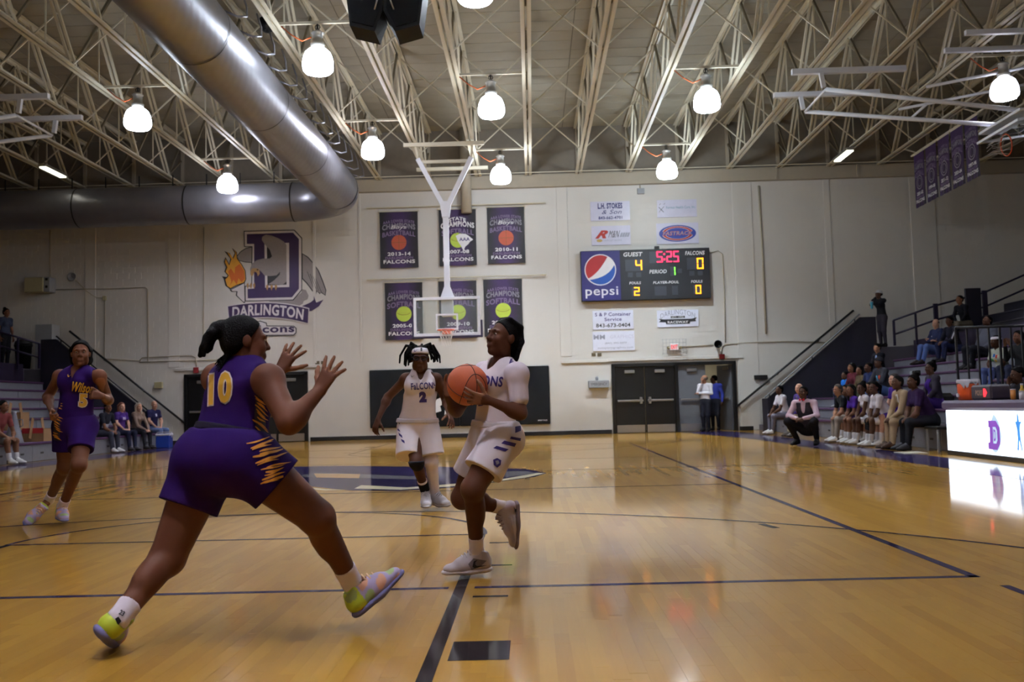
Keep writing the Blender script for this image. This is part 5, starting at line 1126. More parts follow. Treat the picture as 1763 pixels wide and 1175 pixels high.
def leg(F, J, S, s, g=1., inf=0., k=.04, t0=0., t1=2., calf=True):
    hi, kn, an = J['hi'+S], J['kn'+S], J['an'+S]
    a = lambda t: hi+(kn-hi)*t; b = lambda t: kn+(an-kn)*t
    R1 = lambda t: (.093-.034*t)*s*g+inf; R2 = lambda t: (.056-.02*t)*s*g**.6+inf
    if t0 < 1: F.cone(a(t0), a(min(1, t1)), R1(t0), R1(min(1, t1)), k)
    if t1 > 1:
        q0 = max(0, t0-1); q1 = t1-1; F.cone(b(q0), b(q1), R2(q0), R2(q1), .03)
        if q0 == 0: F.ell(kn, np.array([.058]*3)*s*g**.6+inf, None, .03)
        if calf:
            th, sh = nrm(kn-hi), nrm(an-kn); back = nrm(-(th-sh*np.dot(th, sh))+1e-4*V(0, 0, 1)) if np.linalg.norm(th-sh*np.dot(th, sh)) > .05 else nrm(np.cross(np.cross(sh, J['to'+S]-an), sh))*-1
            for q_, rr in ((.22, .043), (.34, .045), (.46, .039)): F.ell(b(q_)+back*.022*s, np.array([rr]*3)*s*g**.8+inf, None, .03)
def foot_frame(J, S):
    an, to = J['an'+S], J['to'+S]; he = J.get('he'+S)
    if he is None: he = an - V(0, 0, .075) - nrm((to-an)*V(1, 1, 0))*.045
    d = nrm(to-he); up = nrm((an-he) - d*np.dot(an-he, d)); return he, d, up, np.cross(d, up)
def shoe(root, J, S, s, cols, vox=.012, label=None, fancy=False):
    """cols: sole, upper, heel; one mesh for the upper, the sole and laces are its parts"""
    he, d, up, sd = foot_frame(J, S); L = .265*s; H = lambda x, y, z: he+d*x*L+sd*y*s+up*z*s
    F = Field(); F.cone(H(.12, 0, .05), H(.55, .006, .048), .042*s, .045*s, .03, up, .95); F.cone(H(.5, .004, .044), H(.86, .004, .034), .048*s, .04*s, .03, up, .72)
    F.cone(H(.13, 0, .06), H(.19, 0, .115), .044*s, .046*s, .03); F.cone(H(.3, 0, .095), H(.62, 0, .058), .036*s, .032*s, .03)
    F.cut(H(.3, 0, .012), -up)
    top = J['an'+S]+nrm(J['kn'+S]-J['an'+S])*.012*s; F.cut(H(.2, 0, .13), up*.9-d*.35)
    def colf(P):
        x = (P-he)@d/L; z = (P-he)@up; c = np.tile(np.array(cols[1], float), (len(P), 1))
        if len(cols) > 2: c[x < .22] = cols[2]
        if len(cols) > 3:
            w_ = np.sin(x*9+z*40)+np.sin(z*60-x*14); c[(w_ > .7)] = cols[3]; c[w_ < -.9] = cols[4]
            c[(x < .16) & (z < .08)] = cols[2]
        return c
    o = field_obj('shoe', F, vox, MSHOE, root, colf, label=label)
    G = Field(); G.cone(H(.09, 0, .016), H(.5, .006, .015), .044*s, .046*s, .02, up, .5); G.cone(H(.5, .006, .015), H(.91, .004, .018), .051*s, .039*s, .02, up, .42)
    field_obj('sole', G, vox*.9, cloth(cols[0]), o)
    if fancy:
        q = MB()
        for i in range(4):
            x = .36+.075*i; z = .136-.0125*i; q.tube([H(x, -.028, z-.016), H(x+.02, 0, z+.006), H(x, .028, z-.016)], .005*s, 5)
        q.tube([H(.34, -.01, .13), H(.3, -.03, .14), H(.35, -.04, .115)], .0035*s, 5).tube([H(.34, .01, .13), H(.3, .03, .14), H(.35, .04, .115)], .0035*s, 5)
        q.obj('laces', cloth(cols[5] if len(cols) > 5 else cols[0]), o, True)
    return o
def hair_cap(F, hc, hf, hu, s, t=.012, low=-.02, front=.034):
    hr = np.cross(hf, hu); B = np.array([hr, hf, hu])
    F.ell(hc+(hf*-.016+hu*.034)*s, np.array([.076+t, .096+t, .084+t])*s, B, .02); F.ell(hc+(hf*-.05+hu*-.01)*s, np.array([.066+t, .055+t, .06+t])*s, B, .02)
    F.cut(hc+(hf*front+hu*.045)*s, hf*.8-hu*.6); F.cut(hc+(hf*.012)*s-hu*.03*s, hf*.9-hu*.5); F.cut(hc+hu*low*s-hf*.03*s, -hu*.9+hf*.25)
# ---------------- crowd figure ----------------
DARK = (84, 56, 42); MID = (120, 82, 62); LIGHT = (196, 150, 128); TAN = (168, 120, 94)
def crowd(label, pos, face, sz=1., pose='sit', skin=DARK, top=(40, 40, 50), sleeve='long', bottom=(40, 40, 48), legs='long', shoes=(220, 218, 218), hair='short', hcol=None, group=None,
          seat=.43, foot=0., lean=.25, arms='knees', g=1., belly=0., fem=False, look=None, extra=None, kneex=.12, ft=.44, lay=None):
    """pos: point on the floor or the seat under the pelvis; face: heading in degrees (0 = towards +X)"""
    s = sz; a = math.radians(face); F_ = V(math.cos(a), math.sin(a), 0); R_ = V(math.sin(a), -math.cos(a), 0); U = V(0, 0, 1); p0 = V(*pos); J = {}
    W = lambda x, y, z: R_*x*s+F_*y*s+U*z*s
    if pose == 'sit':
        J['pel'] = p0+W(0, 0, .10); up = nrm(U+F_*lean)
        for S, x in (('R', 1), ('L', -1)):
            J['hi'+S] = J['pel']+W(.085*x, .0, -.01); fz = foot-p0[2]; kz = max(fz/s+.46, .06)
            J['kn'+S] = p0+W(kneex*x*.8+.03*x, .40, min(kz, .20)); J['an'+S] = p0+V(0, 0, fz)+W(kneex*x*.7+.02*x, ft, .085); J['to'+S] = p0+V(0, 0, fz)+W(kneex*x*.8+.03*x, ft+.19, .012)
    elif pose == 'stand':
        J['pel'] = p0+W(0, 0, .93); up = nrm(U+F_*lean)
        for S, x in (('R', 1), ('L', -1)):
            J['hi'+S] = J['pel']+W(.085*x, 0, -.03); J['kn'+S] = p0+W(.085*x, .03, .5); J['an'+S] = p0+W(.09*x, -.01, .085); J['to'+S] = p0+W(.11*x, .19, .012)
    else:   # crouch on the balls of the feet
        J['pel'] = p0+W(0, 0, .34); up = nrm(U+F_*lean)
        for S, x in (('R', 1), ('L', -1)):
            J['hi'+S] = J['pel']+W(.085*x, 0, 0); J['kn'+S] = p0+W(.26*x, .33, .47); J['an'+S] = p0+W(.19*x, .06, .11); J['to'+S] = p0+W(.23*x, .25, .012)
    J['wai'] = J['pel']+up*.17*s; J['che'] = J['wai']+nrm(up+F_*lean*.3)*.19*s; J['nec'] = J['che']+nrm(up)*.175*s
    for S, x in (('R', 1), ('L', -1)): J['sh'+S] = J['nec']+R_*x*(.185 if not fem else .165)*s-U*.045*s
    lk = F_ if look is None else nrm(V(math.cos(math.radians(look[0])), math.sin(math.radians(look[0])), look[1])); hu = nrm(U*1.-lk*np.dot(U, lk)+1e-6*F_); hs = 1.02*(s**.35)
    hc = J['nec']+up*.05*s+U*.115*hs+F_*.025*s
    for S, x in (('R', 1), ('L', -1)):
        sh = J['sh'+S]; kn = J['kn'+S]
        if arms == 'knees': J['el'+S] = sh+(kn-sh)*.5-U*.09*s+R_*x*.05*s; J['wr'+S] = kn+U*.07*s-F_*.02*s-R_*x*.06*s; hd = nrm(F_*.8-R_*x*.5-U*.3)
        elif arms == 'clasp': J['el'+S] = sh+(kn-sh)*.52-U*.06*s+R_*x*.06*s; J['wr'+S] = (J['knR']+J['knL'])/2+R_*x*.055*s+U*.06*s+F_*.03*s; hd = nrm(F_*.5-R_*x*.8-U*.2)
        elif arms == 'lap': J['el'+S] = sh-U*.24*s+R_*x*.06*s+F_*.06*s; J['wr'+S] = J['pel']+R_*x*.09*s+F_*.24*s+U*.06*s; hd = nrm(F_*.6-R_*x*.8)
        elif arms == 'cross': J['el'+S] = sh-U*.22*s+R_*x*.07*s+F_*.1*s; J['wr'+S] = J['che']+F_*(.2+.02*x)*s-R_*x*.07*s-U*(.08+.03*x)*s; hd = nrm(-R_*x+U*.2)
        elif arms == 'clap': J['el'+S] = sh-U*.2*s+F_*.14*s+R_*x*.06*s; J['wr'+S] = J['nec']+F_*.27*s+R_*x*.07*s+U*.0*s; hd = nrm(U+F_*.2-R_*x*.2)
        elif arms == 'chin':
            if x > 0: J['el'+S] = sh-U*.23*s+F_*.14*s; J['wr'+S] = hc+F_*.14*s-U*.15*s+R_*.03*s; hd = nrm(U*.9-F_*.3)
            else: J['el'+S] = sh-U*.24*s+F_*.06*s+R_*x*.05*s; J['wr'+S] = J['elR']-R_*.05*s+F_*.03*s; hd = nrm(R_+F_*.1)
        elif arms == 'down': J['el'+S] = sh-U*.28*s+R_*x*.06*s-F_*.02*s; J['wr'+S] = J['el'+S]-U*.24*s+F_*.06*s; hd = nrm(-U+F_*.2)
        else:           # 'rail': one hand on a rail ahead, the other at the head
            if x < 0: J['el'+S] = sh-U*.16*s+F_*.2*s; J['wr'+S] = sh+F_*.42*s-U*.12*s; hd = nrm(F_-U*.3)
            else: J['el'+S] = sh+U*.05*s+F_*.02*s+R_*.2*s-F_*.1*s; J['wr'+S] = hc-F_*.1*s+R_*.1*s; hd = nrm(-R_*.8+U*.3)
        J['hd'+S] = hd
    rt = thing('person', (p0[0], p0[1], min(foot, p0[2])), label, 'person', group)
    # body
    B = Field(); torso(B, J, s, -.006, g, fem, belly)
    for S in 'LR':
        arm(B, J, S, s, g); leg(B, J, S, s, g); he, d, up_, sd = foot_frame(J, S); B.cone(J['an'+S], he+d*.18*s+up_*.03*s, .034*s, .03*s, .02)
        hand(B, J['wr'+S], J['hd'+S], nrm(-U*.6-R_*(1 if S == 'R' else -1)*.6+F_*.1) if arms not in ('clap',) else -R_*(1 if S == 'R' else -1), S == 'R', s*.98, .35 if arms != 'clap' else .12)
    B.cone(J['nec']-U*.03*s, hc-U*.05*hs, .052*s*g**.5, .05*hs, .03); head(B, hc, lk, hu, hs)
    vx = .0125 if s > .8 else .011
    field_obj('body', B, vx, MSKIN, rt, lambda P: np.tile(np.array(skin, float), (len(P), 1)))
    # clothes
    T = Field(); torso(T, J, s, .008, g, fem, belly)
    for S in 'LR': arm(T, J, S, s, g, .011, t1=(.55 if sleeve == 'short' else 1.93 if sleeve == 'long' else .12), dl=(sleeve != 'none'))
    T.cone(J['nec']-U*.02*s, hc, .052*s, .062*s, .01, sub=True); T.cut(J['pel']-nrm(up)*.05*s, -nrm(up)*.9+F_*.1)
    sh_ = field_obj('shirt', T, vx, cloth(top), rt)
    L_ = Field(); r_, u_, f_ = fr(J); hp = nrm(J['hiR']-J['hiL'])
    for q_ in (1, -1): L_.cone(J['pel']+hp*.045*q_*s, J['wai'], .141*s*g, .122*s*g, .05, nrm(np.cross(u_, hp)), .78)
    L_.cut(J['pel']+u_*.1*s, u_)
    for S in 'LR': leg(L_, J, S, s, g, .012 if legs == 'long' else .016, t1=(1.9 if legs == 'long' else .82), calf=False)
    field_obj('trousers' if legs == 'long' else 'shorts', L_, vx, cloth(bottom), rt)
    if legs != 'long':
        for S in 'LR':
            K = Field(); leg(K, J, S, s, 1., .008, t0=1.66, t1=2., calf=False); field_obj('sock', K, .011, cloth((208, 204, 208)), rt)
    for S in 'LR': shoe(rt, J, S, s*.94, ((120, 116, 120) if sum(shoes) > 300 else (20, 20, 22), shoes, tuple(int(v*.45) for v in shoes)), .0105)
    # hair and headwear
    hr = np.cross(lk, hu); Bm = np.array([hr, lk, hu]); H = Field(); L = lambda x, y, z: hc+(hr*x+lk*y+hu*z)*hs
    if hair in ('short', 'long', 'pony', 'bun', 'headband'):
        hair_cap(H, hc, lk, hu, hs, .008 if hair == 'short' else .013, -.05 if hair == 'short' else -.07)
        if hair == 'long':
            for x in (-1, -.4, .4, 1): H.cone(L(.075*x, -.04+.0*abs(x), .03), L(.085*x, -.055+.03*abs(x), -.2), .035*hs, .028*hs, .03)
        if hair == 'pony': H.cone(L(0, -.1, .06), L(0, -.17, .02), .028*hs, .035*hs, .02); H.cone(L(0, -.17, .02), L(.01, -.18, -.12), .035*hs, .02*hs, .02)
        if hair == 'bun': H.ell(L(0, -.07, .12), np.array([.05]*3)*hs, None, .02)
        field_obj('hair', H, .011, hairm(hcol), rt)
    if hair == 'fringe': H.ell(L(0, -.016, .02), np.array([.084, .1, .07])*hs, Bm, .01); H.cut(L(0, 0, .05), hu); H.cut(L(0, .02, 0), lk); H.cut(L(0, 0, -.05), -hu); field_obj('hair', H, .011, hairm(hcol), rt)
    if hair in ('cap', 'beanie', 'hood'):
        c = extra or (30, 30, 34)
        K = Field(); K.ell(L(0, -.014, .04), np.array([.088, .108, .094])*hs, Bm, .02); K.cut(L(0, 0, .03 if hair == 'cap' else .02), -hu+lk*.25)
        if hair == 'cap': K.ell(L(0, .12, .05), np.array([.065, .075, .010])*hs, Bm, .01)
        field_obj('cap' if hair == 'cap' else 'beanie', K, .011, cloth(c), rt); H = Field(); H.ell(L(0, -.03, -.01), np.array([.082, .084, .06])*hs, Bm, .02); H.cut(L(0, .0, 0), lk); field_obj('hair', H, .011, hairm(hcol), rt)
    if hair == 'headband':
        K = Field(); K.ell(L(0, -.014, .05), np.array([.09, .11, .075])*hs, Bm, .02); K.cut(L(0, 0, .095), hu); K.cut(L(0, 0, .045), -hu); field_obj('headband', K, .009, cloth(extra or (225, 220, 225)), rt)
    face_bits(rt, hc, lk, hu, hs, skin)
    return rt, J, (hc, lk, hu, hs), sh_
def patch(rt, J, s, m, name, x0, x1, z0, z1, inf=.014, g=1., fem=False, belly=0., full=False):
    """front panel over the shirt (tie, open jacket front, vest): the torso again, a little larger, cut to a strip"""
    r, u, f = fr(J); T = Field(); torso(T, J, s, inf, g, fem, belly); c = J['che']
    T.cut(c+r*x1*s, r); T.cut(c+r*x0*s, -r); T.cut(c+u*z1*s, u); T.cut(c+u*z0*s, -u)
    if full: T.cone(c+f*.14*s-u*.02*s, c+f*.1*s+u*.22*s, .03*s, .07*s, .01, sub=True)
    else: T.cut(c, -f)
    return field_obj(name, T, .011, m, rt)
# ---------------- the bench and the stands on the right ----------------
def row(k): return RFX+.62*k+.27                      # where hips go on row k
WHT, PUR, DPUR, NVY, BLK, KHA = (214, 206, 214), (76, 44, 140), (44, 28, 60), (34, 38, 66), (26, 26, 30), (150, 132, 108)
GBN = None
def yofx(px, X): return X*1665./(px-913.7)             # depth of photo column px on the plane X
b_ = 180
p1 = crowd('young man in black tee and pale trousers leaning forward on the team bench', (6.98, yofx(1443, 6.75), .43), b_, .98, skin=TAN, top=BLK, sleeve='short', bottom=(150, 138, 128), hair='short', hcol=(40, 28, 22), arms='clasp', lean=.55, look=(205, -.05))
crowd('girl in black warm-up seated just behind the young man in black tee', (7.27, yofx(1456, 7.1), .43), b_, .93, skin=MID, top=(36, 32, 38), sleeve='short', bottom=(62, 36, 92), legs='short', hair='long', arms='knees', lean=.45, fem=True, look=(215, 0))
crowd('girl with long dark hair in bright purple top on the bench', (6.98, yofx(1466, 6.8), .43), b_, .93, skin=MID, top=PUR, sleeve='short', bottom=(62, 36, 92), legs='short', hair='long', arms='clasp', lean=.5, fem=True, look=(210, 0))
crowd('girl in sleeveless white jersey on the bench, between the purple top and the white tee', (6.98, yofx(1481, 6.8), .43), b_, .93, skin=DARK, top=WHT, sleeve='none', bottom=WHT, legs='short', hair='bun', arms='knees', lean=.4, fem=True, look=(215, 0))
crowd('player in dark top half hidden on the bench behind the girl in white tee', (7.27, yofx(1495, 7.1), .43), b_, .95, skin=MID, top=(60, 40, 60), sleeve='short', bottom=BLK, legs='short', hair='short', arms='knees', lean=.4, look=(215, 0))
pk, Jk, hk, _ = crowd('girl in white tee with a black knee sleeve on the team bench', (6.96, yofx(1507, 6.8), .43), b_, .95, skin=DARK, top=WHT, sleeve='short', bottom=WHT, legs='short', hair='pony', arms='knees', lean=.45, fem=True, look=(210, 0))
Ks = Field(); leg(Ks, Jk, 'R', .95, 1, .006, t0=.75, t1=1.35); field_obj('knee_sleeve', Ks, .011, cloth(BLK), pk)
crowd('boy in purple jersey over white tee sitting tall behind the tan suit', (7.15, yofx(1526, 7.0), .5), b_, .98, skin=LIGHT, top=PUR, sleeve='short', bottom=PUR, legs='short', hair='short', hcol=(36, 26, 22), arms='lap', lean=.1, look=(200, .0))
pc, Jc, hc_, _ = crowd('man with goatee in tan suit and striped tie on the bench', (6.96, yofx(1552, 6.85), .43), b_, 1.04, skin=DARK, top=(176, 152, 124), bottom=(164, 140, 112), shoes=(60, 40, 30), hair='short', arms='clasp', lean=.4, g=1.08, look=(195, .05))
patch(pc, Jc, 1.04, cloth((206, 200, 200)), 'shirt_front', -.045, .045, .02, .16, .018, 1.08); patch(pc, Jc, 1.04, cloth((120, 104, 60)), 'necktie', -.018, .018, -.1, .14, .024, 1.08)
crowd('woman in dark plum polo and black trousers, nearest seat of the bench by the table', (7.0, yofx(1590, 7.0), .43), b_, 1.04, skin=DARK, top=DPUR, sleeve='short', bottom=BLK, shoes=(40, 38, 44), hair='bun', arms='knees', lean=.4, g=1.15, fem=True, look=(195, 0))
pp_, Jp, hp_, _ = crowd('person in grey and purple jacket filming from behind the bench', (row(1)-.05, yofx(1598, row(1)-.1), row_z(1)), b_, 1.0, skin=DARK, top=(66, 60, 72), bottom=(60, 40, 110), shoes=BLK, hair='bun', arms='lap', lean=.1, g=1.1, foot=row_z(0), fem=True, look=(190, 0))
patch(pp_, Jp, 1., cloth(PUR), 'jacket_front', -.1, .1, -.2, .14, .02, 1.1, True)
cmv = Jp['che']+V(-.32, .05, .2); r = thing('video_camera', cmv, 'small dark video camera held in front of the person in grey and purple jacket', 'camera')
MB().box(cmv[0]-.05, cmv[0]+.05, cmv[1]-.12, cmv[1]+.06, cmv[2], cmv[2]+.1, .01).obj('camera_body', MSPK, r); MB().lathe([(.03, 0), (.035, -.07), (.02, -.07)], (cmv[0]-.02, cmv[1]-.12, cmv[2]+.05), 12, 1).obj('lens', MDK, r, True); MB().box(cmv[0]-.06, cmv[0]+.02, cmv[1]+.06, cmv[1]+.16, cmv[2]+.01, cmv[2]+.09, .005).obj('flip_screen', MGBOX, r)
MB().tube([(cmv[0], cmv[1], row_z(0)), (cmv[0], cmv[1], cmv[2])], .015, 6).obj('monopod', MDK, r)
crowd('man in white tee and grey joggers at the far end of the first right row', (7.0, yofx(1336, 6.85), .43), 190, 1.0, skin=DARK, top=WHT, sleeve='short', bottom=(110, 106, 118), hair='short', arms='clasp', lean=.2, g=1.08, look=(200, .05))
po, Jo, ho, _ = crowd('grey haired man in grey vest over purple and orange sleeves with khaki trousers', (6.98, yofx(1372, 6.85), .43), 195, 1.02, skin=LIGHT, top=(84, 62, 130), bottom=KHA, shoes=(90, 84, 80), hair='fringe', hcol=(150, 146, 146), arms='clasp', lean=.25, g=1.08, look=(215, -.05))
patch(po, Jo, 1.02, cloth((92, 94, 104)), 'vest', -.19, .19, -.26, .16, .014, 1.08, full=True)
Ko = Field(); arm(Ko, Jo, 'L', 1.02, 1.08, .016, t0=.95, t1=1.35); field_obj('sleeve_band', Ko, .011, cloth((214, 130, 40)), po)
pch = atZ(1384, 768); pq, Jq, hq, _ = crowd('crouching coach in pale pink shirt, dark vest and red bow tie at the sideline', (pch[0]+.1, pch[1], 0), 232, 1.06, 'crouch', DARK, (206, 176, 190), 'long', (32, 30, 34), 'long', (24, 22, 24), 'short', arms='clasp', lean=.2, g=1.08, look=(225, .05))
patch(pq, Jq, 1.06, cloth((52, 46, 54)), 'vest', -.2, .2, -.32, .16, .016, 1.08, full=True)
bt = hq[0]-V(0, 0, .15)+hq[1]*.075; q = MB(); rr_ = np.cross(hq[1], V(0, 0, 1))
for s_ in (-1, 1): q.add([bt, bt+rr_*.06*s_+V(0, 0, .03), bt+rr_*.06*s_-V(0, 0, .03), bt+hq[1]*.02], [(0, 1, 2), (3, 2, 1), (0, 3, 1), (0, 2, 3)])
q.obj('bow_tie', cloth((196, 40, 60)), pq)
# family group in the right stand
k = 2
def stand(px, k, lb, sz=1., dx=0., **kw): X = row(k)+dx; return crowd(lb, (X, yofx(px, X-.05), row_z(k)), kw.pop('face', 192), sz, foot=row_z(k-1), **kw)
stand(1448, 2, 'small child in bright blue top at the far side of the family group', .72, top=(36, 110, 196), sleeve='short', bottom=NVY, hair='short', arms='lap', lean=.05)
stand(1463, 2, 'woman with long hair in maroon top with a snack, beside the child in blue', .98, skin=MID, top=(84, 34, 44), bottom=(58, 34, 44), hair='long', arms='lap', fem=True, lean=.1)
stand(1476, 2, 'long haired child in olive top between the maroon and the navy tops', .85, skin=MID, top=(96, 84, 62), bottom=(40, 40, 46), hair='long', arms='lap', fem=True, lean=.1)
pn, Jn, hn, _ = stand(1492, 2, 'boy in navy top and olive trousers next to the hooded man in the right stand', .92, skin=DARK, top=(38, 46, 84), bottom=(86, 96, 76), hair='short', arms='lap', lean=.12)
ph, Jh, hh, _ = stand(1516, 2, 'man in dark beanie and grey hoodie with blue jeans in the right stand', 1.06, skin=DARK, top=(52, 52, 60), bottom=(84, 110, 160), hair='beanie', extra=(40, 38, 44), arms='clasp', lean=.25, g=1.15)
patch(ph, Jh, 1.06, cloth((200, 80, 60)), 'chest_print', -.1, -.02, -.06, .06, .013, 1.15); patch(ph, Jh, 1.06, cloth((90, 170, 210)), 'chest_print', .02, .1, -.06, .06, .013, 1.15)
pdk, Jdk, hdk, _ = stand(1508, 4, 'man in dark suit jacket and pale shirt above the hooded man', 1.02, dx=-.1, skin=TAN, top=(28, 28, 36), bottom=(26, 26, 32), shoes=BLK, hair='short', arms='lap', lean=.1, look=(205, -.2))
patch(pdk, Jdk, 1.02, cloth((150, 170, 210)), 'shirt_front', -.035, .035, -.1, .15, .013)
pm1, Jm1, _, _ = stand(1606, 6, 'balding man in navy jacket and light blue jeans in the right stand', 1.06, dx=-.1, skin=LIGHT, top=(38, 44, 74), bottom=(92, 112, 166), shoes=(52, 44, 44), hair='fringe', hcol=(86, 78, 72), arms='cross', lean=.0, g=1.12, look=(215, -.1), ft=.52)
patch(pm1, Jm1, 1.06, cloth((206, 206, 214)), 'chest_logo', .06, .12, .0, .03, .013, 1.12)
pm2, Jm2, _, _ = stand(1637, 6, 'man in black track jacket with a white sleeve stripe beside the balding man', 1.06, dx=-.02, skin=DARK, top=(26, 26, 34), bottom=NVY, shoes=BLK, hair='short', arms='knees', lean=.2, g=1.12, look=(205, -.1))
St = Field()
for t in np.linspace(0, .95, 8): St.ell(Jm2['shL']+(Jm2['elL']-Jm2['shL'])*t+V(-.02, -.05, .03), [.018]*3, None, .03)
field_obj('sleeve_stripe', St, .011, cloth((210, 208, 214)), pm2)
stand(1688, 5, 'heavy man in grey sweater with head tipped back in the right stand', 1.12, dx=.15, skin=DARK, top=(84, 86, 98), bottom=(28, 28, 34), shoes=BLK, hair='short', arms='lap', lean=-.12, g=1.3, belly=1.25, look=(200, .35))
pw, Jw, hw, _ = stand(1716, 3, 'woman with white headband and colourful shirt behind the black barred rail', .95, dx=.1, skin=DARK, top=(186, 190, 176), sleeve='short', bottom=(80, 92, 140), hair='headband', arms='lap', fem=True, look=(195, 0))
for i, (c, x0, z0) in enumerate((((200, 60, 60), -.08, .02), ((60, 110, 190), .0, .05), ((220, 180, 60), -.04, -.06), ((80, 160, 90), .05, -.04))): patch(pw, Jw, .95, cloth(c), 'shirt_print', x0, x0+.06, z0, z0+.07, .013, 1, True)
stand(1746, 3, 'person in dark jacket clapping behind the black rail at right', 1., dx=.2, skin=MID, top=(44, 44, 46), bottom=(50, 54, 74), hair='pony', arms='clap', lean=.05, fem=True, look=(200, 0))
crowd('person resting face on hand behind the scorers table at the right edge', (7.6, yofx(1752, 7.55), .46), 180, 1.0, skin=DARK, top=(36, 34, 40), bottom=BLK, hair='short', arms='chin', lean=.2, look=(185, -.25))
pu, Ju, hu_, _ = crowd('woman in white cap and black jacket standing at the top of the right stairs', tuple(atY(1521, 600, 29.8)*V(1, 1, 0)+V(0, 0, 2.47)), 205, 1.0, 'stand', DARK, (30, 30, 34), 'long', (58, 54, 62), 'long', BLK, 'cap', extra=(190, 188, 192), arms='rail', lean=.08, fem=True, look=(190, -.05))
dp = Ju['wrL']+nrm(Ju['hdL'])*.08-V(0, 0, .12); r = thing('tumbler', dp, 'turquoise drink tumbler in the hand of the woman with white cap', 'cup')
MB().lathe([(.03, 0), (.036, .01), (.045, .2), (.047, .21)], dp, 14).obj('body', mat('turquoise_plastic', (70, 170, 196), .35), r, True); MB().lathe([(.049, .21), (.049, .225), (0, .23)], dp, 14).obj('lid', MTOW, r, True)
crowd('man in dark jacket sitting behind the purple rail posts at the top right', (12.55, 28.0, 2.87), 195, 1.05, skin=MID, top=(28, 28, 34), bottom=(110, 100, 84), shoes=BLK, hair='short', arms='lap', foot=2.5, look=(200, 0))
# two men in the doorway
a = atZ(1219, 744); pd1, Jd1, _, _ = crowd('man in white shirt with hand on chin standing in the doorway', (a[0], 30.7, 0), 235, 1.02, 'stand', TAN, (214, 212, 220), 'long', (28, 28, 34), 'long', BLK, 'fringe', hcol=(120, 104, 96), arms='chin', lean=-.02, look=(150, .1))
a = atZ(1240, 744); crowd('man in royal blue shirt standing behind the man in white shirt in the doorway', (a[0]+.1, 31.35, 0), 245, 1.02, 'stand', DARK, (58, 66, 150), 'long', (26, 26, 32), 'long', BLK, 'short', arms='down', lean=.02, look=(165, .0))
# ---------------- left stand ----------------
ylx = lambda px, X: X*1665./(px-913.7)
lf = 0
pl, Jl, _, _ = crowd('red haired woman in purple tee, left of the seated trio by the ice chest', (-11.42, ylx(204, -11.35), .43), -20, .98, skin=LIGHT, top=(72, 46, 120), sleeve='short', bottom=(32, 34, 52), shoes=(60, 58, 64), hair='long', hcol=(112, 62, 44), arms='lap', lean=.05, fem=True, look=(-40, 0))
patch(pl, Jl, .98, cloth((180, 170, 200)), 'chest_print', -.06, .06, -.02, .06, .013, 1, True)
crowd('grey blonde woman in tan patterned top and dark trousers, middle of the left seated trio', (-11.42, ylx(231, -11.35), .43), -20, .98, skin=LIGHT, top=(128, 108, 98), bottom=(30, 30, 36), shoes=(40, 38, 42), hair='long', hcol=(170, 158, 142), arms='clasp', lean=.15, fem=True, look=(-40, 0))
pj, Jj, _, _ = crowd('bald man in navy tee and light jeans, right of the left seated trio', (-11.42, ylx(259, -11.35), .43), -20, 1.06, skin=LIGHT, top=(36, 34, 66), sleeve='short', bottom=(96, 112, 152), shoes=(60, 58, 64), hair='none', arms='lap', lean=.1, g=1.1, look=(-40, .0))
patch(pj, Jj, 1.06, cloth((200, 200, 210)), 'chest_print', -.04, .03, .02, .1, .013, 1.1)
ps_, Js_, _, _ = crowd('player in black and white top seated behind number five, arm stretched out', (-11.45, ylx(170, -11.4), .43), -15, 1.0, skin=MID, top=(34, 34, 42), sleeve='short', bottom=(60, 60, 72), shoes=(228, 226, 228), hair='short', arms='knees', lean=.3, look=(-30, 0))
patch(ps_, Js_, 1., cloth((190, 190, 200)), 'shirt_print', -.12, .12, -.2, -.08, .013)
pg_, Jg_, _, _ = crowd('child in pink and black top between the arm and waist of number five', (LFX-.62*2-.2, ylx(98, LFX-.62*2-.25), row_z(2)), -15, .8, skin=LIGHT, top=(40, 34, 42), bottom=(60, 50, 60), hair='long', hcol=(70, 50, 40), arms='lap', foot=row_z(1), fem=True)
patch(pg_, Jg_, .8, cloth((214, 120, 150)), 'pink_sash', -.14, .14, -.12, .0, .016, 1, True)
crowd('seated person at the left picture edge, only a bare knee and forearm in view', (-11.42, 20.35, .43), -10, 1.05, skin=MID, top=(120, 60, 60), sleeve='short', bottom=(90, 84, 78), legs='short', hair='short', arms='knees', lean=.3)
crowd('dim figure with curly hair on the left concourse, cut by the picture edge', (-15.95, 28.95, 2.5), -20, 1.04, 'stand', MID, (60, 66, 84), 'short', (30, 30, 36), 'long', BLK, 'bun', arms='down', fem=True, lean=.05)
# ======================= THE FOUR PLAYERS =======================
def grid_cut(v2, f, sx, sy):
    """cut a flat mesh along a square grid so that it can lie on a curved surface"""
    bm = bmesh.new(); vs = [bm.verts.new((p[0], p[1], 0)) for p in v2]
    for q_ in f:
        try: bm.faces.new([vs[i] for i in q_])
        except ValueError: pass
    lo, hi = v2.min(0), v2.max(0)
    for ax, st in ((0, sx), (1, sy)):
        x = lo[ax]+st
        while x < hi[ax]:
            no = [0, 0, 0]; no[ax] = 1; co = [0, 0, 0]; co[ax] = x
            bmesh.ops.bisect_plane(bm, geom=bm.verts[:]+bm.edges[:]+bm.faces[:], plane_co=co, plane_no=no); x += st
    bm.verts.ensure_lookup_table(); bm.verts.index_update()
    out = np.array([v.co[:2] for v in bm.verts]); ff = [tuple(v.index for v in fc.verts) for fc in bm.faces]; bm.free(); return out, ff
BVH = {}
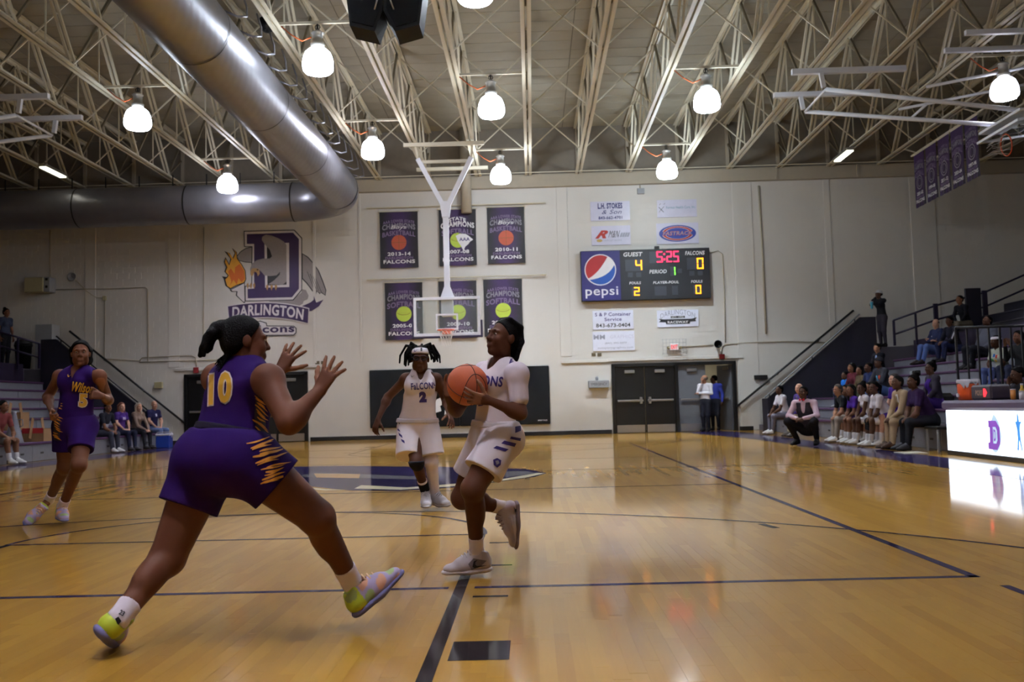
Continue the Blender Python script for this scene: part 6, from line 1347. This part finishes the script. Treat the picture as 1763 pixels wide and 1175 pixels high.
def drape(host, name, v2, f, m, lift=.003, step=3.):
    """lay a flat print (given in photo pixels) on the surface of a garment"""
    if host not in BVH:
        P, Q = HOST[host]; BVH[host] = BVHTree.FromPolygons([tuple(p) for p in P], [tuple(int(i) for i in q_) for q_ in Q])
    t = BVH[host]; v2, f = grid_cut(np.array(v2, float), f, step, step); P, ok = [], []
    for x, y in v2:
        d = Vector(nrm(ray(x, y))); h = t.ray_cast(Vector((0, 0, CAMH)), d)
        ok.append(h[0] is not None); P.append(V(*(h[0]-d*lift)) if h[0] is not None else V(0, 0, 0))
    f = [q_ for q_ in f if all(ok[i] for i in q_) and max(np.linalg.norm(P[q_[i]]-P[q_[i-1]]) for i in range(len(q_))) < .06]
    if not f: return None
    use = sorted({i for q_ in f for i in q_}); mp = {i: k for k, i in enumerate(use)}
    mb = MB(); mb.add([P[i] for i in use], [tuple(mp[i] for i in q_) for q_ in f]); return mb.obj(name, m, host)
def dtext(host, s, cx, cy, w_, h_, m, rot=0., shear=0., bold=.03, arch=0., lift=.004, name='lettering', step=3.):
    v, f = text_mesh(s, bold, shear); x = (v[:, 0]-.5)*w_; y = -(v[:, 1]-.5)*h_ + arch*((2*(v[:, 0]-.5))**2); a = math.radians(rot)
    return drape(host, name, np.stack([cx+x*math.cos(a)+y*math.sin(a), cy-x*math.sin(a)+y*math.cos(a)], 1), f, m, lift, step)
def dpoly(host, pts, m, name='print', lift=.003, step=3.): return drape(host, name, np.array(pts, float), [tuple(range(len(pts)))], m, lift, step)
SW = [(0, .1), (.1, -.28), (.3, -.3), (1., .32), (.36, -.08), (.2, -.04), (.14, .1), (.2, .34)]
def swoosh(host, cx, cy, w_, m, rot=0., flip=1): a = math.radians(rot); return dpoly(host, [(cx+((p[0]-.5)*math.cos(a)*flip+p[1]*math.sin(a))*w_, cy-(-(p[0]-.5)*flip*math.sin(a)+p[1]*math.cos(a))*w_) for p in SW], m, 'swoosh', .007, 1.5)
MGOLD = mat('gold_number_print', (206, 158, 44), .6); MWNUM = mat('white_outline_print', (210, 196, 190), .6); MPNUM = mat('purple_number_print', (52, 34, 110), .6); MTIG = mat('tiger_gold_print', (208, 138, 40), .6); MTIGK = mat('tiger_black_print', (24, 18, 30), .6)
PURJ, WHTJ = cloth((36, 15, 70), .1), cloth((222, 210, 216), .04)
def skin_col(skin, palms, lips=None):
    def fn(P):
        c = np.tile(np.array(skin, float), (len(P), 1))
        for wr, d, n in palms:
            q_ = P-wr; mk = (q_@d > .0) & (np.linalg.norm(q_, axis=1) < .19) & (q_@n > .004); c[mk] = np.array(skin)*.6+np.array((190, 140, 110))*.4
        return c
    return fn
def player(label, J, s, g, skin, hc, hf, hu, hs, hands, vox=.0055, loc=None, ga=None, gl=None):
    ga = ga or g; gl = gl or g
    rt = thing('person', loc if loc is not None else (J['pel'][0], J['pel'][1], 0), label, 'person')
    hf = nrm(hf); hu = nrm(hu-hf*np.dot(hf, hu)); B = Field(); torso(B, J, s, -.006, g, True)
    for S in 'LR':
        arm(B, J, S, s, ga); leg(B, J, S, s, gl); he, d, up_, sd = foot_frame(J, S); B.cone(J['an'+S], he+d*.18*s+up_*.03*s, .034*s, .03*s, .02)
        d_, n_, cu, sp, th = hands[S]; hand(B, J['wr'+S], nrm(d_), nrm(n_), S == 'R', s*1.0, cu, sp, th)
    B.cone(J['nec']-nrm(J['nec']-J['pel'])*.03*s, hc-hu*.05*hs-hf*.01, .05*s*g**.4, .048*hs, .03); head(B, hc, hf, hu, hs)
    for S in 'LR': r_, u_, f_ = fr(J); B.ell(J['hi'+S]*.7+J['pel']*.3-nrm(np.cross(u_, nrm(J['hiR']-J['hiL'])))*.04*s, np.array([.09]*3)*s*g, None, .06)
    field_obj('body', B, vox, MSKIN, rt, skin_col(skin, [(J['wr'+S], nrm(hands[S][0]), nrm(hands[S][1])) for S in 'LR']))
    face_bits(rt, hc, hf, hu, hs, skin)
    return rt, hf, hu
def jersey(rt, J, s, g, m, hc, hf, hu, inf=.012, vox=.0065, shw=.66, low=.03, vneck=0.):
    T = Field(); torso(T, J, s, inf, g, True, shw=shw); r, u, f = fr(J)
    T.cone(J['nec']+f*.03*s-u*.035*s, J['nec']+u*.1*s, .062*s, .07*s, .012, sub=True); T.cut(J['pel']+u*low*s, -u)
    for S in 'LR':
        o = r*(1 if S == 'R' else -1); T.cone(J['sh'+S]+o*.01*s+u*.05*s, J['sh'+S]+o*.035*s-u*.09*s, .062*s*g, .056*s*g, .02, sub=True)
    if vneck: T.cone(J['nec']+f*.06*s, J['nec']+f*.13*s-u*vneck*s, .03*s, .012*s, .01, sub=True)
    return field_obj('jersey', T, vox, m, rt)
def shorts(rt, J, s, g, m, loose=.02, tL=.7, tR=.7, vox=.0065, flare=.012, name='shorts', top=.05, k=.05):
    T = Field(); r, u, f = fr(J); hp = nrm(J['hiR']-J['hiL']); fb = nrm(np.cross(u, hp))
    for q_ in (1, -1): T.cone(J['pel']+hp*.045*q_*s, J['wai'], .141*s*g, .124*s*g, .05, fb, .8)
    T.cut(J['pel']+u*top*s, u); pl = []
    for S, t in (('L', tL), ('R', tR)):
        hi, kn = J['hi'+S], J['kn'+S]; e = hi+(kn-hi)*t
        T.ell(hi*.62+J['pel']*.38-fb*.045*s-u*.02*s, np.array([.115, .1, .11])*s*g+loose*.5, None, .09); T.cone(hi, hi+(kn-hi)*(t+.15), .097*s*g+loose, (.097-.03*t)*s*g+loose+flare, k); pl.append((e, nrm(kn-hi)))
    # hems: each leg ends at its own plane
    T2 = Field(); T2.ops = T.ops
    class Hem: pass
    def hem(X, Y, Z):
        out = None
        for (e, d), S in zip(pl, 'LR'):
            o = J['hi'+('R' if S == 'L' else 'L')]; h = J['hi'+S]; kn = J['kn'+S]; ko = J['kn'+('R' if S == 'L' else 'L')]
            D = (X-e[0])*d[0]+(Y-e[1])*d[1]+(Z-e[2])*d[2]
            m_ = e; mo = o+(ko-o)*.85
            near = ((X-m_[0])**2+(Y-m_[1])**2+(Z-m_[2])**2) - ((X-mo[0])**2+(Y-mo[1])**2+(Z-mo[2])**2)
            D = np.where(near < 0, D, -1.); out = D if out is None else np.maximum(out, D)
        return out
    T.ops.append((hem, None, None, 0, 'cut'))
    return field_obj(name, T, vox, m, rt)
def sock(rt, J, S, s, g, m, t0=1.72, t1=2.05, name='sock'):
    T = Field(); leg(T, J, S, s, g, .006, t0=t0, t1=2., calf=False); T.ell(J['an'+S], np.array([.042]*3)*s, None, .02)
    kn, an = J['kn'+S], J['an'+S]; T.cut(kn+(an-kn)*(t0-1), -(an-kn)); return field_obj(name, T, .0065, m, rt)
def band(rt, J, s, g, m, name='waistband', z=.05, h=.035, inf=.018):
    T = Field(); r, u, f = fr(J); hp = nrm(J['hiR']-J['hiL']); fb = nrm(np.cross(u, hp))
    for q_ in (1, -1): T.cone(J['pel']+hp*.045*q_*s, J['wai'], .135*s*g+inf, .118*s*g+inf, .05, fb, .78)
    T.cut(J['pel']+u*(z+h)*s, u); T.cut(J['pel']+u*z*s, -u); return field_obj(name, T, .0065, m, rt)
def joints(**k): return {a: atY(*b) for a, b in k.items()}
def fill(J):
    r = nrm(J['shR']-J['shL']); J.setdefault('nec', (J['shR']+J['shL'])/2+V(0, 0, .04)); J.setdefault('wai', J['pel']*.62+J['nec']*.38); J.setdefault('che', J['pel']*.28+J['nec']*.72); return J
def strands(F, pts, r0, r1, k=.004):
    n = len(pts)-1
    for i in range(n): F.cone(pts[i], pts[i+1], r0+(r1-r0)*i/n, r0+(r1-r0)*(i+1)/n, k)
# ---------- ball carrier in white ----------
J = fill(joints(shL=(890, 645, 5.40), shR=(834, 643, 5.70), elL=(896, 712, 5.36), wrL=(842, 690, 5.31), elR=(786, 708, 5.74), wrR=(770, 682, 5.60), nec=(864, 628, 5.56), pel=(850, 745, 5.6), hiL=(864, 757, 5.5), hiR=(838, 757, 5.70),
     knL=(814, 842, 5.40), anL=(821, 952, 5.57), toL=(773, 990, 5.52), heL=(842, 990, 5.60), knR=(796, 858, 5.76), anR=(866, 875, 5.92), toR=(894, 934, 5.86), heR=(893, 868, 5.95)))
J['toL'][2] = .02; J['heL'][2] = .025
S_, G_ = .93, .98; hc = atY(867, 583, 5.55); hf0, hu0 = V(-.80, -.60, .24), V(.2, .1, 1.)
bc = atY(805, 663, 5.46); BR = .118
nL = nrm(bc-(J['wrL']+V(-.06, 0, .02))); nR = nrm(bc-(J['wrR']+V(.02, -.02, .06)))
rt, hf, hu = player('player in white driving with the basketball, eyes up, one foot off the floor', J, S_, G_, (84, 50, 35), hc, hf0, hu0, .93,
    dict(L=(V(-.95, -.05, .16), nL, (.22, .3, .36, .42), .3, .75), R=(V(.12, -.05, 1.), nR, (.3, .36, .36, .3), .3, .5)), .0055, (J['toL'][0], J['toL'][1], 0), gl=1.14)
hw = rt
je = jersey(rt, J, S_, G_, WHTJ, hc, hf, hu, .014, low=.01, shw=.8)
T = Field()
for S in 'LR': arm(T, J, S, S_, G_, .016, t1=.62)
r, u, f = fr(J); T.cone(J['shL'], J['shR'], .052, .052, .03)
T.cone(J['nec']-u*.03, J['nec']+u*.1, .05*S_, .07*S_, .012, sub=True); field_obj('undershirt', T, .0065, cloth((214, 200, 210), .04), rt)
so = shorts(rt, J, S_, G_, WHTJ, .016, .66, .62, flare=.034)
band(rt, J, S_, G_, cloth((206, 196, 204)), z=.03, h=.04, inf=.03)
for S in 'LR':
    sock(rt, J, S, S_, G_, cloth((226, 212, 216)), 1.74)
shl = shoe(rt, J, 'L', 1.0, ((226, 214, 218), (204, 190, 194), (190, 176, 180)), .0065, 'white shoe planted flat on the floor', True); shr = shoe(rt, J, 'R', 1.0, ((150, 130, 134), (206, 190, 194), (200, 176, 184)), .0065, 'white shoe kicked up behind', True)
dtext(je, 'FaLCONS', 829, 655, 74, 18, MPNUM, -5, 0.1, .03); dtext(je, '3', 827, 683, 22, 34, MPNUM, -4, 0, .05)
dpoly(je, [(880, 615), (889, 622), (886, 630), (876, 634), (877, 624)], MPNUM); swoosh(je, 826, 640, 9, MPNUM, 10)
for p in ([(887, 735), (897, 733), (897, 742), (887, 746)], [(880, 752), (897, 755), (896, 760), (878, 756)], [(868, 759), (889, 764), (886, 770), (863, 764)], [(855, 768), (876, 774), (870, 778), (849, 772)]): dpoly(so, p, MPNUM)
dpoly(so, [(849, 792), (856, 789), (863, 793), (862, 801), (856, 806), (850, 801)], MPNUM); dpoly(so, [(853, 794), (858, 793), (860, 798), (855, 801)], MGRYP, lift=.005)
MGSH = mat('grey_shoe_panel', (120, 108, 110), .6); MKSH = mat('black_swoosh', (26, 22, 26), .5)
dpoly(shl, [(806, 972), (815, 962), (838, 966), (826, 977), (812, 982)], MGSH); swoosh(shl, 825, 975, 24, MKSH, 28)
dpoly(shr, [(884, 872), (890, 880), (893, 896), (889, 893)], MGSH); swoosh(shr, 891, 884, 16, MKSH, 100)
H = Field(); L = lambda x, y, z: hc+(np.cross(hf, hu)*x+hf*y+hu*z)*.93
hair_cap(H, hc, hf, hu, .93, .007, -.075, .034)
for i in range(9):
    a = -1+2*i/8.; strands(H, [L(.05*a, .01, .112), L(.074*a, -.06, .082), L(.066*a, -.094, .0), L(.05*a, -.088, -.10), L(.045*a, -.085, -.15-.022*(i % 3))], .017, .012, .012)
field_obj('braided_hair', H, .006, MHAIR, rt)
# ball
bl_ = thing('basketball', bc-V(0, 0, BR), 'orange basketball held in front of the player in white', 'ball')
MBALL = mat('orange_ball_leather', (196, 92, 50), .5, var=.1, bump=.5, bscale=420); MBSEAM = mat('black_ball_seam', (40, 24, 20), .6)
MB().lathe([(BR*math.sin(t), -BR*math.cos(t)) for t in np.linspace(0.001, math.pi-.001, 24)], bc, 40).obj('cover', MBALL, bl_, True)
e1 = nrm(V(.32, -.6, .72)); e2 = nrm(np.cross(e1, V(1, .5, .1))); e3 = np.cross(e1, e2)
def seam(fn): MB().tube([bc+fn(t)*BR for t in np.linspace(0, 2*math.pi, 72, endpoint=False)], .0022, 6, True).obj('seam', MBSEAM, bl_, True)
seam(lambda t: nrm(e1*math.cos(t)+e2*math.sin(t))); seam(lambda t: nrm(e2*math.cos(t)+e3*math.sin(t)))
for sg in (1, -1): seam(lambda t: nrm(e3*math.cos(t)*.62+e1*math.sin(t)*.9*1.0+e2*sg*(.55+.25*math.cos(2*t))))
# ---------- defender in purple, number 10, seen from behind ----------
J = fill(joints(shR=(462, 655, 4.05), shL=(374, 652, 4.36), elR=(498, 728, 3.92), wrR=(549, 675, 4.02), elL=(462, 700, 4.52), wrL=(481, 640, 4.62), nec=(420, 636, 4.24), pel=(393, 778, 4.18), hiR=(426, 793, 4.10), hiL=(356, 796, 4.26),
     knR=(546, 892, 4.17), anR=(606, 1004, 4.36), toR=(684, 1000, 4.46), heR=(617, 1062, 4.36), knL=(288, 962, 4.16), anL=(204, 1066, 3.93), toL=(150, 1126, 4.02), heL=(168, 1100, 3.86)))
J['toL'] = J['heL']+V(-.05, .2, -.10); J['toL'][2] = .03; J['heL'][2] = .10
S_, G_ = .97, 1.2; hc = atY(421, 588, 4.22); hf0, hu0 = V(.86, .5, -.04), V(0, 0, 1.)
rt, hf, hu = player('defender in purple number ten jersey, back to camera, arms raised in a wide stance', J, S_, G_, (96, 58, 42), hc, hf0, hu0, .94,
    dict(R=(V(.5, .1, .9), V(.3, .95, -.15), (.1, .06, .08, .14), .5, .5), L=(V(.5, .1, .86), V(.2, .97, -.1), (.08, .1, .14, .2), .5, .55)), .006, (J['pel'][0], J['pel'][1], 0), ga=1.28, gl=1.3)
je = jersey(rt, J, S_, G_, PURJ, hc, hf, hu, .014, shw=.74, low=.03)
so = shorts(rt, J, S_, G_, PURJ, .022, .48, .42, flare=.012)
band(rt, J, S_, G_, cloth((24, 20, 30)), z=.075, h=.035, inf=.022)
PAL = ((120, 118, 164), (164, 148, 182), (190, 206, 60), (206, 150, 120), (150, 168, 110), (226, 190, 150))
SOCKW = cloth((222, 210, 220))
for S in 'LR':
    sk = sock(rt, J, S, S_, G_, SOCKW, 1.76)
    if S == 'L': dpoly(sk, [(198, 1066), (204, 1062), (209, 1070), (203, 1078)], MTIGK); dtext(sk, '23', 210, 1056, 9, 9, MTIGK, -30)
    sh_ = shoe(rt, J, S, 1.02, PAL, .006, 'pastel shoe with neon yellow heel', True)
    if S == 'R': dpoly(sh_, [(604, 1046), (626, 1040), (616, 1066), (608, 1064)], mat('neon_yellow', (186, 204, 54), .6)); dpoly(sh_, [(618, 1052), (626, 1046), (628, 1056), (620, 1060)], MTIG, lift=.005); swoosh(sh_, 648, 1046, 26, mat('pale_orange_swoosh', (206, 140, 96), .6), 35)
    else: dpoly(sh_, [(156, 1100), (170, 1086), (192, 1092), (193, 1112), (170, 1114)], mat('neon_yellow', (186, 204, 54), .6)); dpoly(sh_, [(180, 1088), (184, 1088), (180, 1102), (177, 1101)], SOCKW, lift=.006)
    if S == 'R': dpoly(sk, [(622, 1000), (626, 1004), (623, 1008), (620, 1003)], MTIGK)
dtext(je, '10', 377, 669, 50, 58, MWNUM, 9, .28, .075, lift=.004); dtext(je, '10', 377, 669, 45, 53, MGOLD, 9, .28, .04, lift=.007)
random.seed(3)
def stripes(host, path, wid, n, m, th=4.5, slope=.3, amp=6):
    """tapered wavy tiger stripes scattered along a path of photo points"""
    P = np.array(path, float)
    for i in range(n):
        t = (i+.5)/n*(len(P)-1); k_ = min(int(t), len(P)-2); c = P[k_]+(P[k_+1]-P[k_])*(t-k_); w_ = wid*random.uniform(.6, 1.05); x0 = c[0]-wid*.5+random.uniform(-.1, .35)*wid; h_ = th*random.uniform(.7, 1.2)
        up_ = []; dn = []
        for q_ in np.linspace(0, 1, 7):
            x = x0+w_*q_; y = c[1]+slope*w_*(q_-.5)*-1+amp*.25*math.sin(q_*4+i); hh = h_*math.sin(math.pi*min(1, .12+q_*.95))**.7*.5; up_.append((x, y-hh)); dn.append((x, y+hh))
        dpoly(host, up_+dn[::-1], m, 'tiger_stripe', .005, 4.)
dpoly(je, [(443, 672), (456, 700), (458, 745), (444, 748), (438, 720), (440, 690)], MTIGK)
stripes(je, [(447, 686), (449, 715), (449, 748)], 24, 12, MTIG, 3.2, -.8)
stripes(so, [(448, 756), (457, 778), (467, 804), (474, 832)], 44, 17, MTIG, 4., .28)
H = Field(); L = lambda x, y, z: hc+(np.cross(hf, hu)*x+hf*y+hu*z)*.94
hair_cap(H, hc, hf, hu, .94, .006, -.06, .036); H.ell(L(0, -.105, .055), [.035]*3, None, .02)
tail = [L(0, -.11, .06), atY(372, 565, 4.15), atY(358, 582, 4.14), atY(350, 600, 4.13), atY(345, 612, 4.13)]
strands(H, tail, .03, .012, .01); strands(H, [tail[0], atY(364, 574, 4.12), atY(352, 596, 4.11), atY(351, 613, 4.11)], .028, .008, .01); strands(H, [tail[0], atY(366, 580, 4.16), atY(361, 600, 4.16), atY(357, 608, 4.16)], .026, .006, .01)
for i in range(5): strands(H, [L(-.02+.012*i, -.075, -.06), L(-.03+.014*i, -.11, -.09-.01*i), L(-.035+.016*i, -.125, -.115-.01*i)], .006, .003, .004)
field_obj('ponytail_hair', H, .0055, MHAIR, rt)
# ---------- teammate in white, number 2 ----------
J = fill(joints(shR=(699, 653, 9.2), shL=(751, 653, 9.2), elR=(668, 684, 9.3), wrR=(651, 722, 9.2), elL=(768, 690, 9.3), wrL=(773, 712, 9.0), nec=(726, 642, 9.22), pel=(719, 731, 9.25), hiR=(708, 739, 9.25), hiL=(732, 739, 9.25),
     knR=(717, 796, 9.05), anR=(732, 846, 9.3), toR=(736, 877, 9.08), heR=(734, 866, 9.34), knL=(742, 795, 9.2), anL=(750, 856, 9.35), toL=(770, 873, 9.22), heL=(749, 868, 9.4)))
for S in 'LR': J['to'+S][2] = .03; J['he'+S][2] = .035
S_, G_ = .98, 1.0; hc = atY(723, 618, 9.18); hf0, hu0 = V(.12, -1., -.06), V(.03, -.1, 1.)
rt, hf, hu = player('teammate in white number two jersey with goggles, headband and short locs, running', J, S_, G_, (78, 47, 34), hc, hf0, hu0, 1.04,
    dict(R=(V(-.3, -.1, -.9), V(.5, .6, 0), .35, .2, .5), L=(V(.25, -.5, -.7), V(-.6, .3, -.4), .25, .35, .6)), .0075, (J['pel'][0], J['pel'][1], 0))
je = jersey(rt, J, S_, G_, WHTJ, hc, hf, hu, .018, .0075, .72, .02, .08)
J2 = dict(J); J2['knR'] = atY(703, 796, 9.08); J2['knL'] = atY(745, 796, 9.2); J2['hiR'] = atY(704, 739, 9.25); J2['hiL'] = atY(736, 739, 9.25)
so = shorts(rt, J2, S_, G_, WHTJ, .022, .8, .84, .0075, .03, k=.012); band(rt, J, S_, G_, cloth((206, 196, 204)), z=.02, h=.04, inf=.032)
sk = sock(rt, J, 'R', S_, G_, SOCKW, 1.62); T = Field(); leg(T, J, 'R', S_, G_, .010, t0=1.72, t1=1.95, calf=False); field_obj('black_sock_band', T, .0075, cloth(BLK), rt)
T = Field(); leg(T, J, 'R', S_, G_, .008, t0=.95, t1=1.1, calf=False); T.cut(J['knR']+V(0, 0, .01), V(0, 0, 1)); field_obj('knee_band', T, .0075, cloth(BLK), rt)
T = Field(); leg(T, J, 'L', S_, G_, .006, t0=.5, t1=1.98); field_obj('leg_sleeve', T, .0075, cloth((214, 202, 208)), rt)
for S in 'LR': shoe(rt, J, S, 1., ((190, 184, 190), (206, 200, 206), (196, 188, 194)), .0075, None, True)
dtext(je, 'FaLCONS', 729, 665, 43, 12, MPNUM, 3, 0, .025, step=2.5); dtext(je, '2', 728, 684, 13, 19, MPNUM, 2, 0, .09, step=2.5); swoosh(je, 711, 648, 7, MGRYP)
for p in ([(682, 719), (689, 724), (688, 731), (682, 727)], [(683, 735), (688, 741), (689, 744), (684, 741)], [(686, 745), (692, 750), (693, 755), (687, 750)], [(690, 756), (696, 759), (697, 764), (692, 761)]): dpoly(so, p, MPNUM)
H = Field(); L = lambda x, y, z: hc+(np.cross(hf, hu)*x+hf*y+hu*z)*1.04
H.ell(L(0, -.03, .05), [.085, .095, .075], None, .02); H.cut(L(0, 0, .03), -hu+hf*.6)
random.seed(11)
for i in range(34):
    a = random.uniform(-math.pi, math.pi)
    if abs(math.sin(a)) < .35 and math.cos(a) > 0: continue
    x, y = math.sin(a), math.cos(a); rr_ = random.uniform(.8, 1.25); z0 = random.uniform(.07, .12)
    strands(H, [L(.045*x, .045*y-.02, z0), L(.105*x*rr_, .08*y-.03, z0+random.uniform(-.02, .03)), L(.15*x*rr_, .10*y-.04, z0-random.uniform(.04, .09)), L(.155*x*rr_, .10*y-.04, z0-random.uniform(.09, .15))], .0125, .009)
field_obj('short_locs', H, .0065, MHAIR, rt)
B3 = np.array([np.cross(hf, hu), hf, hu])
K = Field(); K.ell(L(0, -.01, .055), np.array([.09, .108, .07])*1.04, B3, .01); K.cut(L(0, 0, .09), hu-hf*.2); K.cut(L(0, 0, .042), -hu+hf*.1); hb = field_obj('headband', K, .0065, cloth((224, 216, 224)), rt); swoosh(hb, 716, 604, 7, MPNUM); dpoly(hb, [(724, 597), (727, 597), (727, 605), (724, 605)], MTIGK, step=2)
gl = MB()
for x in (-1, 1): gl.tube([L(.034*x+.027*math.cos(t), .105-.01*abs(math.cos(t)), .008+.02*math.sin(t)) for t in np.linspace(0, 6.28, 14, endpoint=False)], .005, 6, True)
gl.tube([L(-.008, .112, .012), L(.008, .112, .012)], .004, 6).tube([L(.06, .095, .012), L(.082, .02, .012)], .006, 6).tube([L(-.06, .095, .012), L(-.082, .02, .012)], .006, 6); gl.obj('goggles', MTIGK, rt, True)
# ---------- purple number 5 at the left ----------
J = fill(joints(shR=(103, 648, 8.72), shL=(171, 648, 8.62), elR=(82, 684, 8.85), wrR=(89, 708, 8.55), elL=(187, 690, 8.78), wrL=(177, 683, 8.5), nec=(138, 637, 8.7), pel=(128, 727, 8.72), hiR=(113, 737, 8.75), hiL=(143, 737, 8.68),
     knR=(112, 804, 8.78), anR=(84, 862, 9.05), toR=(66, 906, 8.86), heR=(66, 880, 9.0), knL=(136, 801, 8.48), anL=(107, 874, 8.78), toL=(112, 904, 8.62), heL=(103, 894, 8.84)))
J['toL'][2] = .03; J['heL'][2] = .06; J['toR'] = J['heR']+V(.0, -.16, -.14); J['toR'][2] = .03
S_, G_ = 1.0, 1.06; hc = atY(139, 609, 8.66); hf0, hu0 = V(.38, -.92, .02), V(0, 0, 1.)
rt, hf, hu = player('runner in purple number five Wilson jersey at the left', J, S_, G_, (102, 64, 46), hc, hf0, hu0, .96,
    dict(R=(V(.25, -.6, -.5), V(.9, .2, 0), .95, .05, .3), L=(V(-.85, -.4, .2), V(-.2, .9, -.2), 1.05, .05, .3)), .0075, (J['pel'][0], J['pel'][1], 0))
je = jersey(rt, J, S_, G_, PURJ, hc, hf, hu, .014, .0075, .7, -.04, .09)
so = shorts(rt, J, S_, G_, PURJ, .012, .6, .6, .0075, .014)
for S in 'LR':
    sock(rt, J, S, S_, G_, SOCKW, 1.8); shoe(rt, J, S, 1.02, PAL, .007, None, True)
dtext(je, 'Wilson', 143, 668, 38, 17, MGOLD, -7, .35, .035, step=2.5); dtext(je, '5', 143, 690, 17, 25, MWNUM, -3, 0, .09, step=2.5); dtext(je, '5', 143, 690, 14, 22, MGOLD, -3, 0, .06, lift=.007, step=2.5); swoosh(je, 120, 647, 8, MGOLD)
dpoly(so, [(92, 708), (104, 702), (103, 760), (92, 758)], MTIGK, step=4)
stripes(so, [(98, 712), (98, 735), (99, 758)], 15, 10, MTIG, 2.6, -.5, 3); stripes(je, [(104, 692), (101, 706)], 10, 3, MTIG, 2.4, -.4, 3)
H = Field(); hair_cap(H, hc, hf, hu, 1.0, .008, -.06, .032); L = lambda x, y, z: hc+np.cross(hf, hu)*x+hf*y+hu*z
for x in (-1, 1): H.cone(L(.07*x, -.03, .03), L(.06*x, -.09, -.07), .032, .03, .02)
H.ell(L(-.05, -.1, -.05), [.05, .045, .05], None, .02); field_obj('gathered_hair', H, .0065, MHAIR, rt)
